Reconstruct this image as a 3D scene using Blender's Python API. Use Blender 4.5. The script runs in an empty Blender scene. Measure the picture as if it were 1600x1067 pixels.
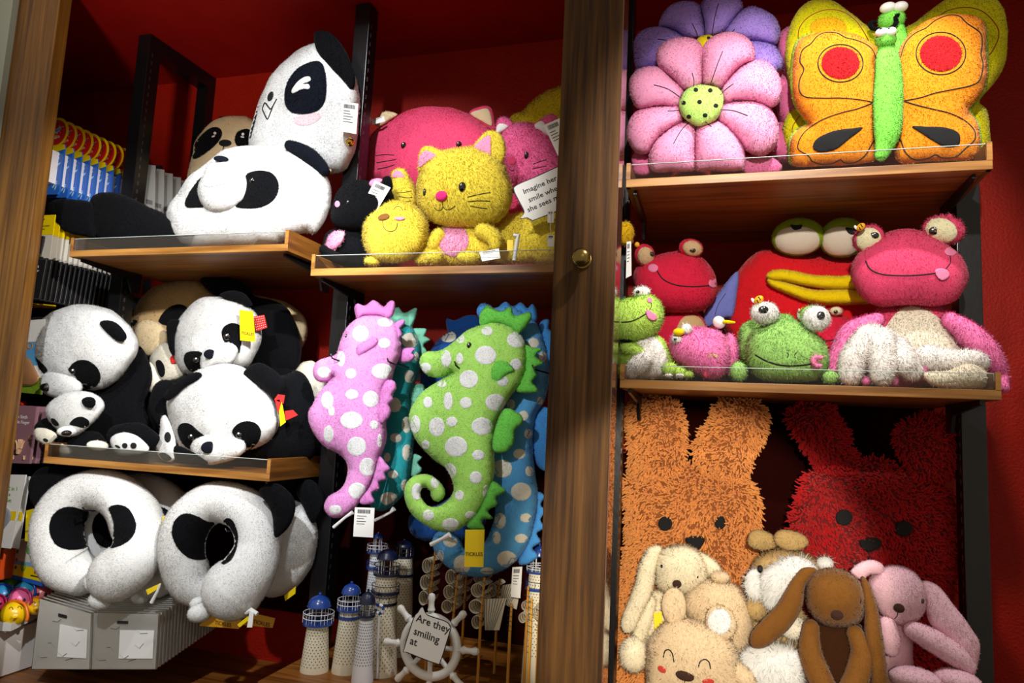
import bpy, bmesh, math, random
import numpy as np
from mathutils import Vector, Matrix, noise
from mathutils.bvhtree import BVHTree
from mathutils.geometry import delaunay_2d_cdt
random.seed(7); RNG = np.random.default_rng(7)
COL = bpy.context.scene.collection
SC = bpy.context.scene
# ------------------------------------------------------------------ camera
YAW, PITCH, ROLL, FOC = 0.29545, 0.11619, 0.04899, 1097.97
CAMZ = 1.5
_f = np.array([-math.sin(YAW)*math.cos(PITCH), math.cos(YAW)*math.cos(PITCH), math.sin(PITCH)])
_r = np.array([math.cos(YAW), math.sin(YAW), 0.0]); _u = np.cross(_r, _f)
RT = math.cos(ROLL)*_r + math.sin(ROLL)*_u; UP = -math.sin(ROLL)*_r + math.cos(ROLL)*_u; FW = _f
CAM = np.array([0, 0, CAMZ])
cd = bpy.data.cameras.new('camera'); cam = bpy.data.objects.new('camera', cd); COL.objects.link(cam)
cam.matrix_world = Matrix(((RT[0], UP[0], -FW[0], 0), (RT[1], UP[1], -FW[1], 0), (RT[2], UP[2], -FW[2], CAMZ), (0, 0, 0, 1)))
cd.sensor_width = 36; cd.lens = FOC/1600*36; cd.clip_start = 0.05; cd.clip_end = 50
SC.camera = cam
# ------------------------------------------------------------------ light
SC.view_settings.view_transform = 'Standard'; SC.view_settings.look = 'None'
SC.view_settings.gamma = 1; SC.view_settings.use_curve_mapping = False
SC.view_settings.exposure = 0.35
wd = bpy.data.worlds.new('world'); SC.world = wd; wd.use_nodes = True
wd.node_tree.nodes['Background'].inputs[0].default_value = (1.0, 0.86, 0.68, 1)
wd.node_tree.nodes['Background'].inputs[1].default_value = 0.30
def spot(name, loc, aim, watts, deg, blend, col, size):
    d = bpy.data.lights.new(name, 'SPOT'); d.energy = watts; d.spot_size = math.radians(deg); d.spot_blend = blend
    d.color = col; d.shadow_soft_size = size
    o = bpy.data.objects.new(name, d); COL.objects.link(o); o.location = loc
    o.rotation_euler = (Vector(aim)-Vector(loc)).to_track_quat('-Z', 'Y').to_euler()
    return o
COOL = (0.93, 0.96, 1.0); WARM = (1.0, 0.80, 0.52)
spot('spot_light', (-0.85, -0.05, 2.70), (-1.72, 2.0, 1.60), 128, 48, 0.5, COOL, 0.03)       # pandas
spot('spot_light', (0.20, 0.50, 2.45), (-2.25, 2.0, 1.62), 210, 36, 0.5, (1.0, .97, .92), 0.025)      # left racks, from the front right
spot('spot_light', (-1.05, 1.00, 3.10), (-1.25, 2.0, 2.15), 54, 66, 0.6, COOL, 0.03)           # steep light over pandas and cats
spot('spot_light', (-0.70, 0.00, 2.60), (-0.86, 2.0, 2.14), 62, 24, 0.5, (1.0, .98, .95), 0.025)      # cats
spot('spot_light', (-0.75, -0.05, 2.15), (-0.93, 2.0, 1.62), 62, 30, 0.5, COOL, 0.025)          # seahorses
spot('spot_light', (0.12, -0.10, 2.60), (0.16, 2.0, 2.12), 125, 34, 0.4, (1.0, 0.95, 0.90), 0.025)   # flowers and frogs
spot('spot_light', (0.35, 1.25, 3.10), (0.25, 1.95, 1.4), 64, 70, 0.6, (0.98, 0.95, 0.95), 0.03)     # steep light in front of the right bay
spot('spot_light', (0.10, -0.50, 1.70), (-0.08, 2.0, 1.10), 210, 23, 0.35, (1.0, 0.90, 0.74), 0.02)   # orange rabbit
spot('spot_light', (-1.0, -0.60, 1.9), (-2.05, 1.9, 2.93), 150, 26, 1.0, (1.0, 0.9, 0.8), 0.15)  # added spot, no such lamp seen, for the glow on the cabinet ceiling

# ------------------------------------------------------------------ pixel helpers (a pixel of the 1600x1067 photo at depth Y -> a point)
def at(x, y, Y):
    d = RT*((x-800)/FOC) - UP*((y-533.5)/FOC) + FW
    return CAM + d*(Y/d[1])
def ats(p, Y):
    p = np.asarray(p, float)
    d = RT[None]*((p[:, :1]-800)/FOC) - UP[None]*((p[:, 1:2]-533.5)/FOC) + FW[None]
    Y = np.broadcast_to(np.asarray(Y, float), (len(p),))
    return CAM + d*(Y/d[:, 1])[:, None]
def px(V):
    c = (np.asarray(V)-CAM); z = c@FW
    return np.stack([800+FOC*(c@RT)/z, 533.5-FOC*(c@UP)/z], 1)
def scl(x, y, Y): return float((at(x, y, Y)-CAM)@FW)/FOC          # metres per pixel
def crop(x0, y0, s): return lambda pts: [(x0+p[0]/s, y0+p[1]/s)+tuple(p[2:]) for p in pts]

# ------------------------------------------------------------------ materials
def srgb(h):
    if isinstance(h, str):
        h = [int(h[i:i+2], 16)/255 for i in (0, 2, 4)]
    return tuple(c/12.92 if c <= 0.04045 else ((c+0.055)/1.055)**2.4 for c in h)
MATS = {}
def mat(name, col, rough=0.6, metal=0.0, sheen=0.0, bump=0.0, bscale=300, var=0.0, vscale=12, spec=0.5, coat=0.0, alpha=1.0):
    key = (name, col, rough)
    if key in MATS: return MATS[key]
    m = bpy.data.materials.new(name); m.use_nodes = True; nt = m.node_tree; b = nt.nodes['Principled BSDF']
    c = srgb(col); b.inputs['Base Color'].default_value = (*c, 1)
    b.inputs['Roughness'].default_value = rough; b.inputs['Metallic'].default_value = metal
    b.inputs['Specular IOR Level'].default_value = spec
    b.inputs['Coat Weight'].default_value = coat
    if sheen:
        b.inputs['Sheen Weight'].default_value = sheen; b.inputs['Sheen Roughness'].default_value = 0.4
        b.inputs['Sheen Tint'].default_value = (*[0.5+0.5*x for x in c], 1)
    tc = nt.nodes.new('ShaderNodeTexCoord')
    if bump:
        n = nt.nodes.new('ShaderNodeTexNoise'); n.inputs['Scale'].default_value = bscale; n.inputs['Detail'].default_value = 4
        bp = nt.nodes.new('ShaderNodeBump'); bp.inputs['Strength'].default_value = bump; bp.inputs['Distance'].default_value = 0.004
        nt.links.new(tc.outputs['Object'], n.inputs['Vector']); nt.links.new(n.outputs['Fac'], bp.inputs['Height'])
        nt.links.new(bp.outputs['Normal'], b.inputs['Normal'])
    if var:
        n = nt.nodes.new('ShaderNodeTexNoise'); n.inputs['Scale'].default_value = vscale; n.inputs['Detail'].default_value = 5
        r = nt.nodes.new('ShaderNodeMapRange'); r.inputs[3].default_value = 1-var; r.inputs[4].default_value = 1+var*0.6
        mx = nt.nodes.new('ShaderNodeMix'); mx.data_type = 'RGBA'; mx.blend_type = 'MULTIPLY'; mx.inputs[0].default_value = 1
        mx.inputs[6].default_value = (*c, 1)
        nt.links.new(tc.outputs['Object'], n.inputs['Vector']); nt.links.new(n.outputs['Fac'], r.inputs[0])
        nt.links.new(r.outputs[0], mx.inputs[7]); nt.links.new(mx.outputs[2], b.inputs['Base Color'])
    MATS[key] = m; return m
def plush(name, col, var=0.10, sheen=0.25): return mat(name, col, 0.95, sheen=sheen, bump=0.5, bscale=420, var=var, vscale=45, spec=0.15)
def wood(name, c1, c2, rough=0.45, axis='x', scale=1.0):
    m = bpy.data.materials.new(name); m.use_nodes = True; nt = m.node_tree; b = nt.nodes['Principled BSDF']
    tc = nt.nodes.new('ShaderNodeTexCoord'); mp = nt.nodes.new('ShaderNodeMapping')
    s = {'x': (1.5, 30, 30), 'y': (30, 1.5, 30), 'z': (38, 38, 1.3)}[axis]
    mp.inputs['Scale'].default_value = [v*scale for v in s]
    n = nt.nodes.new('ShaderNodeTexNoise'); n.inputs['Scale'].default_value = 1.6; n.inputs['Detail'].default_value = 7; n.inputs['Roughness'].default_value = 0.62
    cr = nt.nodes.new('ShaderNodeValToRGB'); cr.color_ramp.elements[0].color = (*srgb(c1), 1); cr.color_ramp.elements[1].color = (*srgb(c2), 1)
    cr.color_ramp.elements[0].position = 0.36; cr.color_ramp.elements[1].position = 0.66
    bp = nt.nodes.new('ShaderNodeBump'); bp.inputs['Strength'].default_value = 0.12; bp.inputs['Distance'].default_value = 0.002
    nt.links.new(tc.outputs['Object'], mp.inputs[0]); nt.links.new(mp.outputs[0], n.inputs['Vector'])
    nt.links.new(n.outputs['Fac'], cr.inputs[0]); nt.links.new(cr.outputs[0], b.inputs['Base Color'])
    nt.links.new(n.outputs['Fac'], bp.inputs['Height']); nt.links.new(bp.outputs['Normal'], b.inputs['Normal'])
    b.inputs['Roughness'].default_value = rough; b.inputs['Specular IOR Level'].default_value = .5 if rough < .6 else .2
    return m
def clear(name, tint=(1, 1, 1), gloss=0.5, rough=0.03):
    m = bpy.data.materials.new(name); m.use_nodes = True; nt = m.node_tree; nt.nodes.clear()
    o = nt.nodes.new('ShaderNodeOutputMaterial'); t = nt.nodes.new('ShaderNodeBsdfTransparent'); g = nt.nodes.new('ShaderNodeBsdfGlossy')
    t.inputs[0].default_value = (*tint, 1); g.inputs['Roughness'].default_value = rough
    fr = nt.nodes.new('ShaderNodeFresnel'); fr.inputs[0].default_value = 1.45
    mm = nt.nodes.new('ShaderNodeMath'); mm.operation = 'MULTIPLY_ADD'; mm.inputs[1].default_value = gloss; mm.inputs[2].default_value = 0.0
    mx = nt.nodes.new('ShaderNodeMixShader')
    nt.links.new(fr.outputs[0], mm.inputs[0]); nt.links.new(mm.outputs[0], mx.inputs[0])
    nt.links.new(t.outputs[0], mx.inputs[1]); nt.links.new(g.outputs[0], mx.inputs[2]); nt.links.new(mx.outputs[0], o.inputs[0])
    return m
def plaster(name, col, strength=0.5):
    return mat(name, col, 0.55, bump=strength, bscale=120, var=0.22, vscale=9, spec=0.2)

# ------------------------------------------------------------------ low level mesh
def vnormals(V, F):
    N = np.zeros_like(V); a, b, c = V[F[:, 0]], V[F[:, 1]], V[F[:, 2]]
    n = np.cross(b-a, c-a)
    for i in range(3): np.add.at(N, F[:, i], n)
    return N/np.maximum(np.linalg.norm(N, axis=1), 1e-12)[:, None]
def mesh_tris(name, V, F, m, N=None, smooth=True):
    me = bpy.data.meshes.new(name); me.vertices.add(len(V)); me.vertices.foreach_set('co', V.astype(np.float32).ravel())
    me.loops.add(len(F)*3); me.loops.foreach_set('vertex_index', F.astype(np.int32).ravel())
    me.polygons.add(len(F)); me.polygons.foreach_set('loop_start', np.arange(0, len(F)*3, 3, dtype=np.int32))
    me.polygons.foreach_set('use_smooth', np.full(len(F), smooth))
    me.update(); me.validate()
    if N is not None and len(me.vertices) == len(N):
        me.normals_split_custom_set_from_vertices(N.astype(np.float32))
    me.materials.append(m)
    return me
def link(name, me, parent=None, label=None, cat=None, group=None, kind=None, loc=None):
    o = bpy.data.objects.new(name, me); COL.objects.link(o)
    if parent is not None: o.parent = parent
    if label: o['label'] = label
    if cat: o['category'] = cat
    if group: o['group'] = group
    if kind: o['kind'] = kind
    if loc is not None: o.location = loc
    return o
class MB:
    """collects boxes, tubes, lathes and quads; out() links them as one mesh object"""
    def __init__(s): s.v = []; s.f = []
    def add(s, vs, fs):
        b = len(s.v); s.v += [tuple(map(float, v)) for v in vs]; s.f += [tuple(b+i for i in f) for f in fs]; return s
    def box(s, x0, x1, y0, y1, z0, z1):
        return s.add([(x, y, z) for x in (x0, x1) for y in (y0, y1) for z in (z0, z1)],
            [(0, 1, 3, 2), (4, 6, 7, 5), (0, 4, 5, 1), (2, 3, 7, 6), (0, 2, 6, 4), (1, 5, 7, 3)])
    def hexa(s, a, b):     # two quads (front, back), same order
        return s.add(list(a)+list(b), [(0, 1, 2, 3), (7, 6, 5, 4), (0, 4, 5, 1), (1, 5, 6, 2), (2, 6, 7, 3), (3, 7, 4, 0)])
    def prism(s, pts, d):  # polygon of 3-D points extruded by vector d
        n = len(pts); q = [np.asarray(p)+np.asarray(d) for p in pts]
        return s.add(list(pts)+q, [tuple(range(n)), tuple(range(2*n-1, n-1, -1))]+[(i, n+i, n+(i+1) % n, (i+1) % n) for i in range(n)])
    def tube(s, path, r, n=8, cap=True):
        path = [np.asarray(p, float) for p in path]; k = len(path); rs = r if hasattr(r, '__len__') else [r]*k
        t = [path[min(i+1, k-1)]-path[max(i-1, 0)] for i in range(k)]; t = [x/max(np.linalg.norm(x), 1e-9) for x in t]
        a = np.cross(t[0], (0, 0, 1)); a = a if np.linalg.norm(a) > .1 else np.cross(t[0], (0, 1, 0)); vs = []
        for i in range(k):
            a = a-t[i]*(a@t[i]); a /= max(np.linalg.norm(a), 1e-9); b = np.cross(t[i], a)
            vs += [path[i]+rs[i]*(a*math.cos(2*math.pi*j/n)+b*math.sin(2*math.pi*j/n)) for j in range(n)]
        fs = [(i*n+j, i*n+(j+1) % n, (i+1)*n+(j+1) % n, (i+1)*n+j) for i in range(k-1) for j in range(n)]
        if cap: fs += [tuple(range(n-1, -1, -1)), tuple(range((k-1)*n, k*n))]
        return s.add(vs, fs)
    def lathe(s, c, prof, n=20, ax=(0, 0, 1), ux=(1, 0, 0)):
        c = np.asarray(c, float); ax = np.asarray(ax, float); ux = np.asarray(ux, float); uy = np.cross(ax, ux); vs = []
        for r, h in prof: vs += [c+ax*h+r*(ux*math.cos(2*math.pi*j/n)+uy*math.sin(2*math.pi*j/n)) for j in range(n)]
        k = len(prof)
        fs = [(i*n+j, i*n+(j+1) % n, (i+1)*n+(j+1) % n, (i+1)*n+j) for i in range(k-1) for j in range(n)]
        fs += [tuple(range(n-1, -1, -1)), tuple(range((k-1)*n, k*n))]
        return s.add(vs, fs)
    def out(s, name, m, parent=None, bevel=0, smooth=False, **kw):
        me = bpy.data.meshes.new(name)
        off = np.array(parent.location) if parent is not None and parent.type == 'EMPTY' else (np.array(parent['origin']) if parent is not None and 'origin' in parent else np.zeros(3))
        me.from_pydata([tuple(np.asarray(v)-off) for v in s.v], [], s.f); me.materials.append(m)
        bm = bmesh.new(); bm.from_mesh(me); bmesh.ops.recalc_face_normals(bm, faces=bm.faces)
        if bevel: bmesh.ops.bevel(bm, geom=bm.edges[:], offset=bevel, segments=2, affect='EDGES', profile=0.6)
        bm.to_mesh(me); bm.free()
        if smooth:
            for p in me.polygons: p.use_smooth = True
            me.set_sharp_from_angle(angle=math.radians(40))
        return link(name, me, parent, **kw)
def empty(name, loc, label=None, cat=None, group=None, kind=None):
    o = bpy.data.objects.new(name, None); COL.objects.link(o); o.location = tuple(map(float, loc)); o.empty_display_size = 0.05
    if label: o['label'] = label
    if cat: o['category'] = cat
    if group: o['group'] = group
    if kind: o['kind'] = kind
    return o
def copy_tree(o, delta=(0, 0, 0), label=None):
    kids = {}
    def rec(a, par):
        c = a.copy(); COL.objects.link(c); c.parent = par
        for ch in list(CH.get(a.name, [])): rec(ch, c)
        return c
    CH = {}
    for q in bpy.data.objects:
        if q.parent: CH.setdefault(q.parent.name, []).append(q)
    c = rec(o, None); c.location = Vector(o.location)+Vector(delta)
    if label: c['label'] = label
    return c
FONT_MAT = {}
def text(s, org, ux, uy, size, m, parent, name='lettering', center=False, thick=0.0002, bold=0):
    """flat lettering lying on a surface: org = baseline start, ux/uy = reading and up directions"""
    cu = bpy.data.curves.new(name, 'FONT'); cu.body = s; cu.size = size; cu.extrude = thick
    cu.resolution_u = 2; cu.offset = bold
    if center: cu.align_x = 'CENTER'
    cu.materials.append(m)
    ux = Vector(ux).normalized(); uy = Vector(uy); uz = ux.cross(uy).normalized(); uy = uz.cross(ux)
    tmp = bpy.data.objects.new(name, cu); COL.objects.link(tmp)
    dg = bpy.context.evaluated_depsgraph_get(); dg.update()
    me = bpy.data.meshes.new_from_object(tmp.evaluated_get(dg)); me.name = name
    bpy.data.objects.remove(tmp); bpy.data.curves.remove(cu)
    M4 = Matrix(((ux.x, uy.x, uz.x, org[0]), (ux.y, uy.y, uz.y, org[1]), (ux.z, uy.z, uz.z, org[2]), (0, 0, 0, 1)))
    base = Vector((0, 0, 0))
    if parent is not None: base = parent.location if parent.type == 'EMPTY' else Vector(parent['origin']) if 'origin' in parent else base
    me.transform(Matrix.Translation(-base) @ M4)
    o = link(name, me, parent)
    return o
# ------------------------------------------------------------------ soft toys: padded shapes, limbs, sewn patches, pile
def smooth_loop(pts, step=5.0, closed=True, k=None):
    P = np.asarray([p[:2] for p in pts], float); n = len(P); out = []
    rng = range(n) if closed else range(n-1)
    for i in rng:
        if closed: a, b, c, d = P[i-1], P[i], P[(i+1) % n], P[(i+2) % n]
        else: a, b, c, d = P[max(i-1, 0)], P[i], P[i+1], P[min(i+2, n-1)]
        m = max(1, int(math.ceil(np.linalg.norm(c-b)/step)))
        for j in range(m):
            t = j/m
            out.append(0.5*((2*b)+(c-a)*t+(2*a-5*b+4*c-d)*t*t+(3*b-a-3*c+d)*t**3))
    if not closed: out.append(P[-1])
    return np.array(out)
def oval(cx, cy, rx, ry, rot=0, n=28, e=2.0):
    a = np.linspace(0, 2*math.pi, n, endpoint=False); c, s = np.cos(a), np.sin(a)
    x = rx*np.sign(c)*abs(c)**(2/e); y = ry*np.sign(s)*abs(s)**(2/e); r = math.radians(rot)
    return np.stack([cx+x*math.cos(r)-y*math.sin(r), cy+x*math.sin(r)+y*math.cos(r)], 1)
def inside(P, Q):          # points P in polygon Q
    x, y = P[:, 0], P[:, 1]; r = np.zeros(len(P), bool); n = len(Q); j = n-1
    for i in range(n):
        xi, yi = Q[i]; xj, yj = Q[j]
        if yi != yj: r ^= ((yi > y) != (yj > y)) & (x < (xj-xi)*(y-yi)/(yj-yi)+xi)
        j = i
    return r
def segdist(P, Q, closed=True):
    d = np.full(len(P), 1e9); n = len(Q)
    for i in range(n if closed else n-1):
        a, b = Q[i], Q[(i+1) % n]; ab = b-a; L = ab@ab
        t = np.clip(((P-a)@ab)/max(L, 1e-12), 0, 1); d = np.minimum(d, np.linalg.norm(P-(a+t[:, None]*ab), axis=1))
    return d
def area(Q): return 0.5*abs(np.sum(Q[:, 0]*np.roll(Q[:, 1], -1)-np.roll(Q[:, 0], -1)*Q[:, 1]))
def cdt(Q, h, ring=True):
    lo, hi = Q.min(0), Q.max(0); g = []
    ys = np.arange(lo[1], hi[1], h*0.866)
    for i, y in enumerate(ys):
        xs = np.arange(lo[0]+(i % 2)*h/2, hi[0], h); g.append(np.stack([xs, np.full(len(xs), y)], 1))
    g = np.concatenate(g) if g else np.zeros((0, 2))
    g = g[inside(g, Q)]; d = segdist(g, Q); g = g[d > h*0.5]
    n = len(Q); allp = np.concatenate([Q, g])
    vs, es, fs, ov, _, _ = delaunay_2d_cdt([Vector(p) for p in allp], [(i, (i+1) % n) for i in range(n)], [], 1, 1e-4)
    V = np.array([tuple(v) for v in vs]); F = np.array([f[:3] for f in fs if len(f) == 3])
    bnd = segdist(V, Q) < 1e-2
    return V, F, bnd
def inflate(V, F, bnd):
    n = len(V); idx = -np.ones(n, int); it = np.where(~bnd)[0]; idx[it] = np.arange(len(it)); A = np.zeros((len(it), len(it)))
    E = set()
    for f in F:
        for a, b in ((0, 1), (1, 2), (2, 0)): E.add((min(f[a], f[b]), max(f[a], f[b])))
    for a, b in E:
        w = 1/max(((V[a]-V[b])**2).sum(), 1e-6)
        for p, q in ((a, b), (b, a)):
            if idx[p] >= 0:
                A[idx[p], idx[p]] += w
                if idx[q] >= 0: A[idx[p], idx[q]] -= w
    u = np.zeros(n)
    if len(it): u[it] = np.linalg.solve(A, np.ones(len(it)))
    u = np.maximum(u, 0); return np.sqrt(u/max(u.max(), 1e-9))
class Part:
    def __init__(s, name, V, F, m, parent, label, fur, density):
        s.name, s.V, s.F, s.m, s.parent, s.label, s.fur, s.density = name, V, F, m, parent, label, fur, density
        s.holes = []; s.obj = None; s.extra = None
        s._b = None
    def bvh(s):
        if s._b is None: s._b = BVHTree.FromPolygons([tuple(v) for v in s.V], [tuple(map(int, f)) for f in s.F])
        return s._b
def cast(targets, x, y):
    d = RT*((x-800)/FOC)-UP*((y-533.5)/FOC)+FW; d = Vector(d/np.linalg.norm(d)); best = None
    for t in targets:
        h = t.bvh().ray_cast(Vector(CAM), d)
        if h[0] is not None and (best is None or h[3] < best[3]): best = h
    return best, d
def fibres(V, F, N, holes, L, density, width, droop=0.35, lean=0.8, tri_cull=-0.25):
    a, b, c = V[F[:, 0]], V[F[:, 1]], V[F[:, 2]]; cr = np.cross(b-a, c-a); ar = np.linalg.norm(cr, axis=1)/2
    ctr = (a+b+c)/3; vd = CAM-ctr; vd /= np.linalg.norm(vd, axis=1)[:, None]; fn = cr/np.maximum(2*ar, 1e-12)[:, None]
    w = np.where((fn*vd).sum(1) > tri_cull, ar, 0); tot = w.sum(); n = int(tot*density)
    if n < 10: return None
    n = min(n, 60000)
    k = RNG.choice(len(F), n, p=w/tot); r1, r2 = np.sqrt(RNG.random(n)), RNG.random(n)
    u, v, t = 1-r1, r1*(1-r2), r1*r2
    P = u[:, None]*a[k]+v[:, None]*b[k]+t[:, None]*c[k]
    Nn = u[:, None]*N[F[k, 0]]+v[:, None]*N[F[k, 1]]+t[:, None]*N[F[k, 2]]; Nn /= np.maximum(np.linalg.norm(Nn, axis=1), 1e-9)[:, None]
    if holes:
        q = px(P); keep = np.ones(n, bool)
        for Q, grow in holes:
            lo, hi = Q.min(0)-grow-1, Q.max(0)+grow+1
            c_ = keep & (q[:, 0] > lo[0]) & (q[:, 0] < hi[0]) & (q[:, 1] > lo[1]) & (q[:, 1] < hi[1]); ii = np.where(c_)[0]
            if len(ii) == 0: continue
            bad = inside(q[ii], Q) if grow == 0 else segdist(q[ii], Q, closed=False) < grow
            keep[ii[bad]] = False
        P, Nn = P[keep], Nn[keep]; n = len(P)
    T = RNG.normal(size=(n, 3)); T -= (T*Nn).sum(1)[:, None]*Nn; T /= np.linalg.norm(T, axis=1)[:, None]
    G = np.array([0, 0, -1.0])[None]-Nn*(-Nn[:, 2:3])
    # slow drifting comb direction, so the pile lies in tufts
    s = np.sin(P*np.array([37., 41., 33.])+1.3); comb = np.stack([s[:, 1], s[:, 2], s[:, 0]], 1); comb -= (comb*Nn).sum(1)[:, None]*Nn
    D = Nn*0.62+lean*(T*0.55+comb*0.5)+droop*G; D /= np.linalg.norm(D, axis=1)[:, None]
    return P, Nn, D, L*(0.6+0.7*RNG.random(n)), width
def blades(P, Nn, D, L, width, jit=.3):
    W = np.cross(D, Nn); W /= np.maximum(np.linalg.norm(W, axis=1), 1e-6)[:, None]; n = len(P)
    p0, p1, p2 = P-W*width/2, P+W*width/2, P+D*L[:, None]
    V = np.stack([p0, p1, p2], 1).reshape(-1, 3); F = np.arange(3*n).reshape(-1, 3)
    Nj = Nn+RNG.normal(size=(n, 3))*jit; Nj /= np.linalg.norm(Nj, axis=1)[:, None]; Nj = np.where(((Nj*Nn).sum(1) > .3)[:, None], Nj, Nn)
    g = np.cross(p1-p0, p2-p0); fl = (g*Nn).sum(1) < 0; F[fl] = F[fl][:, ::-1]
    return V, F, np.repeat(Nj, 3, 0)
def noodles(P, Nn, D, L, r):
    n = len(P); W = np.cross(D, Nn); W /= np.maximum(np.linalg.norm(W, axis=1), 1e-6)[:, None]; B = np.cross(D, W); k = 5
    bend = RNG.normal(size=(n, 3))*0.18*L[:, None]
    rings = [(0.0, .8), (.35, 1.0), (.75, 1.0), (.97, .6)]; V = []; N = []
    for t, q in rings:
        C_ = P+D*(L*t)[:, None]+bend*t*t
        for j in range(k):
            o = W*math.cos(2*math.pi*j/k)+B*math.sin(2*math.pi*j/k); V.append(C_+o*r*q); N.append(o+D*(.9 if t > .9 else 0))
    V.append(P+D*(L*1.04)[:, None]+bend); N.append(D)
    V = np.stack(V, 1); N = np.stack(N, 1); m = V.shape[1]; f = []
    for i in range(len(rings)-1):
        for j in range(k):
            a, b, c, d = i*k+j, i*k+(j+1) % k, (i+1)*k+(j+1) % k, (i+1)*k+j; f += [(a, b, c), (a, c, d)]
    e = (len(rings)-1)*k
    f += [(e+j, e+(j+1) % k, m-1) for j in range(k)]
    F = (np.array(f)[None]+(np.arange(n)*m)[:, None, None]).reshape(-1, 3); V = V.reshape(-1, 3); N = N.reshape(-1, 3)
    a, b, c = V[F[:, 0]], V[F[:, 1]], V[F[:, 2]]
    if (np.cross(b-a, c-a)*N[F[:, 0]]).sum() < 0: F = F[:, ::-1]
    N /= np.maximum(np.linalg.norm(N, axis=1), 1e-9)[:, None]
    return V, F, N
FUR = dict(none=None, short=(0.0042, 150000, 0.0013), plush=(0.0078, 150000, 0.0016),
           fleece=(0.0036, 150000, 0.0019), chenille=(0.0145, 30000, 0.0025))
FURSCALE = 0.62
class Toy:
    def __init__(s, name, label, cat, Y, group=None, fur='short'):
        s.name, s.label, s.cat, s.group, s.Y, s.fur = name, label, cat, group, Y, fur; s.parts = []; s.root = None
    def _add(s, name, V, F, m, parent, label, fur, lump, lscale=9):
        if lump:
            N = vnormals(V, F)
            V = V+N*np.array([noise.noise(Vector(v)*lscale)*lump+noise.noise(Vector(v)*lscale*3.1)*lump*.4 for v in V])[:, None]
        p = Part(name, V, F, m, parent, label, s.fur if fur is None else fur, None); s.parts.append(p); return p
    def pil(s, name, pts, m, Y=None, H=None, back=0.6, fur=None, parent=None, label=None, lump=0.003, tilt=(0, 0), res=420, raw=False, Hm=None):
        """padded shape: outline in pixels, stuffed H pixels towards the front"""
        Y = s.Y if Y is None else Y
        A0 = np.asarray([p[:2] for p in pts], float)
        Q = A0 if raw else smooth_loop(A0, step=1e9 if len(pts) > 60 else 6)
        ar = area(Q); h = math.sqrt(ar/res)
        per = np.linalg.norm(Q-np.roll(Q, -1, 0), axis=1).sum(); n = int(max(14, min(150, per/(h*0.8))))
        dd = np.concatenate([[0], np.cumsum(np.linalg.norm(np.roll(Q, -1, 0)-Q, axis=1))]); QQ = np.concatenate([Q, Q[:1]])
        tt = np.linspace(0, per, n, endpoint=False); Q = np.stack([np.interp(tt, dd, QQ[:, 0]), np.interp(tt, dd, QQ[:, 1])], 1)
        V, F, bnd = cdt(Q, h); u = inflate(V, F, bnd); c = Q.mean(0); sc = scl(c[0], c[1], Y)
        if Hm is None:
            if H is None: H = 0.75*math.sqrt(ar/math.pi)
            Hm = H*sc
        Yv = Y+((V[:, 0]-c[0])*tilt[0]+(V[:, 1]-c[1])*tilt[1])*sc
        base = ats(V, Yv); d = base-CAM; d /= np.linalg.norm(d, axis=1)[:, None]
        front = base-d*(u*Hm)[:, None]; rear = base+d*(u*Hm*back)[:, None]; nb = len(V)
        remap = np.arange(nb)+nb; remap[bnd] = np.arange(nb)[bnd]
        Va = np.concatenate([front, rear]); Fa = np.concatenate([F, remap[F[:, ::-1]]])
        use = np.unique(Fa); mp = -np.ones(len(Va), int); mp[use] = np.arange(len(use)); Va = Va[use]; Fa = mp[Fa]
        N = vnormals(Va, Fa); nf = len(F)
        if (np.cross(Va[Fa[:nf, 1]]-Va[Fa[:nf, 0]], Va[Fa[:nf, 2]]-Va[Fa[:nf, 0]])*(CAM-Va[Fa[:nf, 0]])).sum() < 0: Fa = Fa[:, ::-1]
        return s._add(name, Va, Fa, m, parent, label, fur, lump)
    def ell(s, name, cx, cy, rx, ry, m, Y=None, rz=None, rot=0, fur=None, parent=None, label=None, lump=0.0, sub=4, e=2.0, tw=0):
        Y = s.Y if Y is None else Y; bm = bmesh.new(); bmesh.ops.create_icosphere(bm, subdivisions=sub, radius=1)
        V = np.array([v.co[:] for v in bm.verts]); F = np.array([[v.index for v in f.verts] for f in bm.faces]); bm.free()
        if e != 2.0: V = V/((np.abs(V)**e).sum(1)**(1/e))[:, None]
        sc = scl(cx, cy, Y); r = math.radians(rot); c = at(cx, cy, Y); d = (c-CAM)/np.linalg.norm(c-CAM)
        X = np.cross(d, UP); X /= np.linalg.norm(X); Yv = np.cross(X, d)
        ax = X*math.cos(r)-Yv*math.sin(r); ay = X*math.sin(r)+Yv*math.cos(r); rz = (rx+ry)/2 if rz is None else rz
        W = c+sc*(V[:, :1]*rx*ax+V[:, 1:2]*ry*ay-V[:, 2:3]*rz*d)
        a, b, g = W[F[:, 0]], W[F[:, 1]], W[F[:, 2]]
        if (np.cross(b-a, g-a)*(a-c)).sum() < 0: F = F[:, ::-1]
        return s._add(name, W, F, m, parent, label, fur, lump)
    def limb(s, name, path, m, Y=None, fur=None, parent=None, label=None, lump=0.002, n=22, flat=1.0, closed=False):
        """stuffed limb: path of (x, y, radius, depth offset in metres)"""
        Y = s.Y if Y is None else Y
        P = np.array([tuple(p)+(0,)*(4-len(p)) for p in path], float); k = len(P); out = []
        for i in range(k-1):
            a, b, c, d = P[max(i-1, 0)], P[i], P[i+1], P[min(i+2, k-1)]; mseg = max(3, int(np.linalg.norm(c[:2]-b[:2])/6))
            for j in range(mseg):
                t = j/mseg; out.append(0.5*((2*b)+(c-a)*t+(2*a-5*b+4*c-d)*t*t+(3*b-a-3*c+d)*t**3))
        out.append(P[-1]); out = np.array(out)
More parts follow.
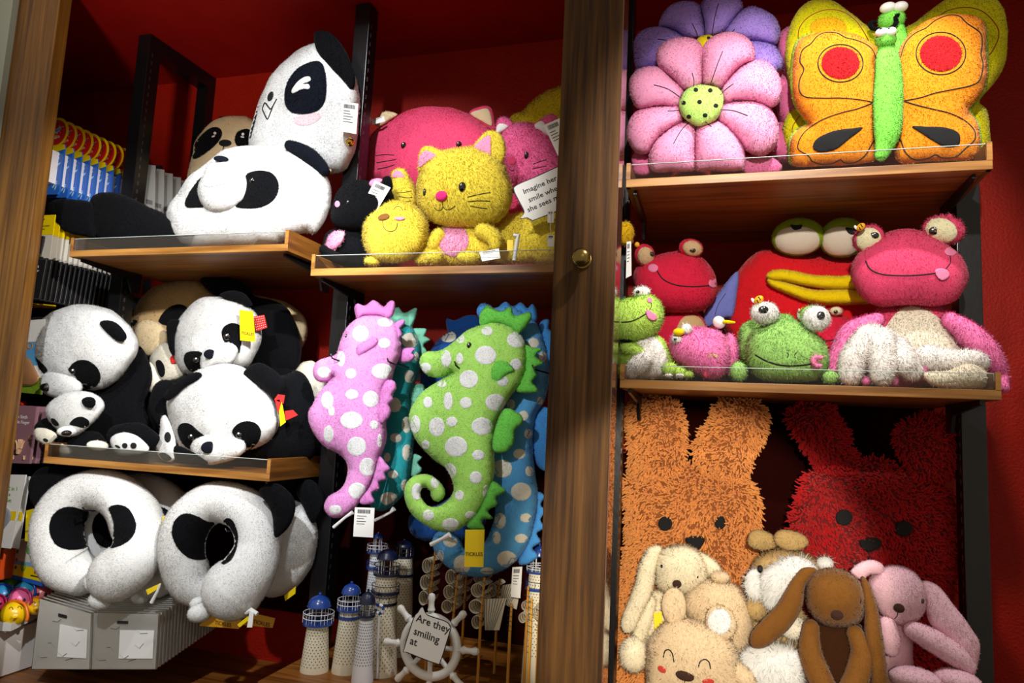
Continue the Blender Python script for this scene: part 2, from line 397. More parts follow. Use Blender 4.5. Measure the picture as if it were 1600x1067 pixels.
        C_ = np.array([at(q[0], q[1], Y+q[3]) for q in out]); R_ = np.array([q[2]*scl(q[0], q[1], Y+q[3]) for q in out])
        T = np.gradient(C_, axis=0); T /= np.linalg.norm(T, axis=1)[:, None]
        a = np.cross(T[0], FW); a /= max(np.linalg.norm(a), 1e-6); rings = []
        def ring(c, r, t, a, q=1.0):
            b = np.cross(t, a); return [c+r*(a*math.cos(2*math.pi*j/n)+flat*b*math.sin(2*math.pi*j/n)) for j in range(n)]
        for th in (80, 60, 40, 20):
            th = math.radians(th); rings.append(ring(C_[0]-T[0]*R_[0]*math.sin(th), R_[0]*math.cos(th), T[0], a))
        for i in range(len(C_)):
            a = a-T[i]*(a@T[i]); a /= np.linalg.norm(a); rings.append(ring(C_[i], R_[i], T[i], a))
        for th in (20, 40, 60, 80):
            th = math.radians(th); rings.append(ring(C_[-1]+T[-1]*R_[-1]*math.sin(th), R_[-1]*math.cos(th), T[-1], a))
        V = np.array(rings).reshape(-1, 3); m_ = len(rings); f = []
        for i in range(m_-1):
            for j in range(n):
                p0, p1, p2, p3 = i*n+j, i*n+(j+1) % n, (i+1)*n+(j+1) % n, (i+1)*n+j; f += [(p0, p1, p2), (p0, p2, p3)]
        V = np.concatenate([V, [V[:n].mean(0)], [V[-n:].mean(0)]]); q = len(V)
        f += [(q-2, (j+1) % n, j) for j in range(n)]+[(q-1, (m_-1)*n+j, (m_-1)*n+(j+1) % n) for j in range(n)]
        F = np.array(f); A_, B_, G_ = V[F[:, 0]], V[F[:, 1]], V[F[:, 2]]; cc = C_[np.clip((F[:, 0]//n)-4, 0, len(C_)-1)]
        if (np.cross(B_-A_, G_-A_)*(A_-cc)).sum() < 0: F = F[:, ::-1]
        return s._add(name, V, F, m, parent, label, fur, lump)
    def patch(s, targets, pts, m, name='patch', off=0.0025, fur='none', parent=None, label=None, raw=False, h=None, dome=0.0, step=4):
        """a piece of cloth sewn onto the surface of the targets"""
        if not isinstance(targets, (list, tuple)): targets = [targets]
        A0 = np.asarray([p[:2] for p in pts], float); Q = A0 if raw else smooth_loop(A0, step=step)
        V, F, bnd = cdt(Q, h or max(2.5, math.sqrt(area(Q)/110))); u = inflate(V, F, bnd) if dome else None
        W = np.zeros((len(V), 3)); ok = np.zeros(len(V), bool)
        c0 = Q.mean(0); hit0, _ = cast(targets, *c0)
        for i, p in enumerate(V):
            h_, d = cast(targets, *p)
            if h_ is not None: W[i] = np.array(h_[0]-d*(off+(u[i]*dome if dome else 0)))+0; ok[i] = True
        if ok.sum() < 3: return None
        F = F[ok[F].all(1)]
        if len(F) == 0: return None
        # give the cloth an edge that tucks in
        n0 = len(W); use = np.unique(F); back = W.copy(); dd = W-CAM; dd /= np.maximum(np.linalg.norm(dd, axis=1), 1e-9)[:, None]; back = W+dd*(off+0.002)
        cnt = {}
        for f in F:
            for a, b in ((f[0], f[1]), (f[1], f[2]), (f[2], f[0])): cnt[(a, b)] = cnt.get((a, b), 0)+1
        side = []
        for (a, b) in list(cnt):
            if (b, a) not in cnt: side += [(b, a, a+n0), (b, a+n0, b+n0)]
        if (np.cross(W[F[:, 1]]-W[F[:, 0]], W[F[:, 2]]-W[F[:, 0]])*(CAM-W[F[:, 0]])).sum() < 0:
            F = F[:, ::-1]; side = [x[::-1] for x in side]
        Va = np.concatenate([W, back]); Fa = np.concatenate([F, np.array(side, int).reshape(-1, 3)])
        use = np.unique(Fa); mp = -np.ones(len(Va), int); mp[use] = np.arange(len(use))
        for t in targets: t.holes.append((Q, 0))
        return s._add(name, Va[use], mp[Fa], m, parent if parent is not None else targets[0], label, fur, 0)
    def stitch(s, targets, pts, m, w=1.2, name='stitching', parent=None, label=None, smooth=True, off=0.0012, grow=None):
        if not isinstance(targets, (list, tuple)): targets = [targets]
        Q = smooth_loop(pts, step=4, closed=False) if smooth else np.asarray(pts, float)
        path = []
        for p in Q:
            h_, d = cast(targets, *p)
            if h_ is not None: path.append(np.array(h_[0]-d*off))
        if len(path) < 2: return None
        mb = MB(); r = w/2*scl(Q[0][0], Q[0][1], s.Y); mb.tube(path, r, 5)
        V = np.array(mb.v); F = []
        for f in mb.f:
            for i in range(1, len(f)-1): F.append((f[0], f[i], f[i+1]))
        for t in targets: t.holes.append((Q, grow if grow is not None else w/2+1.2))
        return s._add(name, V, np.array(F), m, parent if parent is not None else targets[0], label, 'none', 0)
    def fin(s):
        allv = np.concatenate([p.V for p in s.parts]); lo, hi = allv.min(0), allv.max(0)
        org = np.array([(lo[0]+hi[0])/2, (lo[1]+hi[1])/2, lo[2]])
        s.root = empty(s.name, org, s.label, s.cat, s.group)
        depth = {}
        for p in s.parts:
            V, F, N = p.V-org, p.F, vnormals(p.V, p.F); spec = FUR[p.fur] if isinstance(p.fur, str) else p.fur
            if spec:
                L, den, w = spec
                fb = fibres(p.V, p.F, N, p.holes, L, den*(FURSCALE if p.fur != 'chenille' else 1), w,
                            droop=0.15 if p.fur in ('short', 'fleece') else 0.45 if p.fur == 'chenille' else 0.35, lean=0.6 if p.fur == 'chenille' else 0.8)
                if fb and p.fur == 'chenille':
                    s.piles = getattr(s, 'piles', []); s.piles.append((p, noodles(*fb)))
                elif fb:
                    v2, f2, n2 = blades(*fb, jit={'short': .14, 'fleece': .34, 'plush': .38}.get(p.fur, .3))
                    F = np.concatenate([F, f2+len(V)]); V = np.concatenate([V, v2-org]); N = np.concatenate([N, n2])
            me = mesh_tris(p.name, V, F, s.backing if p.fur == 'chenille' else p.m, N)
            par = s.root; lvl = 1
            if isinstance(p.parent, Part):
                par = p.parent.obj; lvl = depth[id(p.parent)]+1
                if lvl > 2: par = p.parent.obj.parent; lvl = 2
            depth[id(p)] = lvl
            p.obj = link(p.name, me, par, p.label); p.obj['origin'] = [float(x) for x in org]
        for p, (v2, f2, n2) in getattr(s, 'piles', []):
            o = link('chenille_pile', mesh_tris('chenille_pile', v2-org, f2, p.m, n2), p.obj, kind='stuff'); o['origin'] = [float(x) for x in org]
        return s.root
def card_frame(c, Y):
    """four pixel corners TL TR BR BL at depth Y (or four depths) -> four points"""
    Ys = Y if hasattr(Y, '__len__') else [Y]*4
    return [at(p[0], p[1], y) for p, y in zip(c, Ys)]
def on(c, u, v): a, b, cc, d = c; return (a*(1-u)+b*u)*(1-v)+(d*(1-u)+cc*u)*v
def slab(mb, q, t=0.0008):
    n = np.cross(q[1]-q[0], q[3]-q[0]); n /= np.linalg.norm(n)
    if n@(q[0]-CAM) < 0: n = -n
    mb.prism(q, n*t); return n
def rect_on(q, u0, v0, u1, v1, lift):
    n = np.cross(q[1]-q[0], q[3]-q[0]); n /= np.linalg.norm(n)
    if n@(q[0]-CAM) > 0: n = -n
    return [on(q, u, v)+n*lift for u, v in ((u0, v0), (u1, v0), (u1, v1), (u0, v1))]
def tag_card(root, corners, Y, m, name='price_tag', label=None, barcode=True, lines=3, words=None, string=None, ink=None):
    q = card_frame(corners, Y); mb = MB(); slab(mb, q, 0.0008); o = mb.out(name, m, root, label=label)
    o['origin'] = [float(x) for x in root.location]
    ink = ink or M['ink']; pr = MB()
    if barcode:
        x = 0.16
        for i in range(16):
            w = random.choice([.012, .022, .032])
            if x+w > .84: break
            slab(pr, rect_on(q, x, .07, x+w, .20, .0006), .0004); x += w+random.choice([.014, .022])
        for i in range(lines): slab(pr, rect_on(q, .14, .28+i*.09, .14+random.uniform(.35, .6), .30+i*.09, .0006), .0004)
    if words:
        W = np.linalg.norm(q[1]-q[0])
        for s_, u, v, fs in words: text(s_, rect_on(q, u, v, 1, 1, .0009)[0], q[1]-q[0], q[0]-q[3], W*fs, ink, o, center=True)
    if pr.v:
        pr.out('print', ink, o)
    return o
# ------------------------------------------------------------------ palette
M = {}
M['ink'] = mat('black_ink', '16161a', 0.6); M['paper'] = mat('white_card', 'f4f2ee', 0.5); M['yellow_card'] = mat('yellow_card', 'f7d800', 0.45, coat=.2)
M['black_metal'] = mat('black_painted_steel', '0c0c0e', 0.32, metal=0.0, spec=0.5, bump=0.1, bscale=60)
M['grey_metal'] = mat('grey_steel', '55575c', 0.35, metal=0.8)
M['brass'] = mat('aged_brass', '8a7440', 0.28, metal=1.0, bump=.1, bscale=90)
M['gold'] = mat('polished_gold', 'f0c060', 0.12, metal=1.0)
M['white_plastic'] = mat('white_plastic', 'e9e9e6', 0.35)
M['acrylic'] = clear('clear_acrylic', (0.97, 0.985, 0.98), 0.9); M['acrylic_edge'] = mat('acrylic_edge', 'c4ccc8', 0.15, spec=.8)
M['bag'] = clear('clear_bag_film', (0.96, 0.96, 0.95), 1.5, 0.15)
W_SHELF = wood('shelf_veneer', '6a3c10', 'a8682a', 0.42, 'x'); W_LIP = wood('lip_veneer', '7a4c18', 'b98340', 0.38, 'x'); W_SIDE = wood('side_veneer', '55300c', '8d5a20', 0.45, 'y')
W_DOOR = wood('door_veneer', '2e1a08', '60401c', 0.62, 'z'); W_JAMB = wood('jamb_veneer', '4a2c0a', '7c5218', 0.42, 'z')
RED = plaster('red_textured_wall', '961402', 0.8); REDC = plaster('red_ceiling_paint', '960f08', 0.15)
# ------------------------------------------------------------------ setting
BACK = 2.40
def struct(mb, name, m, **k): return mb.out(name, m, kind='structure', **k)
struct(MB().box(-3.3, 1.6, BACK, BACK+.05, 0, 3.0), 'wall_back', RED)
struct(MB().box(-3.3, 1.6, 1.70, BACK+.05, 2.93, 3.0), 'ceiling', REDC)
struct(MB().box(-3.35, -3.3, 1.74, BACK+.05, 0, 3.0), 'wall_left', RED)
struct(MB().box(1.55, 1.6, 1.74, BACK, 0, 2.93), 'wall_right', RED)
struct(MB().box(-3.3, 1.6, -1.5, BACK, -.05, 0), 'floor', mat('dark_floor', '3a2c22', 0.5))
struct(MB().box(-1.22, 1.55, 1.76, BACK, .73, .76), 'trim_1', W_SHELF)
struct(MB().box(-1.22, 1.55, 1.78, 1.82, 0, .73), 'trim_2', W_DOOR)
struct(MB().box(-3.3, -1.22, 1.76, BACK, .54, .57), 'trim_5', W_SHELF)
struct(MB().box(-3.3, -1.22, 1.78, 1.82, 0, .54), 'trim_6', W_DOOR)
struct(MB().box(-2.385, -2.195, 1.70, 1.745, 0, 3.4), 'trim_3', W_JAMB, bevel=.003)
struct(MB().box(-3.4, -2.385, 1.68, 1.73, 0, 3.4), 'wall_front', mat('grey_green_paint', '8f9488', 0.6, bump=.2, bscale=40))
dr = struct(MB().box(-.418, -.262, 1.70, 1.79, .05, 3.2), 'door_1', W_DOOR, bevel=.003)
kp = at(911, 406, 1.70)
MB().lathe(kp+np.array([0, 0, 0]), [(.0, -.002), (.021, -.002), (.022, .003), (.012, .006), (.010, .014), (.018, .017), (.0235, .024), (.0235, .030), (.018, .037), (.009, .041), (0.001, .042)], 28, ax=(0, -1, 0), ux=(1, 0, 0)).out('door_knob', M['brass'], dr, smooth=True, label='round brass door knob')
struct(MB().box(-.262, -.2595, 1.704, 1.786, .06, 3.1), 'trim_4', mat('polished_door_edge', '6e4a3a', 0.12, spec=.8, coat=.8))
SHADE = mat('maroon_shade_sheet', '260503', 0.9, bump=.4, bscale=120, spec=.05)  # shade of the lower bays put into the colour of sheets on the wall
struct(MB().box(-2.19, -.30, 2.388, 2.3995, .76, 1.42), 'shade_sheet_left', SHADE)
struct(MB().box(-.29, .605, 2.388, 2.3995, .76, 1.72), 'shade_sheet_right', SHADE)
# black uprights with slotted holes
POSTS = [(-2.190, 'black square steel upright at far left of the cabinet'), (-1.247, 'black steel upright between the panda bay and the cat bay'),
         (-.336, 'black steel upright hidden beside the wide door stile'), (.594, 'black steel upright at the right end of the frog shelf')]
def post(x, lab):
    yo = .07 if x > .5 else 0
    root = empty('steel_upright', (x+.028, 2.06, .76), lab, 'upright', 'black steel shelf uprights')
    MB().box(x, x+.057, 2.03+yo, 2.09+yo, .57 if x < -2 else .76, 2.925).out('tube', M['black_metal'], root, bevel=.002)
    sl = MB()
    for k in range(60): sl.box(x+.0565, x+.0578, 2.046+yo, 2.052+yo, .95+k*.032, .965+k*.032); sl.box(x-.0008, x+.0005, 2.046+yo, 2.052+yo, .95+k*.032, .965+k*.032)
    sl.out('slots', M['grey_metal'], root, kind='stuff')
    if x < -2: MB().box(x, x+.057, 2.09, 2.395, 2.868, 2.925).out('ceiling_shadow_bar', M['black_metal'], root)  # dark bars put in for the shadow stripe along ceiling and back wall
    if x < -2: MB().box(x, x+.057, 2.355, 2.395, .57 if x < -2 else .76, 2.868).out('wall_shadow_bar', M['black_metal'], root)
for x, l in POSTS: post(x, l)
def shelf(x0, x1, zb, rim, lab, sides=(1, 1), y0=1.80, y1=2.39):
    root = empty('display_shelf', ((x0+x1)/2, (y0+y1)/2, zb), lab, 'shelf', 'wooden tray shelves of the plush cabinet')
    MB().box(x0+.012, x1-.012, y0+.018, y1, zb+.001, zb+.016).out('bottom_board', W_SHELF, root)
    MB().box(x0+.0005, x1-.0005, y0, y0+.018, zb, zb+.022).out('front_lip', W_LIP, root, bevel=.0012)
    for s, (a, b) in enumerate(((x0, x0+.012), (x1-.012, x1))):
        MB().box(a, b, y0+.001, y1, zb, zb+rim).out('side_panel', W_SIDE, root, bevel=.001)
        MB().box(a+.0005, b-.0005, y0-.0006, y0+.001, zb+.022, zb+rim).out('side_end', W_LIP, root)
    MB().box(x0+.0125, x1-.0125, y0+.004, y0+.007, zb+.022, zb+rim-.004).out('acrylic_guard', M['acrylic'], root)
    e = MB(); e.box(x0+.0125, x1-.0125, y0+.0038, y0+.0072, zb+rim-.004, zb+rim-.0025)
    e.out('guard_edge', M['acrylic_edge'], root)
    for xa in (x0+.018, x1-.034):
        MB().prism([np.array(p) for p in ((xa, y0+.03, zb), (xa, 2.03, zb), (xa, 2.09, zb), (xa, 2.09, zb-.075), (xa, 2.05, zb-.075), (xa, 2.03, zb-.03), (xa, y0+.03, zb-.010))], (.008, 0, 0)).out('bracket', M['black_metal'], root)
    return root
shelf(-2.132, -1.275, 1.988, .066, 'upper left wooden tray shelf holding the large pandas')
shelf(-2.132, -1.268, 1.297, .066, 'lower left wooden tray shelf crowded with black and white pandas')
shelf(-1.188, -.345, 1.909, .066, 'wooden tray shelf of cat plushes, right behind the door stile')
shelf(-.255, .586, 2.134, .066, 'top right wooden tray shelf holding flower and butterfly cushions')
shelf(-.255, .589, 1.604, .062, 'right wooden tray shelf holding the frog plushes')
# ------------------------------------------------------------------ crops used to read the photograph
class K:
    def __init__(s, x0, y0, k): s.x0, s.y0, s.k = x0, y0, k
    def __call__(s, pts): return [(s.x0+p[0]/s.k, s.y0+p[1]/s.k) for p in pts]
    def e(s, cx, cy, rx, ry): return (s.x0+cx/s.k, s.y0+cy/s.k, rx/s.k, ry/s.k)
    def o(s, cx, cy, rx, ry, rot=0, n=28, e=2.0): return oval(*s.e(cx, cy, rx, ry), rot, n, e)
    def l(s, pts): return [(s.x0+p[0]/s.k, s.y0+p[1]/s.k, p[2]/s.k)+tuple(p[3:]) for p in pts]
kB = K(250, 0, 4.0); kC = K(500, 120, 3.335); kE = K(0, 430, 3.443); kF = K(200, 430, 3.44); kG = K(0, 710, 2.99); kH = K(230, 710, 2.99)
kI = K(460, 450, 2.809); kJ = K(620, 450, 2.27); kK = K(460, 780, 3.717); kL = K(960, 0, 3.443); kM = K(1200, 0, 3.4425); kN = K(960, 330, 3.443)
kO = K(1120, 320, 3.333); kP = K(940, 600, 2.2833); kQ = K(1150, 600, 2.2844); kR = K(240, 200, 5.0); kS = K(60, 280, 7.27)
WHT = plush('white_plush', 'e9e9e7', .05); WHT2 = plush('cream_white_plush', 'ece5d2', .06); BLK = plush('black_plush', '07080c', .15, .04); NVY = plush('navy_black_felt', '0d101c', .1, .06)
CREAM = plush('cream_plush', 'e2cba0', .08); TAN = plush('tan_plush', 'cfae78', .10)
EYE = mat('black_glass_eye', '050507', 0.06, spec=.9, coat=1.0); EYEW = mat('eye_white', 'f6f4ee', .35); THREAD = mat('black_thread', '141214', .8)
PINKC = plush('pink_fleece', 'f8a6cc', .06); PURP = plush('purple_fleece', 'a98ae0', .07); LIME = plush('lime_fleece', 'c2ec78', .05); YEL = plush('yellow_fleece', 'f4dc1c', .06)
TAGY = mat('tag_yellow', 'f9d80a', .45)
def loop_tag(t, x, y, Y, m=None):
    pass
# ================================================================== upper right shelf: flower cushions
def flower(label, Y, petals, centre, m, mc, lines, dots, K_, H=34, group=None, stem=None):
    t = Toy('flower_cushion', label, 'cushion', Y, group, 'fleece'); ps = []
    for i, p in enumerate(petals):
        ps.append(t.pil('petal', K_(p), m, Y+(i % 2)*.006, H=H, back=.7, lump=.003, res=330))
    if centre:
        c = t.pil('flower_centre', K_(centre), mc, Y-.028, H=18, back=.8, lump=.001, res=200)
        for d in dots: t.patch([c], K_.o(d[0], d[1], 13, 12, n=12), M['felt_black'], 'dot', off=.001, raw=True, h=2.5)
        ps.append(c)
    for l in lines: t.stitch(ps, K_(l), THREAD, 1.3)
    return t
M['felt_black'] = mat('black_felt', '0a0a0c', .9)
t = flower('pink flower cushion with lime green spotted centre, front of the top shelf', 1.905, [
    [(225, 330), (232, 262), (290, 212), (370, 200), (440, 215), (478, 262), (478, 350), (468, 460), (380, 487), (322, 432), (255, 375)],
    [(570, 480), (640, 392), (700, 342), (780, 318), (850, 350), (893, 430), (895, 520), (850, 577), (750, 548), (650, 547), (590, 557)],
    [(472, 270), (520, 202), (610, 176), (690, 190), (745, 240), (757, 318), (700, 345), (640, 395), (572, 480), (520, 462), (472, 456)],
    [(585, 560), (680, 540), (780, 545), (850, 600), (885, 680), (870, 780), (800, 835), (720, 815), (660, 748), (600, 685), (550, 632)],
    [(545, 648), (620, 688), (680, 768), (702, 850), (694, 908), (620, 922), (500, 922), (436, 915), (432, 800), (438, 690), (470, 665)],
    [(400, 655), (440, 685), (436, 800), (432, 918), (300, 924), (205, 920), (186, 850), (215, 760), (290, 690), (350, 663)],
    [(366, 640), (352, 660), (285, 700), (218, 762), (180, 822), (120, 822), (75, 760), (68, 680), (110, 602), (200, 572), (300, 570), (352, 580)],
    [(378, 482), (362, 530), (342, 577), (250, 572), (160, 587), (115, 580), (85, 510), (82, 430), (120, 377), (180, 355), (250, 366), (322, 430)]],
    [(385, 485), (420, 465), (470, 455), (550, 470), (580, 500), (588, 540), (575, 600), (545, 645), (500, 668), (445, 680), (380, 640), (355, 600), (346, 560), (360, 520)],
    PINKC, LIME, [[(418, 390), (428, 430), (426, 466)], [(583, 275), (555, 345), (515, 460)], [(640, 450), (600, 480), (570, 510)], [(572, 590), (640, 595), (718, 622)],
    [(490, 655), (505, 668), (522, 682)], [(402, 658), (360, 700), (318, 772)], [(286, 597), (320, 596), (350, 593)], [(213, 456), (290, 480), (360, 528)]],
    [(438, 483), (516, 486), (372, 553), (458, 548), (546, 568), (400, 628), (488, 620)], kL)
t.fin()
t = flower('purple flower cushion with yellow centre, behind the pink one', 1.985, [
    [(105, 310), (110, 215), (160, 160), (250, 142), (330, 165), (385, 215), (330, 300), (250, 350), (230, 370), (160, 372), (118, 365)],
    [(238, 140), (262, 70), (310, 22), (380, 5), (440, 15), (475, 60), (488, 192), (440, 215), (380, 205), (320, 165), (270, 150)],
    [(590, 178), (640, 100), (700, 45), (760, 36), (850, 80), (890, 150), (890, 212), (860, 242), (760, 225), (700, 225), (640, 215)],
    [(462, 50), (480, 0), (510, -30), (570, -40), (650, -25), (692, 35), (660, 85), (592, 178), (530, 200), (488, 195)],
    [(690, 230), (760, 210), (850, 232), (905, 310), (902, 370), (860, 400), (780, 420), (700, 380)],
    [(110, 380), (200, 330), (300, 380), (330, 470), (240, 540), (140, 500)]],
    [(445, 208), (480, 190), (525, 192), (545, 230), (530, 300), (470, 310), (440, 250)], PURP, YEL,
    [[(418, 125), (440, 170), (450, 205)], [(560, 18), (540, 90), (524, 190)], [(648, 157), (640, 165), (630, 176)], [(233, 211), (265, 214), (295, 220)], [(470, 60), (484, 120), (487, 190)]],
    [(510, 203)], kL, group=None)
t.fin()
PINK3 = plush('deep_pink_fleece', 'dd6f9c', .06)
t = flower('deep pink flower cushion wedged behind the flowers beside the butterfly', 2.03, [
    [(870, 235), (910, 160), (980, 150), (1040, 250), (1020, 400), (930, 440), (890, 330)],
    [(880, 420), (960, 400), (1050, 480), (1030, 660), (930, 700), (870, 600)],
    [(850, 690), (940, 640), (1010, 740), (980, 860), (880, 870), (830, 800)]], None, PINK3, None, [], [], kL)
t.fin()
t = Toy('flower_cushion', 'flat pale pink flower cushion lying under the pink one, on the board', 'cushion', 1.95, None, 'fleece')
t.pil('petal', kL([(690, 850), (760, 830), (850, 850), (900, 900), (860, 935), (700, 935)]), PINK3, 1.96, H=12)
t.pil('petal', kL([(96, 840), (140, 815), (180, 840), (190, 930), (110, 932)]), PINK3, 1.945, H=12)
t.fin()
# ------------------------------------------------------------------ butterflies
ORG = plush('orange_fleece', 'f0921e', .08); GRN = plush('green_fleece', '80d850', .05); REDF = plush('red_felt', 'bc1a20', .06); LEMON = plush('lemon_fleece', 'e2da10', .06); EDGE = plush('lime_edging', 'a9cc2e', .05)
LW = [(590, 262), (540, 222), (480, 190), (400, 172), (330, 170), (240, 178), (180, 205), (150, 250), (138, 340), (135, 450), (152, 560), (200, 640), (222, 668), (170, 692), (130, 740), (122, 800), (128, 870), (150, 892), (280, 894), (400, 890), (520, 878), (585, 850), (600, 700), (605, 500), (600, 350)]
RW = [(690, 310), (740, 202), (800, 150), (870, 102), (960, 75), (1060, 75), (1130, 95), (1165, 142), (1175, 240), (1173, 400), (1148, 500), (1100, 560), (1080, 600), (1120, 650), (1140, 720), (1140, 800), (1110, 852), (1000, 867), (850, 872), (690, 868), (690, 700), (690, 550)]
t = Toy('butterfly_cushion', 'orange butterfly cushion with red wing spots and a green body', 'cushion', 1.96, None, 'fleece')
eb = t.pil('edging', kM([(x-16 if x < 500 else x, y) for x, y in LW]), EDGE, 1.905, H=24, back=.8)
eb2 = t.pil('edging', kM([(x+10, y+3) for x, y in RW]), EDGE, 1.905, H=24, back=.8)
lw = t.pil('left_wing', kM(LW), ORG, 1.885, H=30, back=.5, lump=.005); rw = t.pil('right_wing', kM(RW), ORG, 1.885, H=30, back=.5, lump=.005)
bd = t.limb('body', kM.l([(640, 262, 46), (645, 330, 64), (648, 430, 72), (648, 560, 76), (643, 700, 70), (625, 790, 46), (610, 835, 34)]), GRN, 1.845, flat=.7)
hd = t.ell('head', *kM.e(633, 212, 52, 46), GRN, 1.835, rz=14)
for x, y, rx, ry in ((613, 174, 33, 23), (660, 171, 29, 24)):
    e_ = t.ell('eye', *kM.e(x, y, rx, ry), EYEW, 1.817, rz=8, fur='none'); t.ell('pupil', *kM.e(x-6, y-16, 9, 7), EYE, 1.809, rz=2, fur='none', parent=e_)
ws = [lw, rw, eb, eb2]
for cx, cy, rx, ry in ((390, 338, 102, 86), (930, 288, 113, 96)): t.patch(ws[:2], kM.o(cx, cy, rx, ry), REDF, 'wing_spot', off=.002, raw=True, fur='fleece')
for cx, cy, rx, ry in ((390, 340, 121, 101), (930, 287, 133, 114)): t.stitch(ws[:2], kM.o(cx, cy, rx, ry, n=40).tolist()+[kM.o(cx, cy, rx, ry)[0].tolist()], THREAD, 1.8)
for l in ([(582, 315), (560, 265), (520, 235), (470, 215), (420, 203), (370, 178), (310, 175), (265, 195), (230, 235), (185, 270), (172, 330), (193, 372), (170, 430), (170, 490), (205, 522), (300, 527), (400, 527), (500, 537), (572, 552)],
          [(568, 552), (480, 585), (400, 605), (300, 640), (220, 690), (175, 740), (162, 800), (215, 835), (240, 868), (290, 884), (350, 878), (390, 858), (410, 876), (470, 873), (520, 838), (550, 790), (570, 755)],
          [(712, 312), (740, 230), (790, 180), (850, 150), (900, 110), (970, 82), (1030, 88), (1070, 125), (1140, 175), (1152, 230), (1145, 290), (1156, 350), (1138, 430), (1090, 460), (1000, 480), (900, 500), (820, 525), (732, 542)],
          [(735, 545), (800, 565), (880, 585), (980, 610), (1060, 650), (1108, 700), (1112, 750), (1060, 800), (1010, 843), (940, 850), (900, 832), (860, 853), (790, 860), (740, 820), (720, 770), (702, 740)]):
    t.stitch(ws[:2], kM(l), THREAD, 1.8)
t.patch(ws[:2], kM([(510, 688), (450, 690), (350, 705), (265, 745), (240, 790), (262, 815), (310, 817), (370, 800), (440, 745)]), M['felt_black'], 'black_patch', off=.002)
t.patch(ws[:2], kM([(775, 680), (850, 680), (950, 685), (1020, 710), (1035, 750), (1020, 783), (960, 792), (900, 765), (830, 720)]), M['felt_black'], 'black_patch', off=.002)
t.fin()
t = Toy('butterfly_cushion', 'lemon yellow butterfly cushion behind the orange one', 'cushion', 2.12, None, 'fleece')
l2 = t.pil('left_wing', kM([(590, 190), (530, 140), (480, 98), (400, 40), (340, 3), (250, -2), (180, 40), (130, 110), (100, 200), (88, 300), (100, 400), (130, 500), (200, 600), (300, 640), (600, 560)]), LEMON, 1.985, H=28)
l3 = t.pil('lower_left_wing', kM([(75, 700), (100, 620), (150, 580), (260, 600), (300, 720), (240, 820), (140, 845), (95, 800)]), LEMON, 1.985, H=22)
r2 = t.pil('right_wing', kM([(690, 205), (800, 112), (900, 35), (990, -20), (1100, -36), (1220, -10), (1272, 60), (1290, 180), (1280, 330), (1220, 440), (1130, 540), (1172, 590), (1190, 680), (1186, 800), (1100, 850), (1000, 800), (700, 500)]), LEMON, 1.985, H=28)
b2 = t.limb('body', kM.l([(680, 170, 50), (690, 260, 60), (680, 420, 60)]), GRN, 1.945); h2 = t.ell('head', *kM.e(665, 108, 66, 58), GRN, 1.935, rz=16)
for x, y, rx, ry in ((645, 42, 40, 29), (710, 38, 39, 29)):
    e_ = t.ell('eye', *kM.e(x, y, rx, ry), EYEW, 1.915, rz=9, fur='none'); t.ell('pupil', *kM.e(x+2, y-21, 10, 8), EYE, 1.907, rz=2, fur='none', parent=e_)
t.limb('antenna', kM.l([(660, 148, 8), (690, 125, 10), (685, 95, 10), (698, 82, 10)]), BLK, 1.90, n=10); t.limb('antenna', kM.l([(590, 160, 10), (560, 150, 14), (552, 125, 14), (575, 118, 10)]), BLK, 1.93, n=10)
DRED = mat('red_thread', '9c2a20', .8)
for l in ([(162, 215), (170, 150), (220, 90), (310, 53), (400, 62), (470, 110), (520, 180), (550, 240)], [(870, 130), (960, 60), (1070, 40), (1160, 65), (1230, 140), (1240, 200), (1210, 270), (1180, 305)], [(134, 740), (130, 690), (150, 650), (172, 622)]): t.stitch([l2, r2, l3], kM(l), DRED, 1.3)
t.patch([l2], kM.o(325, 150, 100, 58), plush('amber_fleece', 'f0b818', .05), 'wing_spot', fur='fleece', off=.002, raw=True)
t.fin()
# ================================================================== right middle shelf: frogs and birds
CRIM = plush('crimson_plush', 'dc2444', .12); CRIM2 = plush('scarlet_plush', 'e01c26', .10); ROSE = plush('rose_plush', 'e0486e', .12); HPINK = plush('hot_pink_plush', 'f880b8', .12); LGRN = plush('lime_plush', 'bce060', .10)
FGRN = plush('frog_green_plush', '9ccc6c', .12); EYEC = plush('cream_eye_cloth', 'e6dfb4', .04); TONGUE = plush('pink_tongue_felt', 'ee86ac', .04); BANANA = plush('yellow_felt', 'f0cf08', .05); BLUEV = plush('blue_violet_cloth', '7880c8', .06)
BEE = mat('bee_yellow', 'f2b21a', .6)
def frog_eye(t, K_, x, y, rx, ry, rim, white, pup, Y, rot=0, wo=(0, 0), ws=.9, rz=None):
    k = K_.k; a = t.ell('eye', *K_.e(x, y, rx, ry), rim, Y, rot=rot, rz=rz or (rx+ry)/2.6/k)
    w = t.patch([a], K_.o(x+wo[0], y+wo[1], rx*ws, ry*ws, rot), white, 'eye_cloth', off=.003, raw=True, fur='fleece') if white else a
    if pup:
        d, Yp = cast([a], *K_([(pup[0], pup[1])])[0]); yy = d[0][1] if d and d[0] is not None else Y-.02
        t.ell('pupil', *K_.e(*pup), EYE, yy-.002, rz=3/k*2, fur='none', parent=a, sub=3)
        t.ell('glint', *K_.e(pup[0]-pup[2]*.3, pup[1]-pup[3]*.35, pup[2]*.22, pup[3]*.22), EYEW, yy-.002-5/k*scl(1200, 500, yy), rz=.5, fur='none', parent=a, sub=2)
    return a
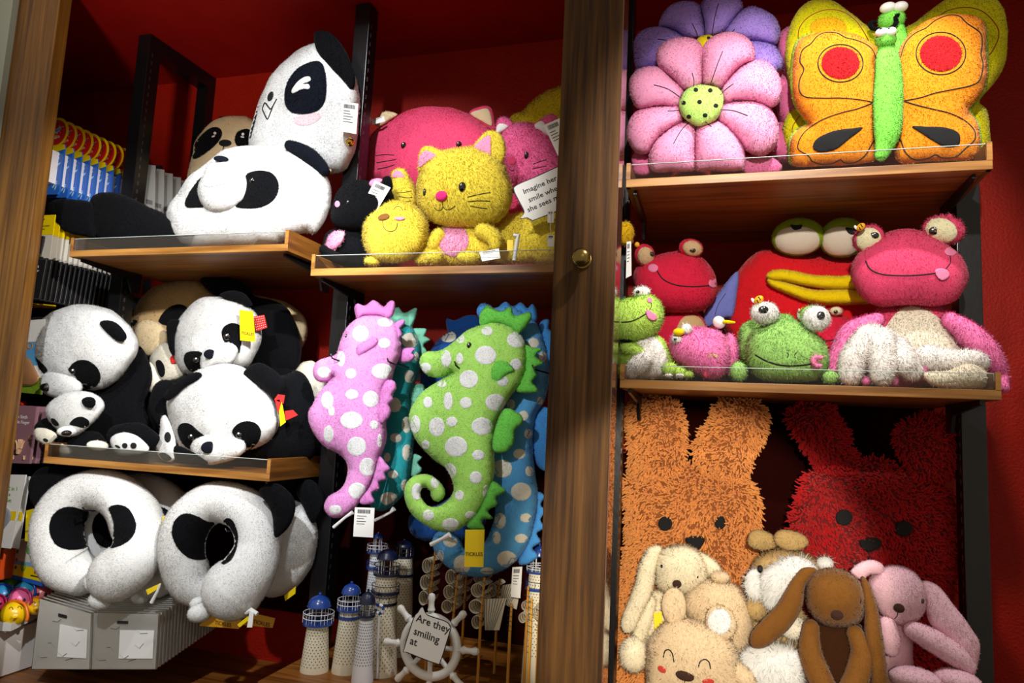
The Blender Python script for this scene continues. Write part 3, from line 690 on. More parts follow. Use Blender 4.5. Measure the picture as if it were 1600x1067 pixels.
def bee(t, K_, x, y, r, Y, parent):
    b = t.ell('bee', *K_.e(x, y, r, r*.75), BEE, Y, rot=-40, fur='none', parent=parent, sub=3)
    for o in (-.35, .35): t.stitch([b], K_([(x+o*r-.4*r, y-.6*r), (x+o*r, y), (x+o*r+.3*r, y+.6*r)]), THREAD, r/K_.k*.22, smooth=False)
    t.ell('bee_wing', *K_.e(x-r*1.1, y+r*.1, r*.55, r*.3), EYEW, Y, rot=60, rz=1, fur='none', parent=parent, sub=2)
    return b
# big red bird
t = Toy('bird_plush', 'large red bird plush with heavy-lidded green eyes and a yellow beak', 'plush toy', 2.16)
b = t.pil('body', kO([(42, 640), (55, 520), (80, 400), (120, 330), (180, 270), (240, 240), (330, 236), (450, 245), (600, 268), (720, 280), (850, 300), (900, 420), (900, 560), (850, 700), (700, 790), (500, 850), (200, 850), (80, 760)]), CRIM2, 2.17, H=52, lump=.006)
t.pil('upper_beak', kO([(253, 378), (268, 348), (310, 336), (380, 340), (500, 363), (620, 370), (740, 373), (760, 430), (700, 440), (560, 438), (450, 423), (350, 398), (290, 395)]), BANANA, 2.075, H=16)
t.pil('lower_beak', kO([(258, 388), (300, 390), (400, 415), (520, 440), (700, 443), (820, 470), (820, 512), (700, 522), (560, 522), (450, 500), (340, 452), (280, 420)]), BANANA, 2.07, H=18)
OLV = plush('olive_green_plush', '8ea418', .08); PALE = plush('pale_eye_cloth', 'd9cbb6', .04)
for x, y, rx, ry, c, p in ((422, 168, 128, 98, (420, 185, 116, 72), [(383, 103), (412, 106), (443, 103), (440, 122), (420, 130), (398, 128)]), (655, 172, 112, 103, (645, 190, 96, 76), [(670, 118), (700, 122), (728, 126), (728, 145), (708, 155), (684, 145)])):
    e_ = t.ell('eye', *kO.e(x, y, rx, ry), OLV, 2.10, rz=20); t.patch([e_], kO.o(*c, e=2.3), PALE, 'eye_cloth', off=.003, raw=True); t.patch([e_], kO(p), M['felt_black'], 'half_pupil', off=.005)
t.pil('wing', kN([(665, 325), (610, 375), (560, 440), (500, 520), (473, 590), (490, 628), (540, 605), (590, 575), (640, 560), (660, 450)]), BLUEV, 2.13, H=9)
t.stitch([t.parts[-1]], kN([(600, 440), (560, 500), (540, 560)]), THREAD, .8)
t.fin()
# left red frog
t = Toy('frog_plush', 'red frog plush with cream tummy sitting at the left behind the lime frog', 'plush toy', 2.10)
bo = t.pil('body', kN([(200, 660), (250, 560), (350, 525), (440, 540), (490, 600), (510, 700), (440, 790), (220, 790)]), CRIM, 2.11, H=26)
h = t.pil('head', kN([(104, 400), (103, 340), (130, 290), (190, 250), (260, 225), (340, 211), (420, 222), (482, 260), (530, 320), (551, 390), (545, 460), (500, 520), (420, 548), (300, 550), (200, 525), (130, 475)]), CRIM, 2.09, H=48)
t.patch([bo], kN([(336, 640), (350, 595), (380, 565), (430, 558), (475, 590), (492, 650), (470, 690), (400, 700), (350, 680)]), TAN, 'tummy')
for a in ((163, 238, 53, 62, (198, 231, 18, 13), -15, (6, 4)), (412, 200, 64, 50, (421, 211, 17, 12), 15, (8, 0))): frog_eye(t, kN, *a[:4], CRIM, plush('tan_eye_cloth', 'cfae82', .04), a[4], 2.06, rot=a[5], wo=a[6], ws=.82)
t.ell('bee', *kN.e(122, 180, 14, 15), BEE, 2.04, fur='none', sub=3)
t.patch([h], kN.o(208, 305, 27, 22), TONGUE, 'cheek', raw=True); t.patch([h], kN([(508, 385), (515, 368), (530, 372), (545, 362), (548, 380), (540, 392), (548, 405), (530, 412), (512, 402)]), TONGUE, 'tongue', off=.006, step=2, h=2)
t.stitch([h], kN([(230, 320), (262, 365), (330, 396), (420, 405), (508, 400)]), THREAD, 2)
t.fin()
# small red frog
t = Toy('frog_plush', 'small red frog plush peeping out between the green frog and the big pink one', 'plush toy', 2.04)
h = t.pil('head', kO([(440, 640), (500, 590), (560, 578), (640, 572), (700, 605), (718, 660), (705, 730), (600, 790), (500, 780), (440, 700)]), CRIM, 2.05, H=26)
frog_eye(t, kO, 622, 553, 36, 24, CRIM, EYEC, (620, 557, 11, 10), 2.03); frog_eye(t, kO, 438, 575, 24, 34, CRIM, EYEC, None, 2.03); bee(t, kO, 448, 546, 16, 2.005, h)
t.stitch([h], kO([(555, 708), (600, 704), (640, 692)]), THREAD, 1.3)
t.pil('body', kO([(570, 760), (650, 730), (690, 800), (660, 900), (580, 900)]), CRIM, 2.06, H=20)
t.fin()
# big pink frog
t = Toy('frog_plush', 'largest pink frog plush with white tummy lounging at the right end of the shelf', 'plush toy', 1.97, fur='plush')
b = t.pil('body', kO([(835, 540), (950, 515), (1100, 510), (1210, 560), (1250, 650), (1290, 750), (1310, 900), (1100, 945), (830, 930), (815, 640)]), ROSE, 2.0, H=38)
t.patch([b], kO([(860, 690), (890, 620), (950, 550), (1010, 528), (1090, 548), (1170, 600), (1235, 680), (1285, 760), (1290, 850), (1150, 900), (950, 900), (880, 800)]), plush('ivory_plush', 'efe6cf', .05), 'tummy', fur='plush', off=.003)
h = t.pil('head', kO([(700, 385), (702, 320), (740, 250), (800, 200), (880, 150), (980, 127), (1080, 140), (1170, 180), (1250, 240), (1300, 310), (1313, 375), (1290, 440), (1235, 500), (1150, 522), (1050, 522), (950, 528), (850, 530), (780, 502), (730, 450)]), ROSE, 1.96, H=52, lump=.005, fur='short')
frog_eye(t, kO, 790, 178, 76, 70, ROSE, EYEC, (820, 160, 23, 18), 1.955, wo=(2, 4), ws=.88, rot=-25); frog_eye(t, kO, 1180, 132, 97, 74, ROSE, EYEC, (1132, 135, 25, 21), 1.965, wo=(-10, 2), ws=.86, rot=15)
bee(t, kO, 750, 115, 24, 1.91, h)
t.ell('hang_loop', *kO.e(1212, 60, 12, 14), ROSE, 1.95, sub=2)
t.stitch([h], kO([(775, 292), (800, 335), (860, 361), (960, 368), (1060, 365), (1140, 355)]), THREAD, 2); t.stitch([h], kO([(1215, 265), (1217, 300), (1190, 335)]), THREAD, 1.3)
t.patch([h], kO.o(1217, 243, 30, 22), TONGUE, 'cheek', raw=True); t.patch([h], kO([(1138, 340), (1165, 330), (1200, 340), (1212, 365), (1195, 388), (1165, 392), (1142, 368)]), TONGUE, 'tongue', off=.006)
t.limb('arm', kO.l([(1215, 600, 42), (1310, 670, 58), (1390, 750, 60), (1450, 830, 46), (1482, 900, 30), (1500, 955, 22, -.04)]), HPINK, 1.95); t.limb('arm', kO.l([(830, 600, 36), (760, 630, 46), (690, 670, 52), (640, 770, 46), (610, 850, 34)]), HPINK, 1.93)
IV = plush('ivory_white_plush', 'f2ece4', .05)
for p, s_ in (([(800, 700, 80), (715, 800, 70), (695, 880, 58)], (780, 915, 28, 24)), ([(850, 720, 82, -.01), (865, 830, 72, -.02), (860, 885, 58, -.02)], (925, 892, 24, 50)), ([(930, 760, 78, 0), (985, 825, 72, -.015), (1015, 860, 56, -.015)], (1078, 862, 20, 50))):
    t.ell('sole', *kO.e(*s_), HPINK, 1.892, rz=8, sub=3); t.limb('leg', kO.l(p), IV, 1.885)
t.limb('leg', kO.l([(1100, 800, 70), (1210, 812, 58), (1330, 806, 50), (1375, 820, 42)]), IV, 1.90)
t.pil('foot', kO([(1080, 870), (1200, 862), (1300, 825), (1380, 845), (1432, 900), (1410, 945), (1300, 957), (1150, 947), (1085, 915)]), plush('ivory_plush2', 'efe3c8', .05), 1.86, H=16)
t.fin()
# green frog
t = Toy('frog_plush', 'mid green frog plush with big white eyes and a bee on one eye, front centre', 'plush toy', 1.90, fur='plush')
t.pil('body', kO([(113, 690), (130, 630), (180, 600), (250, 575), (340, 570), (400, 590), (420, 700), (300, 850), (150, 830), (120, 780)]), FGRN, 1.955, H=26)
h = t.pil('head', kO([(158, 700), (185, 655), (235, 630), (320, 588), (370, 590), (430, 612), (500, 660), (560, 720), (582, 790), (575, 850), (540, 900), (480, 922), (350, 924), (240, 912), (180, 872), (155, 810), (150, 750)]), FGRN, 1.905, H=42)
t.ell('foot', *kO.e(112, 868, 42, 50), FGRN, 1.88); t.ell('foot', *kO.e(592, 897, 38, 32), FGRN, 1.88)
EW = plush('white_eye_plush', 'f0eee6', .03)
frog_eye(t, kO, 250, 562, 71, 58, EW, None, (243, 546, 25, 20), 1.875, rot=10); bee(t, kO, 218, 495, 27, 1.865, h)
a = t.ell('eye_rim', *kO.e(495, 580, 58, 56), FGRN, 1.89, rz=12); frog_eye(t, kO, 518, 592, 68, 66, EW, None, (542, 577, 20, 23), 1.875)
t.stitch([h], kO([(200, 780), (260, 813), (340, 835), (430, 836), (500, 826)]), THREAD, 2.4); t.stitch([h], kO([(366, 768), (374, 780), (366, 796)]), THREAD, 1.4); t.stitch([h], kO([(417, 768), (405, 780), (410, 798)]), THREAD, 1.4)
t.limb('tongue', kO.l([(545, 795, 8), (515, 795, 13), (503, 815, 14), (520, 838, 12), (540, 836, 7)]), TONGUE, 1.84, n=12)
t.fin()
# pink bird
t = Toy('bird_plush', 'small hot pink bird plush tipped over beside the lime frog', 'plush toy', 1.90, fur='plush')
t.ell('tail', *kN.e(620, 770, 42, 110), HPINK, 1.93, rz=20)
b = t.pil('body', kN([(298, 700), (325, 645), (400, 622), (500, 625), (575, 650), (615, 720), (620, 800), (600, 870), (540, 905), (480, 890), (420, 860), (350, 825), (308, 770)]), HPINK, 1.90, H=36)
t.ell('wing', *kN.e(505, 700, 48, 36), HPINK, 1.865, rz=8, rot=20)
for x, y, rx, ry in ((388, 634, 30, 30), (337, 688, 28, 22)):
    e_ = t.ell('eye', *kN.e(x, y, rx, ry), EW, 1.862, sub=3)
t.ell('pupil', *kN.e(328, 690, 10, 8), EYE, 1.853, rz=3, fur='none', sub=3)
t.ell('beak', *kN.e(345, 650, 29, 21), BANANA, 1.85, fur='none'); t.limb('horn', kN.l([(480, 755, 16), (510, 772, 20), (545, 780, 11)]), plush('tan_felt', 'd8b888', .05), 1.85, n=12)
t.ell('nub', *kN.e(492, 872, 17, 26), ROSE, 1.87, sub=3)
c = t.ell('chick', *kN.e(563, 598, 32, 36), EW, 1.90, rot=-30, sub=3, fur='none'); t.limb('chick_beak', kN.l([(590, 594, 8), (615, 596, 9), (645, 598, 5)]), BANANA, 1.885, n=10, fur='none')
t.stitch([b], kN([(430, 660), (455, 700), (450, 750)]), mat('pink_thread', 'c03070', .8), 1)
t.fin()
# lime frog
t = Toy('frog_plush', 'lime frog plush with cream paws, leftmost in front beside the door stile', 'plush toy', 1.88, fur='plush')
b = t.pil('body', kN([(20, 760), (60, 690), (130, 655), (200, 652), (262, 690), (300, 760), (325, 830), (335, 895), (180, 905), (40, 905)]), LGRN, 1.91, H=22)
t.patch([b], kN([(110, 740), (140, 690), (185, 668), (235, 695), (270, 750), (288, 820), (272, 895), (150, 900)]), IV, 'tummy', fur='plush')
h = t.pil('head', kN([(-30, 520), (30, 480), (100, 460), (150, 445), (210, 455), (250, 490), (266, 550), (255, 610), (220, 660), (150, 690), (80, 703), (20, 700), (-30, 640)]), LGRN, 1.895, H=34)
frog_eye(t, kN, 148, 434, 45, 28, EW, None, (126, 434, 10, 9), 1.89)
t.stitch([h], kN([(38, 597), (90, 592), (130, 575), (175, 548)]), THREAD, 1.8); t.stitch([h], kN([(197, 490), (200, 510), (190, 530)]), THREAD, 1.2)
t.patch([h], kN([(170, 535), (185, 530), (205, 545), (228, 560), (230, 580), (210, 590), (185, 580), (172, 560)]), TONGUE, 'tongue', off=.006, h=2.5); t.patch([h], kN.o(190, 478, 14, 14), TONGUE, 'cheek', raw=True, h=2.5)
t.ell('ribbon', *kN.e(60, 697, 34, 8), BLK, 1.87, rz=4, fur='none', sub=3)
t.limb('arm', kN.l([(60, 735, 30), (110, 745, 34), (150, 770, 30)]), LGRN, 1.88); t.limb('paw', kN.l([(165, 800, 46), (120, 835, 52), (92, 860, 40)]), IV, 1.855)
for x, y, rx, ry in ((300, 852, 42, 38), (352, 866, 38, 30), (398, 878, 28, 20)): f_ = t.ell('toe', *kN.e(x, y, rx, ry), LGRN, 1.87, sub=3)
for x in (292, 352): t.ell('toe_pad', *kN.e(x, 884, 22, 12), IV, 1.855, sub=3)
t.fin()
t = Toy('yellow_plush', 'fuzzy yellow plush ball with white tag peeping out beside the door stile', 'plush toy', 1.95, fur='plush')
b = t.ell('body', *kN.e(60, 118, 46, 62), plush('golden_plush', 'e8b81c', .1), 1.97, rz=12)
MB().tube([at(976, 300, 1.98), at(977, 325, 1.975)], .002, 6)
r_ = t.fin(); m_ = MB(); m_.tube([at(976, 296, 1.985), at(977, 335, 1.97)], .0015, 6); m_.out('hanging_cord', M['black_metal'], r_)
tag_card(r_, kN([(66, 165), (90, 160), (92, 345), (62, 360)]), 1.93, M['paper'], lines=4)
# ================================================================== lower right bay: rabbits
ORCH = plush('orange_chenille', 'ec9c54', .10); RECH = plush('red_chenille', 'c0181c', .12)
FUR['chen_r'] = FUR['chenille']
def chenille_rabbit(label, K_, body, ears, eyes, nose, m, Y, H, mouth=(), back=None):
    t = Toy('chenille_rabbit', label, 'plush toy', Y, None, 'chenille'); t.backing = back; b = t.pil('body', K_(body), m, Y, H=H, lump=.006)
    for e_ in ears: t.pil('ear', K_(e_), m, Y-.005, H=26, lump=.004)
    for e_ in eyes: t.patch([b], K_.o(*e_), M['felt_black'], 'eye', off=.012, raw=True, h=3)
    t.patch([b], K_(nose), M['felt_black'], 'nose', off=.013, h=3)
    for l in mouth: t.stitch([b], K_(l), THREAD, 2, off=.012)
    return t.fin()
chenille_rabbit('orange shaggy chenille rabbit with tall ears and small black eyes', kP,
    [(78, 340), (130, 322), (250, 312), (320, 280), (390, 315), (500, 325), (548, 380), (568, 470), (560, 560), (548, 640), (560, 740), (530, 1000), (480, 1180), (60, 1180), (52, 880), (62, 760), (76, 640), (86, 500), (80, 400)],
    [[(90, 80), (130, 47), (200, 38), (258, 60), (288, 110), (298, 200), (292, 320), (200, 345), (110, 335), (97, 220), (88, 140)], [(410, 72), (470, 50), (550, 60), (590, 112), (578, 190), (545, 260), (505, 345), (420, 340), (350, 310), (327, 240), (350, 180), (385, 130)]],
    [(227, 498, 25, 26), (423, 495, 19, 23)], [(298, 552), (330, 542), (362, 545), (366, 566), (337, 598), (315, 582)], ORCH, 2.13, 44, back=mat('tan_backing', '8a4e1c', .9))
chenille_rabbit('dark red chenille rabbit in the shade, one ear flopped forward', kQ,
    [(240, 325), (300, 295), (400, 290), (500, 265), (600, 300), (700, 345), (768, 390), (782, 500), (784, 650), (770, 800), (760, 1130), (200, 1130), (172, 700), (190, 520), (215, 420)],
    [[(184, 130), (200, 85), (260, 65), (335, 75), (378, 150), (418, 240), (440, 310), (370, 340), (300, 310), (250, 240), (204, 170)], [(568, 200), (590, 150), (650, 117), (720, 112), (790, 150), (815, 220), (800, 290), (740, 345), (660, 340), (600, 280)]],
    [(385, 476, 30, 29), (598, 516, 31, 27)], [(440, 560), (478, 547), (516, 555), (515, 580), (480, 598), (455, 590)], RECH, 2.19, 40, back=mat('maroon_backing', '6a0a0c', .9), mouth=[[(473, 598), (474, 625)], [(400, 622), (420, 640), (440, 640)]])
NOSE = plush('brown_nose_felt', '3a241c', .05)
# cream floppy rabbit
CRM = plush('ivory_rabbit_plush', 'efe2c2', .07)
t = Toy('rabbit_plush', 'cream rabbit plush with long drooping ear, against the orange rabbit', 'plush toy', 1.98, fur='plush')
t.pil('body', kP([(170, 740), (230, 735), (320, 770), (330, 900), (260, 970), (150, 1010), (100, 940), (118, 840), (140, 780)]), CRM, 2.0, H=24)
h = t.pil('head', kP([(188, 650), (200, 600), (240, 576), (300, 572), (350, 598), (376, 650), (376, 700), (340, 742), (280, 757), (220, 742), (192, 705)]), CRM, 1.975, H=34)
t.pil('ear', kP([(215, 582), (170, 582), (140, 630), (115, 720), (88, 790), (68, 850), (80, 886), (112, 882), (150, 815), (182, 740), (196, 660)]), CRM, 1.955, H=11); t.pil('ear', kP([(345, 600), (390, 618), (426, 660), (414, 695), (385, 690), (362, 650)]), CRM, 1.97, H=10)
for x, y in ((215, 650), (341, 686)): t.ell('eye', *kP.e(x, y, 6, 7), EYE, 1.935, rz=2, fur='none', sub=3)
t.ell('nose', *kP.e(269, 713, 16, 14), NOSE, 1.918, rz=4, fur='none', sub=3)
t.limb('arm', kP.l([(170, 780, 26), (150, 850, 30), (135, 900, 26)]), CRM, 1.97); t.ell('foot', *kP.e(115, 965, 50, 58), CRM, 1.94)
r_ = t.fin(); tag_card(r_, kP([(185, 818), (214, 812), (218, 850), (190, 884)]), 1.935, TAGY, label='yellow tag', barcode=False)
# beige bear
BEI = plush('beige_plush', 'e2c8a2', .10)
t = Toy('bear_plush', 'beige plush with closed smiling eyes bowing forward, bottom left of the rabbits', 'plush toy', 1.93, fur='plush')
t.pil('body', kP([(300, 745), (350, 705), (420, 697), (500, 740), (542, 840), (532, 910), (490, 970), (440, 970), (340, 870), (290, 800)]), BEI, 1.96, H=34)
h = t.pil('head', kP([(162, 985), (165, 920), (200, 868), (250, 830), (330, 838), (400, 862), (452, 900), (482, 950), (492, 1020), (485, 1130), (180, 1130), (160, 1050)]), BEI, 1.90, H=46)
t.ell('ear', *kP.e(258, 792, 43, 62), BEI, 1.89, rz=10); a = t.ell('ear', *kP.e(425, 850, 52, 58), BEI, 1.885, rz=10, rot=-20)
t.patch([a], kP.o(420, 848, 42, 46), WHT, 'inner_ear', fur='plush', raw=True); t.ell('tail', *kP.e(423, 690, 32, 21), BEI, 1.945)
for l in ([(220, 975), (226, 952), (240, 948), (252, 962), (258, 992)], [(345, 1012), (352, 990), (370, 982), (384, 994), (388, 1016)]): t.stitch([h], kP(l), THREAD, 2)
t.ell('nose', *kP.e(297, 1041, 33, 17), NOSE, 1.832, rz=4, rot=8, fur='none', sub=3)
for c in ((215, 1018, 17, 11, 35), (380, 1062, 22, 11, 0)): t.patch([h], kP.o(*c), plush('red_cheek_felt', 'd2453a', .05), 'cheek', raw=True, h=2.5)
t.stitch([h], kP([(296, 1056), (296, 1075)]), THREAD, 1.2)
t.limb('arm', kP.l([(470, 1010, 26), (510, 1050, 34), (525, 1070, 28)]), BEI, 1.89)
t.fin()
# white and tan long haired rabbit
LTAN = plush('light_tan_long_plush', 'c2a26a', .12); FUR['hair'] = (0.016, 80000, 0.0017)
t = Toy('rabbit_plush', 'long haired tan and white rabbit plush between the beige and brown toys', 'plush toy', 2.0, fur='hair')
t.pil('body', kQ([(20, 840), (60, 780), (180, 760), (260, 850), (240, 960), (120, 990), (30, 960)]), LTAN, 2.01, H=24, fur='plush')
h = t.pil('head', kQ([(48, 690), (65, 630), (110, 595), (180, 586), (250, 605), (310, 650), (330, 690), (250, 750), (150, 790), (70, 760)]), LTAN, 1.99, H=36, fur='plush')
t.pil('muzzle', kQ([(82, 690), (130, 640), (200, 612), (270, 635), (290, 680), (230, 740), (180, 790), (120, 810), (85, 760)]), WHT, 1.945, H=22)
t.ell('cheek', *kQ.e(70, 715, 38, 52), WHT, 1.95, rz=12); t.ell('cheek', *kQ.e(318, 640, 28, 24), WHT, 1.97, rz=10)
t.pil('ear', kQ([(42, 560), (50, 530), (80, 520), (125, 535), (150, 565), (130, 588), (85, 592), (50, 580)]), LTAN, 1.965, H=10, fur='plush'); t.pil('ear', kQ([(135, 545), (160, 520), (210, 525), (250, 545), (258, 572), (225, 592), (175, 592), (145, 575)]), LTAN, 1.95, H=11, fur='plush')
t.ell('eye', *kQ.e(86, 660, 10, 14), EYE, 1.93, rz=3, fur='none', sub=3)
t.ell('paw', *kQ.e(205, 870, 50, 40), WHT2, 1.95); t.ell('paw', *kQ.e(70, 800, 40, 40), LTAN, 1.96, fur='plush')
t.pil('tummy', kQ([(10, 1000), (25, 955), (80, 930), (160, 925), (225, 960), (245, 1030), (230, 1120), (40, 1120)]), WHT, 1.93, H=28)
t.fin()
# pink rabbit
PKR = plush('pale_pink_rabbit_plush', 'f6c8d6', .06)
t = Toy('rabbit_plush', 'pale pink rabbit plush with one ear hanging down, rightmost of the rabbits', 'plush toy', 1.97, fur='short')
t.pil('body', kQ([(500, 830), (560, 845), (620, 860), (632, 960), (628, 1040), (560, 1100), (520, 1000)]), PKR, 1.99, H=22)
h = t.pil('head', kQ([(468, 715), (500, 665), (560, 643), (630, 665), (672, 720), (680, 790), (652, 840), (600, 862), (550, 850), (510, 812), (485, 765)]), PKR, 1.965, H=38)
t.pil('ear', kQ([(408, 668), (440, 636), (490, 626), (527, 648), (522, 678), (480, 682), (455, 698), (430, 694)]), PKR, 1.935, H=10)
t.pil('ear', kQ([(662, 705), (720, 718), (780, 795), (830, 860), (872, 925), (866, 1000), (840, 1047), (790, 1012), (745, 910), (692, 850), (674, 780)]), PKR, 1.965, H=12)
for x, y, rx, ry in ((515, 727, 10, 10), (667, 775, 5, 9)): t.ell('eye', *kQ.e(x, y, rx, ry), EYE, 1.932, rz=3, fur='none', sub=3)
t.ell('nose', *kQ.e(582, 800, 18, 16), NOSE, 1.905, rz=5, fur='none', sub=3); t.stitch([h], kQ([(578, 815), (575, 828), (566, 838)]), THREAD, 1.2)
t.limb('arm', kQ.l([(635, 880, 32), (700, 915, 40), (780, 965, 40), (825, 1005, 30)]), PKR, 1.94); t.limb('arm', kQ.l([(540, 860, 28), (550, 910, 32), (552, 945, 26)]), PKR, 1.93)
t.ell('foot', *kQ.e(640, 1055, 85, 42), PKR, 1.92); t.ell('foot', *kQ.e(790, 1062, 76, 42), PKR, 1.93)
t.fin()
# brown rabbit
BRN = plush('brown_velvet_plush', '7c5020', .14, .35); DBR = plush('dark_brown_plush', '3c1f0a', .1)
t = Toy('rabbit_plush', 'golden brown rabbit plush with long hanging ears in front of the pink one', 'plush toy', 1.92, fur='short')
t.pil('body', kQ([(270, 850), (360, 860), (445, 860), (460, 950), (440, 1110), (290, 1110), (262, 950)]), DBR, 1.955, H=22)
h = t.pil('head', kQ([(248, 735), (256, 690), (300, 661), (360, 655), (420, 680), (460, 730), (467, 790), (442, 848), (390, 867), (320, 862), (270, 825), (250, 782)]), BRN, 1.915, H=44)
t.pil('ear', kQ([(290, 662), (240, 655), (208, 690), (150, 780), (80, 850), (50, 900), (60, 940), (110, 936), (180, 882), (232, 802), (248, 720)]), BRN, 1.89, H=12)
t.pil('ear', kQ([(446, 688), (480, 715), (505, 800), (522, 900), (538, 1000), (548, 1120), (490, 1120), (478, 1000), (462, 900), (456, 800)]), BRN, 1.90, H=12)
for x, y, rx, ry in ((284, 743, 9, 12), (441, 772, 7, 12)): t.ell('eye', *kQ.e(x, y, rx, ry), EYE, 1.88, rz=3, fur='none', sub=3)
t.ell('nose', *kQ.e(362, 824, 21, 17), NOSE, 1.846, rz=5, fur='none', sub=3)
t.limb('arm', kQ.l([(268, 870, 28), (265, 950, 38), (295, 1040, 42), (335, 1110, 38)]), BRN, 1.91); t.limb('arm', kQ.l([(425, 890, 28), (450, 960, 38), (432, 1045, 42), (395, 1110, 38)]), BRN, 1.91)
t.fin()
# ================================================================== upper left shelf: pandas
def eye(t, K_, x, y, rx, ry, Y, parent, target=None):
    if target is not None:
        h_, d = cast(target if isinstance(target, list) else [target], *K_([(x, y)])[0])
        if h_ is not None: Y = h_[0][1]
    e_ = t.ell('eye', *K_.e(x, y, rx, ry), EYE, Y-.001, rz=(rx+ry)/2/K_.k*.6, fur='none', parent=parent, sub=3)
    t.ell('glint', *K_.e(x-rx*.3, y-ry*.35, rx*.25, ry*.25), EYEW, Y-.001-(rx+ry)/2/K_.k*.6*scl(*K_([(x, y)])[0], Y), rz=.4, fur='none', parent=parent, sub=2)
    return e_
BLUSH = plush('blush_plush', 'eccdd4', .04); CREAM2 = plush('warm_cream_plush', 'e6cfa4', .06)
t = Toy('panda_cushion', 'cream panda cushion with teary eyes, at the back of the upper left shelf', 'plush toy', 2.26)
h = t.pil('head', kB([(165, 1130), (180, 1040), (208, 950), (215, 900), (260, 830), (330, 760), (420, 730), (500, 725), (560, 735), (640, 800), (660, 900), (620, 1050), (500, 1130), (300, 1180), (190, 1180)]), CREAM2, 2.26, H=30)
t.patch([h], kB([(205, 985), (203, 930), (245, 860), (310, 803), (360, 795), (386, 820), (380, 862), (340, 912), (280, 960), (225, 993)]), BLK, 'eye_patch', fur='short'); t.patch([h], kB([(468, 880), (480, 830), (520, 808), (560, 810), (590, 860), (560, 912), (490, 915)]), BLK, 'eye_patch', fur='short')
for p in ((343, 832, 9, 9), (333, 852, 12, 5, -20), (518, 838, 9, 9), (515, 856, 13, 5, 10)): t.patch([h], kB.o(*p), EYEW, 'eye_glint', off=.006, raw=True, h=2.5)
t.patch([h], kB.o(407, 894, 40, 22, 0), M['felt_black'], 'nose', raw=True); t.stitch([h], kB([(400, 915), (394, 930), (394, 948)]), THREAD, 1.5)
t.ell('ear', *kB.e(400, 752, 34, 24), BLK, 2.28, rz=8); t.fin()
# upright cushion panda
t = Toy('panda_cushion', 'big white panda cushion propped on its side, wearing a price tag and gold bell', 'plush toy', 2.10)
b = t.pil('head', kB([(965, 276), (900, 295), (820, 345), (740, 420), (680, 500), (630, 600), (590, 700), (560, 800), (548, 890), (590, 980), (800, 1040), (1000, 1090), (1100, 1085), (1160, 1060), (1205, 960), (1238, 820), (1250, 680), (1240, 560), (1215, 470), (1150, 400), (1080, 325), (1020, 286)]), WHT, 2.015, H=50, back=.3, lump=.007)
t.pil('ear', kB([(966, 205), (990, 193), (1035, 195), (1090, 222), (1150, 300), (1190, 380), (1216, 470), (1214, 540), (1185, 577), (1150, 540), (1100, 480), (1040, 400), (988, 330), (964, 265)]), BLK, 1.975, H=11)
ep = t.patch([b], kB([(960, 382), (1008, 392), (1030, 440), (1041, 530), (1030, 630), (985, 690), (900, 713), (820, 700), (782, 650), (780, 570), (808, 490), (870, 420)]), NVY, 'eye_patch', fur='fleece')
t.patch([b], kB([(830, 584), (824, 560), (860, 510), (900, 482), (932, 478), (942, 492), (935, 508), (895, 525), (925, 524), (936, 540), (930, 557), (900, 556), (875, 562)]), EYEW, 'eye_glint', off=.005, step=2, h=2.3)
t.patch([b], kB([(620, 598), (600, 640), (575, 740), (552, 830), (548, 880), (562, 870), (585, 800), (605, 720), (616, 650)]), NVY, 'eye_patch', h=2.5)
t.patch([b], kB.o(690, 602, 17, 32, 22), M['felt_black'], 'nose', raw=True, h=2); t.stitch([b], kB([(730, 618), (705, 665), (690, 682), (672, 660), (655, 642), (640, 680)]), THREAD, 2); t.stitch([b], kB([(706, 665), (690, 705), (672, 745), (652, 710), (640, 682)]), THREAD, 2)
t.patch([b], kB([(840, 735), (900, 718), (980, 705), (1010, 725), (960, 770), (900, 785), (850, 775)]), BLUSH, 'blush', fur='short', off=.001)
t.limb('arm', kB.l([(812, 910, 32), (860, 935, 44), (930, 975, 52), (1000, 1035, 44), (1030, 1070, 34)]), NVY, 1.925)
t.limb('arm', kR.l([(1340, 330, 20), (1375, 335, 18)]), CREAM2, 1.94, n=12)
r_ = t.fin(); tag_card(r_, kB([(1135, 635), (1240, 648), (1227, 838), (1127, 820)]), 1.925, M['paper'], lines=5)
MB().tube([at(546, 155, 1.94), at(547, 160, 1.93)], .0008, 5).out('tag_string', M['paper'], r_)
bp = at(546.7, 222, 1.92); g = MB().lathe(bp, [(.001, -.0145), (.007, -.0125), (.0125, -.007), (.0145, -.001), (.0155, -.0008), (.0155, .0012), (.0145, .0015), (.0125, .007), (.007, .0125), (.001, .0145)], 20)
g.tube([bp+[0, 0, .014], bp+[.004, 0, .019], bp+[0, 0, .023], bp+[-.004, 0, .019], bp+[0, 0, .014]], .001, 6); g.out('bell', M['gold'], r_, smooth=True, label='round gold jingle bell')
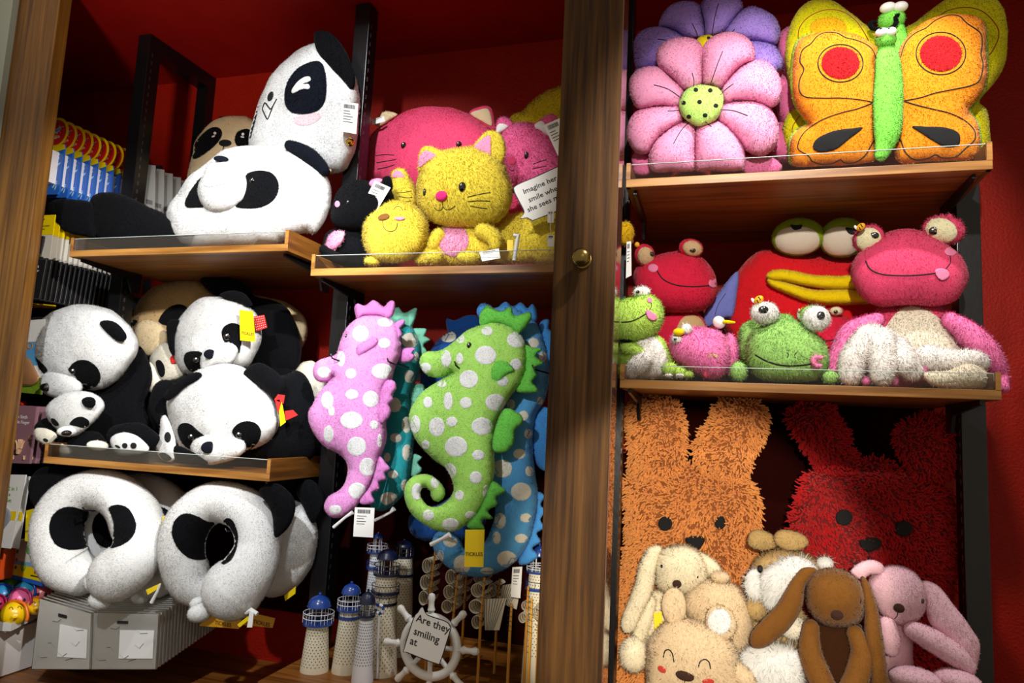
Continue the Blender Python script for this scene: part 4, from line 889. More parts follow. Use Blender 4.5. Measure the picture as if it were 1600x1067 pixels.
# lying panda
t = Toy('panda_plush', 'huge lying panda plush, white face down over the shelf lip, black body stretched left', 'plush toy', 1.96)
t.pil('body', kS([(600, 245), (650, 180), (750, 150), (900, 163), (1080, 230), (1250, 310), (1450, 410), (1650, 500), (1700, 790), (1200, 770), (850, 772), (700, 690), (620, 640), (598, 450)]), BLK, 1.95, H=26, lump=.006)
t.pil('flipper', kS([(88, 330), (130, 268), (230, 227), (380, 230), (520, 245), (605, 290), (635, 500), (650, 665), (540, 650), (430, 632), (300, 590), (180, 500), (110, 400)]), BLK, 1.93, H=16, lump=.003)
h = t.pil('head', kR([(100, 690), (130, 600), (190, 510), (260, 400), (370, 300), (480, 225), (560, 172), (700, 140), (860, 133), (1010, 150), (1150, 200), (1280, 280), (1362, 380), (1387, 500), (1380, 620), (1330, 740), (1262, 830), (1200, 815), (1070, 840), (900, 905), (500, 918), (200, 915), (150, 860), (110, 780)]), WHT, 1.945, H=50, back=.4, lump=.006, res=600)
p1 = t.patch([h], kR([(378, 388), (330, 430), (270, 520), (243, 590), (265, 620), (330, 622), (400, 608), (400, 500)]), BLK, 'eye_patch', fur='short'); p2 = t.patch([h], kR([(720, 370), (780, 338), (850, 332), (920, 350), (965, 400), (979, 470), (955, 540), (900, 592), (820, 622), (730, 628), (640, 610), (660, 500)]), BLK, 'eye_patch', fur='short')
hz, _ = cast([h], *kR([(540, 450)])[0]); my = hz[0][1]
mz = t.pil('muzzle', kR([(372, 400), (418, 300), (480, 248), (580, 258), (680, 310), (742, 390), (742, 500), (702, 580), (610, 640), (490, 665), (400, 632), (352, 545), (350, 460)]), WHT, my+.01, H=30, lump=.003)
h0, _ = cast([mz, h], *kR([(528, 262)])[0]); t.ell('nose', *kR.e(528, 242, 55, 25), NVY, h0[0][1]-.004, rz=4, sub=3, fur='none')
GT = mat('grey_thread', '8f97a0', .8); t.stitch([mz], kR([(470, 290), (440, 380), (435, 456)]), GT, .6); t.stitch([mz], kR([(390, 448), (435, 460), (500, 445), (560, 436), (640, 430)]), GT, .6)
eye(t, kR, 775, 412, 22, 22, 1.9, p2, [h]); t.fin()
# ================================================================== cat shelf
CATR = plush('raspberry_plush', 'ea4a74', .12, .35); CATY = plush('sunny_yellow_plush', 'f4dc48', .10, .35); CATP = plush('pink_plush', 'f0689e', .12); PLIN = plush('pink_lining', 'f09cc0', .06)
def face_lines(t, tg, K_, ls, w=1.1, m=None):
    for l in ls: t.stitch(tg, K_(l), m or THREAD, w)
t = Toy('cat_plush', 'large raspberry pink cat plush cushion at the back of the cat shelf', 'plush toy', 2.2)
h = t.pil('head', kC([(238, 450), (246, 360), (280, 290), (340, 240), (420, 190), (500, 160), (600, 152), (700, 165), (780, 195), (860, 250), (915, 300), (962, 400), (962, 520), (900, 620), (700, 660), (500, 640), (350, 570), (250, 545), (232, 500)]), CATR, 2.2, H=52, lump=.006)
t.pil('ear', kC([(285, 240), (310, 195), (350, 180), (405, 195), (370, 225), (310, 262)]), CREAM, 2.19, H=8)
a = t.pil('ear', kC([(778, 192), (830, 157), (880, 154), (905, 190), (913, 280), (870, 265)]), CATR, 2.19, H=9); t.patch([a], kC([(785, 193), (830, 172), (872, 166), (890, 200), (895, 255), (850, 235)]), CREAM, 'inner_ear')
eye(t, kC, 436, 358, 15, 18, 2.1, h, h); eye(t, kC, 724, 353, 15, 17, 2.1, h, h)
face_lines(t, [h], kC, [[(290, 410), (340, 405), (388, 408)], [(295, 447), (350, 438), (397, 430)], [(300, 480), (350, 470), (388, 457)]])
r_ = t.fin(); tag_card(r_, kC([(268, 222), (334, 205), (340, 232), (272, 250)]), 2.14, M['paper'], lines=1)
t = Toy('yellow_plush', 'fuzzy yellow plush, only its rounded back showing above the pink cat by the door', 'plush toy', 2.27, fur='plush')
t.pil('body', kC([(985, 260), (985, 215), (1010, 190), (1055, 178), (1080, 150), (1150, 90), (1230, 55), (1330, 40), (1400, 150), (1350, 380), (1100, 420)]), plush('dark_yellow_plush', 'd6bc1e', .12), 2.27, H=34, lump=.006); t.fin()
t = Toy('cat_plush', 'pink cat plush with white inner ears behind the speech card', 'plush toy', 2.12, fur='plush')
h = t.pil('head', kC([(938, 330), (955, 270), (1000, 245), (1080, 235), (1150, 258), (1210, 300), (1262, 380), (1290, 480), (1270, 580), (1150, 640), (1020, 600), (965, 500), (945, 410)]), CATP, 2.1, H=42)
a = t.pil('ear', kC([(918, 300), (920, 245), (935, 213), (965, 210), (1003, 235), (1000, 265), (950, 290)]), CATP, 2.09, H=8); t.patch([a], kC([(920, 297), (924, 252), (950, 243), (980, 258), (950, 285)]), WHT, 'inner_ear')
a = t.pil('ear', kC([(1110, 258), (1150, 222), (1195, 196), (1232, 205), (1252, 270), (1245, 330), (1180, 310)]), CATP, 2.07, H=8); t.patch([a], kC([(1117, 256), (1148, 230), (1172, 245), (1192, 305), (1150, 292)]), WHT, 'inner_ear')
eye(t, kC, 1076, 411, 12, 21, 2.0, h, h); t.patch([h], kC.o(1000, 437, 22, 21), CATR, 'cheek', raw=True, h=2.5)
face_lines(t, [h], kC, [[(1110, 455), (1150, 440), (1180, 432)], [(1105, 480), (1150, 470), (1180, 465)], [(985, 480), (1000, 490), (1010, 485)]])
t.pil('body', kC([(950, 700), (980, 620), (1100, 600), (1240, 640), (1240, 900), (1000, 900)]), CATR, 2.14, H=24)
r_ = t.fin(); tag_card(r_, kC([(1165, 252), (1252, 214), (1310, 372), (1240, 412)]), 2.0, M['paper'], lines=4)
t = Toy('cat_plush', 'small black cat plush with pink ear lining and white tag, leftmost cat', 'plush toy', 1.95)
t.pil('body', kC([(10, 900), (50, 800), (220, 790), (265, 900), (250, 980), (120, 985), (20, 980)]), BLK, 1.96, H=22)
h = t.pil('head', kC([(56, 740), (60, 680), (90, 600), (140, 550), (200, 534), (270, 545), (350, 565), (385, 630), (372, 710), (300, 780), (200, 802), (100, 790)]), BLK, 1.94, H=36)
t.pil('ear', kC([(318, 560), (330, 522), (365, 518), (378, 560), (365, 600)]), BLK, 1.93, H=7); t.pil('ear_lining', kC([(256, 560), (265, 540), (295, 528), (327, 535), (310, 560), (275, 575)]), PLIN, 1.895, H=5)
t.patch([h], kC.o(90, 663, 14, 17), PLIN, 'cheek', raw=True, h=2.5); eye(t, kC, 148, 655, 9, 14, 1.9, h, h)
t.pil('paw', kC([(28, 890), (45, 835), (85, 806), (130, 808), (118, 860), (80, 897), (42, 910)]), PLIN, 1.91, H=9, fur='plush'); t.limb('arm', kC.l([(20, 900, 22), (60, 930, 26), (110, 945, 24)]), BLK, 1.89)
r_ = t.fin(); tag_card(r_, kC([(285, 540), (368, 577), (290, 707), (213, 680)]), 1.885, M['paper'], lines=4)
t = Toy('cat_plush', 'small yellow cat plush with pink inner ear, squeezed behind the black cat', 'plush toy', 2.05, fur='plush')
h = t.pil('head', kC([(362, 590), (375, 525), (420, 500), (460, 520), (500, 580), (502, 680), (440, 700), (380, 660)]), CATY, 2.04, H=22)
a = t.pil('ear', kC([(372, 525), (380, 492), (412, 478), (445, 485), (468, 545), (430, 560)]), CATY, 2.03, H=7); t.patch([a], kC([(375, 520), (392, 489), (422, 495), (442, 526), (405, 528)]), PLIN, 'inner_ear', h=3)
eye(t, kC, 377, 578, 8, 12, 2.0, h, h); face_lines(t, [h], kC, [[(400, 605), (450, 600), (478, 595)], [(410, 622), (450, 630), (480, 628)], [(412, 640), (445, 650), (475, 645)]], .8)
t.pil('body', kC([(400, 720), (480, 690), (560, 760), (560, 900), (420, 920)]), CATY, 2.06, H=16); t.fin()
t = Toy('cat_plush', 'round yellow plush with brown nose and closed winking eye, slumped forward', 'plush toy', 1.90, fur='plush')
h = t.pil('head', kC([(222, 800), (235, 740), (300, 682), (380, 646), (460, 655), (520, 690), (562, 755), (557, 840), (530, 900), (460, 955), (380, 968), (290, 955), (240, 905), (222, 850)]), CATY, 1.905, H=40)
t.patch([h], kC.o(331, 730, 31, 16, -15), plush('brown_nose', '8a5a2a', .05), 'nose', raw=True, off=.005, h=3); t.patch([h], kC.o(415, 738, 27, 9), PLIN, 'cheek', raw=True, h=2.5, off=.005)
face_lines(t, [h], kC, [[(325, 752), (335, 790), (365, 806), (395, 795), (404, 760)], [(383, 692), (398, 676), (420, 678), (432, 697)]], 1.2, mat('brown_thread', '6a4a20', .8))
t.ell('foot', *kC.e(275, 960, 44, 24), CATY, 1.90); t.pil('body', kC([(480, 900), (560, 860), (600, 900), (590, 968), (500, 970)]), CATY, 1.93, H=14); t.fin()
t = Toy('cat_plush', 'yellow cat plush with pink tummy, sitting in the middle of its shelf', 'plush toy', 1.93, fur='plush')
b = t.pil('body', kC([(575, 860), (600, 805), (680, 765), (800, 760), (900, 790), (935, 850), (900, 900), (860, 970), (560, 972)]), CATY, 1.95, H=26)
t.patch([b], kC.o(697, 852, 78, 84), PLIN, 'tummy', fur='plush', raw=True)
h = t.pil('head', kC([(501, 620), (505, 540), (530, 460), (580, 410), (660, 375), (740, 366), (800, 362), (880, 382), (945, 435), (985, 510), (1004, 600), (990, 680), (940, 750), (850, 785), (740, 786), (640, 780), (560, 745), (515, 690)]), CATY, 1.93, H=50, lump=.005)
a = t.pil('ear', kC([(512, 490), (518, 400), (545, 362), (595, 368), (650, 398), (620, 430), (560, 470)]), CATY, 1.92, H=9); t.patch([a], kC([(516, 472), (522, 410), (555, 386), (607, 412), (560, 442)]), PLIN, 'inner_ear', fur='short')
a = t.pil('ear', kC([(798, 375), (830, 318), (868, 284), (912, 284), (946, 310), (967, 380), (957, 432), (935, 455), (870, 430)]), CATY, 1.915, H=10); t.patch([a], kC([(804, 370), (840, 328), (884, 306), (890, 360), (886, 415), (850, 398)]), PLIN, 'inner_ear', fur='short')
eye(t, kC, 546, 604, 10, 22, 1.9, h, h); eye(t, kC, 742, 576, 20, 28, 1.9, h, h)
t.patch([h], kC([(600, 625), (610, 602), (632, 594), (655, 600), (662, 622), (650, 643), (630, 650), (610, 642)]), plush('pink_nose', 'e4307e', .03), 'nose', off=.006, dome=.006, h=3)
face_lines(t, [h], kC, [[(595, 680), (612, 696), (634, 692), (641, 675), (652, 690), (680, 690), (705, 672)], [(767, 627), (830, 612), (888, 602)], [(770, 650), (830, 646), (886, 648)], [(782, 672), (830, 682), (872, 687)], [(636, 650), (640, 675), (641, 680)]], 1.2)
t.limb('arm', kC.l([(850, 805, 44), (905, 835, 42), (915, 875, 34)]), CATY, 1.90); t.limb('arm', kC.l([(620, 830, 38), (590, 870, 36)]), CATY, 1.92)
t.ell('foot', *kC.e(597, 938, 46, 38), CATY, 1.88); t.ell('foot', *kC.e(776, 940, 62, 36), CATY, 1.875); t.fin()
t = Toy('yellow_plush', 'yellow plush lying under the speech bubble card, nose towards the cats', 'plush toy', 1.99, fur='plush')
b = t.pil('body', kC([(870, 900), (905, 780), (980, 722), (1060, 705), (1200, 700), (1330, 690), (1400, 800), (1350, 965), (1100, 972), (900, 968)]), CATY, 2.0, H=36, lump=.008)
t.ell('nose', *kC.e(950, 738, 10, 10), EYE, 1.93, rz=3, fur='none', sub=3); t.fin()
# speech bubble card
def bubble(label, K_, outline, inner_grow, Y, lines, u0, u1, size, cat='sign'):
    root = empty('speech_bubble_card', at(*K_([outline[0]])[0], Y), label, cat)
    P = smooth_loop(K_(outline), 4); c = P.mean(0)
    def lay(Q, y, th, name, m):
        q = ats(Q, y); d = np.array([0, th, 0]); return MB().prism(list(q), d).out(name, m, root)
    lay(P, Y, .0012, 'card', M['ink']); N_ = P-c; N_ = c+N_*(1-inner_grow/np.linalg.norm(N_, axis=1))[:, None]; lay(N_, Y-.0006, .0006, 'white_face', M['paper'])
    for s_, x, y in lines:
        a, b = at(*K_([(x, y)])[0], Y-.0009), at(*K_([(x+(u1[0]-u0[0]), y+(u1[1]-u0[1]))])[0], Y-.0009); up = at(*K_([(x, y-40)])[0], Y-.0009)
        text(s_, a, b-a, up-a, size, M['ink'], root, bold=.0003)
    return root
bubble('white speech bubble card reading Imagine her smile when she sees me', kC, [(1008, 592), (1020, 566), (1120, 520), (1235, 468), (1300, 450), (1400, 440), (1420, 560), (1380, 640), (1130, 742), (1100, 748), (1075, 736), (1042, 740), (1062, 708), (1035, 650)], 1.6, 1.86,
    [('Imagine her', 1062, 612), ('smile when', 1090, 655), ('she sees me', 1084, 706)], (1062, 612), (1225, 542), .0218)
t_ = empty('tag_box', at(*kC([(890, 960)])[0], 1.835), 'small white folded price tag standing on the cat shelf ledge', 'tag')
tag_card(t_, kC([(830, 914), (932, 894), (940, 945), (845, 962)]), 1.835, M['paper'], name='tag_face', lines=1)
t_ = empty('plastic_clip', at(*kC([(1015, 960)])[0], 1.84), 'white plastic card clip standing on the cat shelf ledge', 'clip')
MB().tube([at(*kC([p])[0], 1.84) for p in ((1012, 958), (1020, 900), (1028, 850), (1035, 828), (1010, 826))], [.006, .006, .006, .0065, .006], 10).out('clip_stem', M['white_plastic'], t_, smooth=True)
tag_card(t_, kC([(975, 850), (1006, 850), (1004, 908), (975, 908)]), 1.85, TAGY, name='tag', barcode=False)
t_ = empty('hang_tags', at(*kC([(1200, 700)])[0], 1.85), 'clear plastic hang tags with tiny barcodes dangling below the speech bubble card', 'tag')
for y in (700, 825): tag_card(t_, kC([(1185, y), (1220, y), (1218, y+60), (1186, y+60)]), 1.85, M['paper'], lines=1)
MB().tube([at(*kC([(1202, 690)])[0], 1.849), at(*kC([(1202, 830)])[0], 1.849)], .001, 6).out('plastic_strip', M['white_plastic'], t_)
# ================================================================== lower left shelf: pandas
t = Toy('panda_plush', 'huge tan panda plush at the back of the lower left shelf', 'plush toy', 2.22)
h = t.pil('head', kF([(0, 270), (30, 190), (80, 110), (160, 55), (260, 28), (370, 24), (430, 60), (490, 110), (540, 220), (500, 400), (300, 470), (120, 460), (60, 400), (10, 330)]), TAN, 2.22, H=46)
t.patch([h], kF([(165, 250), (190, 200), (240, 163), (290, 158), (322, 185), (300, 240), (240, 272), (200, 268)]), BLK, 'eye_patch', fur='short'); t.patch([h], kF([(2, 262), (20, 240), (52, 245), (30, 275), (8, 285)]), BLK, 'eye_patch', h=3)
t.pil('muzzle', kF([(35, 300), (60, 252), (120, 236), (180, 262), (215, 325), (202, 390), (145, 432), (90, 430), (50, 380)]), CREAM, 2.12, H=20)
t.pil('ear', kF([(388, 24), (450, 3), (560, 15), (650, 60), (670, 120), (560, 105), (490, 115), (430, 80)]), BLK, 2.15, H=9); t.fin()
t = Toy('panda_plush', 'panda plush mostly hidden, pale back showing right of the ribbon panda', 'plush toy', 2.2)
t.pil('back', kF([(600, 110), (770, 124), (850, 145), (920, 195), (963, 258), (960, 330), (928, 400), (860, 440), (700, 400), (620, 300)]), CREAM, 2.24, H=22)
t.pil('body', kF([(600, 110), (700, 118), (790, 140), (860, 185), (900, 260), (928, 345), (930, 430), (890, 520), (700, 540), (640, 400)]), BLK, 2.17, H=28); t.fin()
t = Toy('panda_plush', 'cream panda plush glimpsed behind the snout of the pink seahorse', 'plush toy', 2.15)
t.pil('head', kF([(895, 540), (915, 490), (955, 463), (1010, 468), (1060, 560), (1060, 720), (980, 760), (920, 650)]), WHT2, 2.17, H=18)
t.pil('body', kF([(900, 740), (1000, 700), (1060, 800), (1060, 985), (900, 985)]), BLK, 2.18, H=14); t.fin()
t = Toy('panda_plush', 'small white panda plush wedged between the big panda and the one with a yellow tag', 'plush toy', 2.08)
h = t.pil('head', kF([(118, 455), (150, 392), (200, 362), (250, 395), (300, 470), (310, 540), (240, 572), (170, 580), (140, 520)]), WHT2, 2.09, H=22)
t.patch([h], kF([(148, 465), (172, 456), (195, 488), (198, 530), (180, 549), (160, 520)]), BLK, 'eye_patch', h=3); t.pil('muzzle', kF([(108, 470), (135, 480), (160, 530), (182, 580), (170, 618), (110, 628), (98, 560)]), WHT2, 2.05, H=12)
RIB = plush('red_spotted_ribbon', 'd8302e', .1)
t.patch([h], kF([(228, 440), (250, 430), (262, 468), (232, 473)]), RIB, 'ribbon', off=.006, h=3)
t.pil('body', kF([(90, 640), (200, 600), (260, 560), (290, 640), (240, 800), (120, 820)]), BLK, 2.08, H=20); t.fin()
# ribbon panda
t = Toy('panda_plush', 'white headed panda plush with yellow tag and red spotted ribbon, tilted at the back', 'plush toy', 2.03)
h = t.pil('head', kF([(243, 350), (258, 262), (300, 200), (360, 142), (430, 115), (520, 118), (620, 150), (690, 208), (716, 280), (718, 360), (685, 440), (640, 500), (560, 520), (400, 530), (330, 532), (280, 512), (250, 440)]), WHT, 2.05, H=50, lump=.005)
t.pil('ear', kF([(208, 300), (215, 250), (243, 236), (278, 243), (258, 300), (248, 360), (250, 432), (225, 405)]), BLK, 2.03, H=9); t.pil('ear', kF([(488, 112), (515, 90), (580, 82), (640, 108), (668, 165), (600, 145), (540, 128)]), BLK, 2.02, H=9)
q1 = t.patch([h], kF([(300, 462), (310, 420), (350, 408), (398, 416), (420, 450), (400, 510), (370, 522), (328, 510)]), BLK, 'eye_patch', fur='short'); q2 = t.patch([h], kF([(503, 312), (518, 275), (560, 257), (600, 270), (613, 320), (606, 380), (592, 422), (560, 400), (520, 360)]), BLK, 'eye_patch', fur='short')
hz, _ = cast([h], *kF([(500, 420)])[0]); my = hz[0][1]
t.pil('muzzle', kF([(392, 490), (396, 420), (440, 370), (510, 349), (570, 362), (593, 400), (582, 442), (550, 477), (470, 488), (410, 508)]), WHT, my+.006, H=18)
t.ell('nose', *kF.e(440, 424, 31, 26), NVY, my-.024, rz=4, sub=3, fur='none'); eye(t, kF, 372, 455, 21, 20, 2, q1, h); eye(t, kF, 537, 330, 21, 21, 2, q2, h)
t.pil('body', kF([(240, 560), (400, 540), (640, 480), (720, 400), (800, 400), (900, 520), (860, 760), (600, 900), (300, 900), (200, 700)]), BLK, 2.16, H=22)
r_ = t.fin()
RC = card_frame(kF([(672, 222), (733, 213), (748, 282), (688, 302)]), 1.995); m_ = MB(); slab(m_, RC, .001); m_.out('ribbon', RIB, r_)
m_ = MB()
for i in range(6):
    for j in range(6): slab(m_, rect_on(RC, .06+i*.16, .06+j*.16, .11+i*.16, .11+j*.16, .0004), .0003)
m_.out('ribbon_dots', M['paper'], r_, kind='stuff')
tag_card(r_, kF([(598, 185), (672, 195), (685, 358), (603, 350)]), 1.955, TAGY, label='yellow brand tag', barcode=False, words=[('TICKLES', .5, .80, .25)])
# big panda with baby
t = Toy('panda_plush', 'large panda plush hugging a baby panda, leftmost on the lower shelf', 'plush toy', 1.98)
t.pil('body', kE([(200, 860), (225, 760), (212, 640), (240, 580), (500, 600), (600, 560), (700, 470), (745, 380), (790, 440), (818, 520), (815, 580), (780, 700), (810, 800), (790, 900), (700, 965), (250, 965)]), BLK, 2.03, H=44, lump=.004)
h = t.pil('head', kE([(153, 400), (160, 330), (200, 262), (270, 205), (350, 170), (430, 157), (520, 165), (600, 190), (680, 250), (730, 330), (742, 400), (715, 460), (650, 545), (590, 595), (520, 620), (440, 610), (300, 600), (215, 570), (165, 480)]), WHT, 1.96, H=56, lump=.005, res=550)
t.pil('ear', kE([(125, 305), (130, 262), (160, 235), (200, 226), (250, 233), (215, 275), (180, 325), (140, 325)]), BLK, 1.98, H=9); t.pil('ear', kE([(534, 262), (558, 241), (610, 248), (652, 280), (680, 320), (676, 348), (640, 355), (590, 322)]), BLK, 1.885, H=9)
q1 = t.patch([h], kE([(158, 452), (175, 434), (212, 460), (255, 508), (240, 560), (212, 570), (180, 530), (160, 490)]), BLK, 'eye_patch', fur='short'); q2 = t.patch([h], kE([(368, 512), (398, 470), (440, 455), (490, 468), (530, 508), (540, 558), (512, 600), (465, 612), (420, 600), (410, 550)]), BLK, 'eye_patch', fur='short')
hz, _ = cast([h], *kE([(340, 570)])[0]); my = hz[0][1]
t.pil('muzzle', kE([(212, 592), (222, 550), (250, 515), (300, 501), (360, 508), (412, 538), (442, 580), (440, 622), (400, 652), (330, 666), (260, 650), (225, 626)]), WHT, my+.004, H=20)
t.ell('nose', *kE.e(248, 603, 29, 23), EYE, my-.018, rz=5, sub=3, fur='none'); eye(t, kE, 396, 516, 18, 18, 2, q2, h)
t.pil('leg', kE([(185, 830), (205, 790), (255, 768), (310, 790), (340, 850), (300, 890), (230, 880)]), BLK, 1.90, H=12)
f_ = t.pil('foot', kE([(182, 850), (192, 826), (235, 822), (290, 840), (313, 866), (292, 892), (265, 916), (228, 905), (195, 880)]), WHT2, 1.865, H=7); t.patch([f_], kE.o(245, 887, 15, 9, 20), M['felt_black'], 'toe_pad', raw=True, h=2.5)
t.pil('leg', kE([(580, 890), (585, 832), (640, 800), (740, 793), (795, 815), (862, 870), (832, 930), (800, 950), (650, 950)]), BLK, 1.90, H=18)
f_ = t.pil('foot', kE([(593, 882), (620, 856), (670, 847), (730, 860), (790, 903), (806, 940), (765, 962), (700, 967), (640, 966), (605, 932)]), WHT, 1.85, H=9)
for p in ((632, 921, 16, 6, 25), (671, 916, 15, 14), (718, 916, 17, 16)): t.patch([f_], kE.o(*p), M['felt_black'], 'toe_pad', raw=True, h=2.5, off=.004)
t.fin()
t = Toy('panda_plush', 'baby panda plush held in the arms of the large panda', 'plush toy', 1.87)
t.pil('body', kE([(300, 880), (330, 850), (500, 840), (560, 880), (580, 930), (540, 965), (400, 970), (320, 960)]), BLK, 1.885, H=13)
h = t.pil('head', kE([(244, 735), (254, 700), (290, 665), (350, 635), (430, 624), (500, 634), (550, 668), (562, 712), (530, 762), (480, 812), (430, 852), (390, 870), (340, 862), (290, 812), (256, 775)]), WHT, 1.865, H=24)
t.pil('ear', kE([(440, 672), (468, 656), (505, 664), (512, 695), (492, 712), (455, 702)]), BLK, 1.825, H=5); t.patch([h], kE([(273, 772), (293, 772), (318, 803), (302, 812), (280, 797)]), BLK, 'eye_patch', h=2.5); t.patch([h], kE([(373, 802), (400, 770), (440, 761), (476, 780), (479, 806), (450, 821), (410, 812)]), BLK, 'eye_patch', h=3)
t.ell('muzzle', *kE.e(362, 838, 48, 28), WHT, 1.832, rz=8, sub=3); t.ell('nose', *kE.e(358, 848, 25, 16), EYE, 1.822, rz=4, sub=3, fur='none')
t.ell('paw', *kE.e(525, 916, 52, 27), WHT2, 1.845, rot=10, rz=6, sub=3); t.pil('foot', kE([(260, 932), (280, 906), (330, 902), (368, 928), (374, 960), (340, 973), (290, 967)]), WHT2, 1.85, H=6); t.fin()
# panda foot
t = Toy('panda_plush', 'panda plush showing only a white spotted sole between the large panda and the lowest one', 'plush toy', 1.96)
f_ = t.pil('foot', kF([(150, 905), (172, 850), (178, 775), (200, 753), (228, 800), (255, 880), (250, 990), (200, 998), (160, 960)]), WHT, 1.935, H=9); t.patch([f_], kF.o(213, 870, 18, 28), M['felt_black'], 'toe_pad', raw=True, h=2.5); t.patch([f_], kF([(165, 960), (200, 955), (235, 985), (200, 998)]), M['felt_black'], 'toe_pad', h=2.5)
t.limb('leg', kF.l([(215, 790, 50), (180, 700, 60), (200, 620, 60)]), BLK, 2.0); t.fin()
# low panda
t = Toy('panda_plush', 'panda plush with drooping ears and head hanging over the front of the lower shelf', 'plush toy', 1.94)
t.pil('body', kF([(620, 560), (700, 500), (830, 540), (905, 515), (965, 560), (1003, 650), (1005, 770), (985, 985), (640, 985), (500, 900)]), BLK, 2.0, H=28, lump=.005)
t.pil('arm', kF([(245, 960), (255, 915), (330, 940), (430, 1000), (400, 1018), (270, 1005)]), BLK, 1.87, H=10)
h = t.pil('head', kF([(212, 690), (235, 640), (300, 570), (380, 510), (470, 480), (560, 479), (630, 500), (700, 570), (770, 648), (806, 730), (810, 800), (772, 870), (700, 920), (600, 955), (500, 1000), (340, 965), (280, 925), (240, 845), (220, 765)]), WHT, 1.95, H=58, lump=.005, res=550)
t.pil('ear', kF([(193, 655), (208, 620), (260, 570), (330, 530), (380, 521), (399, 535), (380, 562), (320, 592), (260, 642), (215, 672)]), BLK, 1.90, H=8); t.pil('ear', kF([(620, 532), (650, 489), (710, 468), (770, 498), (832, 560), (835, 610), (800, 665), (745, 625), (680, 580)]), BLK, 1.91, H=12)
q1 = t.patch([h], kF([(267, 832), (283, 799), (330, 798), (380, 838), (410, 868), (370, 900), (338, 935), (300, 912), (275, 872)]), BLK, 'eye_patch', fur='short'); q2 = t.patch([h], kF([(560, 842), (590, 800), (640, 784), (690, 798), (715, 840), (702, 892), (662, 932), (620, 940), (600, 900)]), BLK, 'eye_patch', fur='short')
hz, _ = cast([h], *kF([(480, 900)])[0]); my = hz[0][1]
t.pil('muzzle', kF([(336, 942), (345, 900), (390, 860), (450, 844), (520, 848), (590, 868), (630, 903), (627, 946), (580, 982), (490, 1010), (430, 1017), (370, 988)]), WHT, my+.006, H=20)
t.ell('nose', *kF.e(433, 925, 38, 32), NVY, my-.026, rz=5, sub=3, fur='none'); eye(t, kF, 345, 868, 20, 20, 2, q1, h); eye(t, kF, 600, 857, 20, 20, 2, q2, h)
r_ = t.fin()
for c in ([(785, 668), (806, 640), (842, 645), (835, 690)], [(790, 672), (815, 668), (828, 730), (805, 738)], [(842, 730), (885, 724), (912, 752), (850, 780)]):
    m_ = MB(); slab(m_, card_frame(kF(c), 1.90), .002); m_.out('ribbon', RIB, r_)
tag_card(r_, kF([(812, 730), (826, 680), (848, 790), (818, 812)]), 1.895, TAGY, barcode=False)
# ================================================================== neck pillows hanging under the lower left shelf
def hook(label, pts, back, group='black wire display hooks'):
    back = np.array([pts[-1][0], 2.398, pts[-1][2]]) if back is None else back
    root = empty('wire_hook', back, label, 'hook', group)
    MB().tube(pts+[back], .0024, 8).out('wire', M['black_metal'], root, smooth=True)
    MB().box(back[0]-.02, back[0]+.02, back[1]-.004, back[1]+.0, back[2]-.02, back[2]+.012).out('back_plate', M['black_metal'], root)
    return root
t = Toy('neck_pillow', 'white panda neck pillow at the left with one round black ear', 'neck pillow', 1.86)
r = t.limb('ring', kG.l([(380, 565, 88, .045), (300, 510, 112, .02), (268, 400, 112, 0), (285, 290, 112, 0), (350, 200, 100, 0), (450, 160, 90, 0), (560, 200, 100, 0), (630, 290, 112, 0), (655, 400, 112, -.01), (620, 500, 122, -.035), (545, 560, 122, -.05)]), WHT, 1.87, lump=.004, n=30)
t.pil('ear', kG([(133, 155), (148, 103), (190, 64), (250, 54), (312, 65), (348, 95), (295, 130), (235, 180), (192, 230), (175, 250), (145, 220)]), BLK, 1.86, H=10)
t.patch([r], kG([(230, 340), (243, 290), (280, 255), (330, 244), (400, 262), (450, 275), (420, 320), (405, 350), (432, 410), (400, 436), (330, 445), (270, 427), (240, 387)]), BLK, 'eye_patch', fur='short', h=2.6); t.patch([r], kG([(508, 250), (550, 234), (600, 253), (632, 310), (630, 362), (602, 402), (550, 430), (510, 432), (530, 370), (530, 320), (518, 280)]), BLK, 'eye_patch', fur='short', h=2.6)
t.ell('button_end', *kG.e(468, 680, 50, 43), WHT, 1.80, rot=25, sub=3); t.ell('button_end', *kG.e(415, 608, 21, 36), WHT, 1.82, sub=3, rot=-20)
r_ = t.fin(); tag_card(r_, kG([(682, 632), (752, 600), (748, 622), (690, 656)]), 1.80, TAGY, barcode=False, label='yellow tag'); tag_card(r_, kG([(122, 262), (166, 250), (160, 410), (116, 404)]), 1.90, TAGY, barcode=False, words=[('TICKLES', .5, .7, .25)])
MB().tube([at(*kG([p])[0], 1.80) for p in ((748, 605), (735, 640), (708, 692))], [.003, .004, .006], 8).out('plastic_clip', M['white_plastic'], r_)
np2 = copy_tree(r_, (.01, .155, -.02), 'second white panda neck pillow hanging right behind the left one')
t = Toy('neck_pillow', 'white panda neck pillow in front at the right, knobs at the bottom', 'neck pillow', 1.86)
r = t.limb('ring', kH.l([(260, 640, 80, .05), (200, 590, 96, .03), (165, 490, 102, .01), (165, 390, 104, 0), (215, 290, 100, 0), (320, 222, 94, 0), (430, 245, 98, 0), (505, 330, 102, 0), (515, 440, 106, -.01), (470, 550, 125, -.035), (405, 625, 142, -.05)]), WHT, 1.87, lump=.004, n=30)
t.pil('ear', kH([(518, 180), (548, 140), (600, 132), (650, 158), (687, 210), (692, 270), (662, 340), (606, 388), (592, 370), (585, 300), (560, 230)]), BLK, 1.83, H=11)
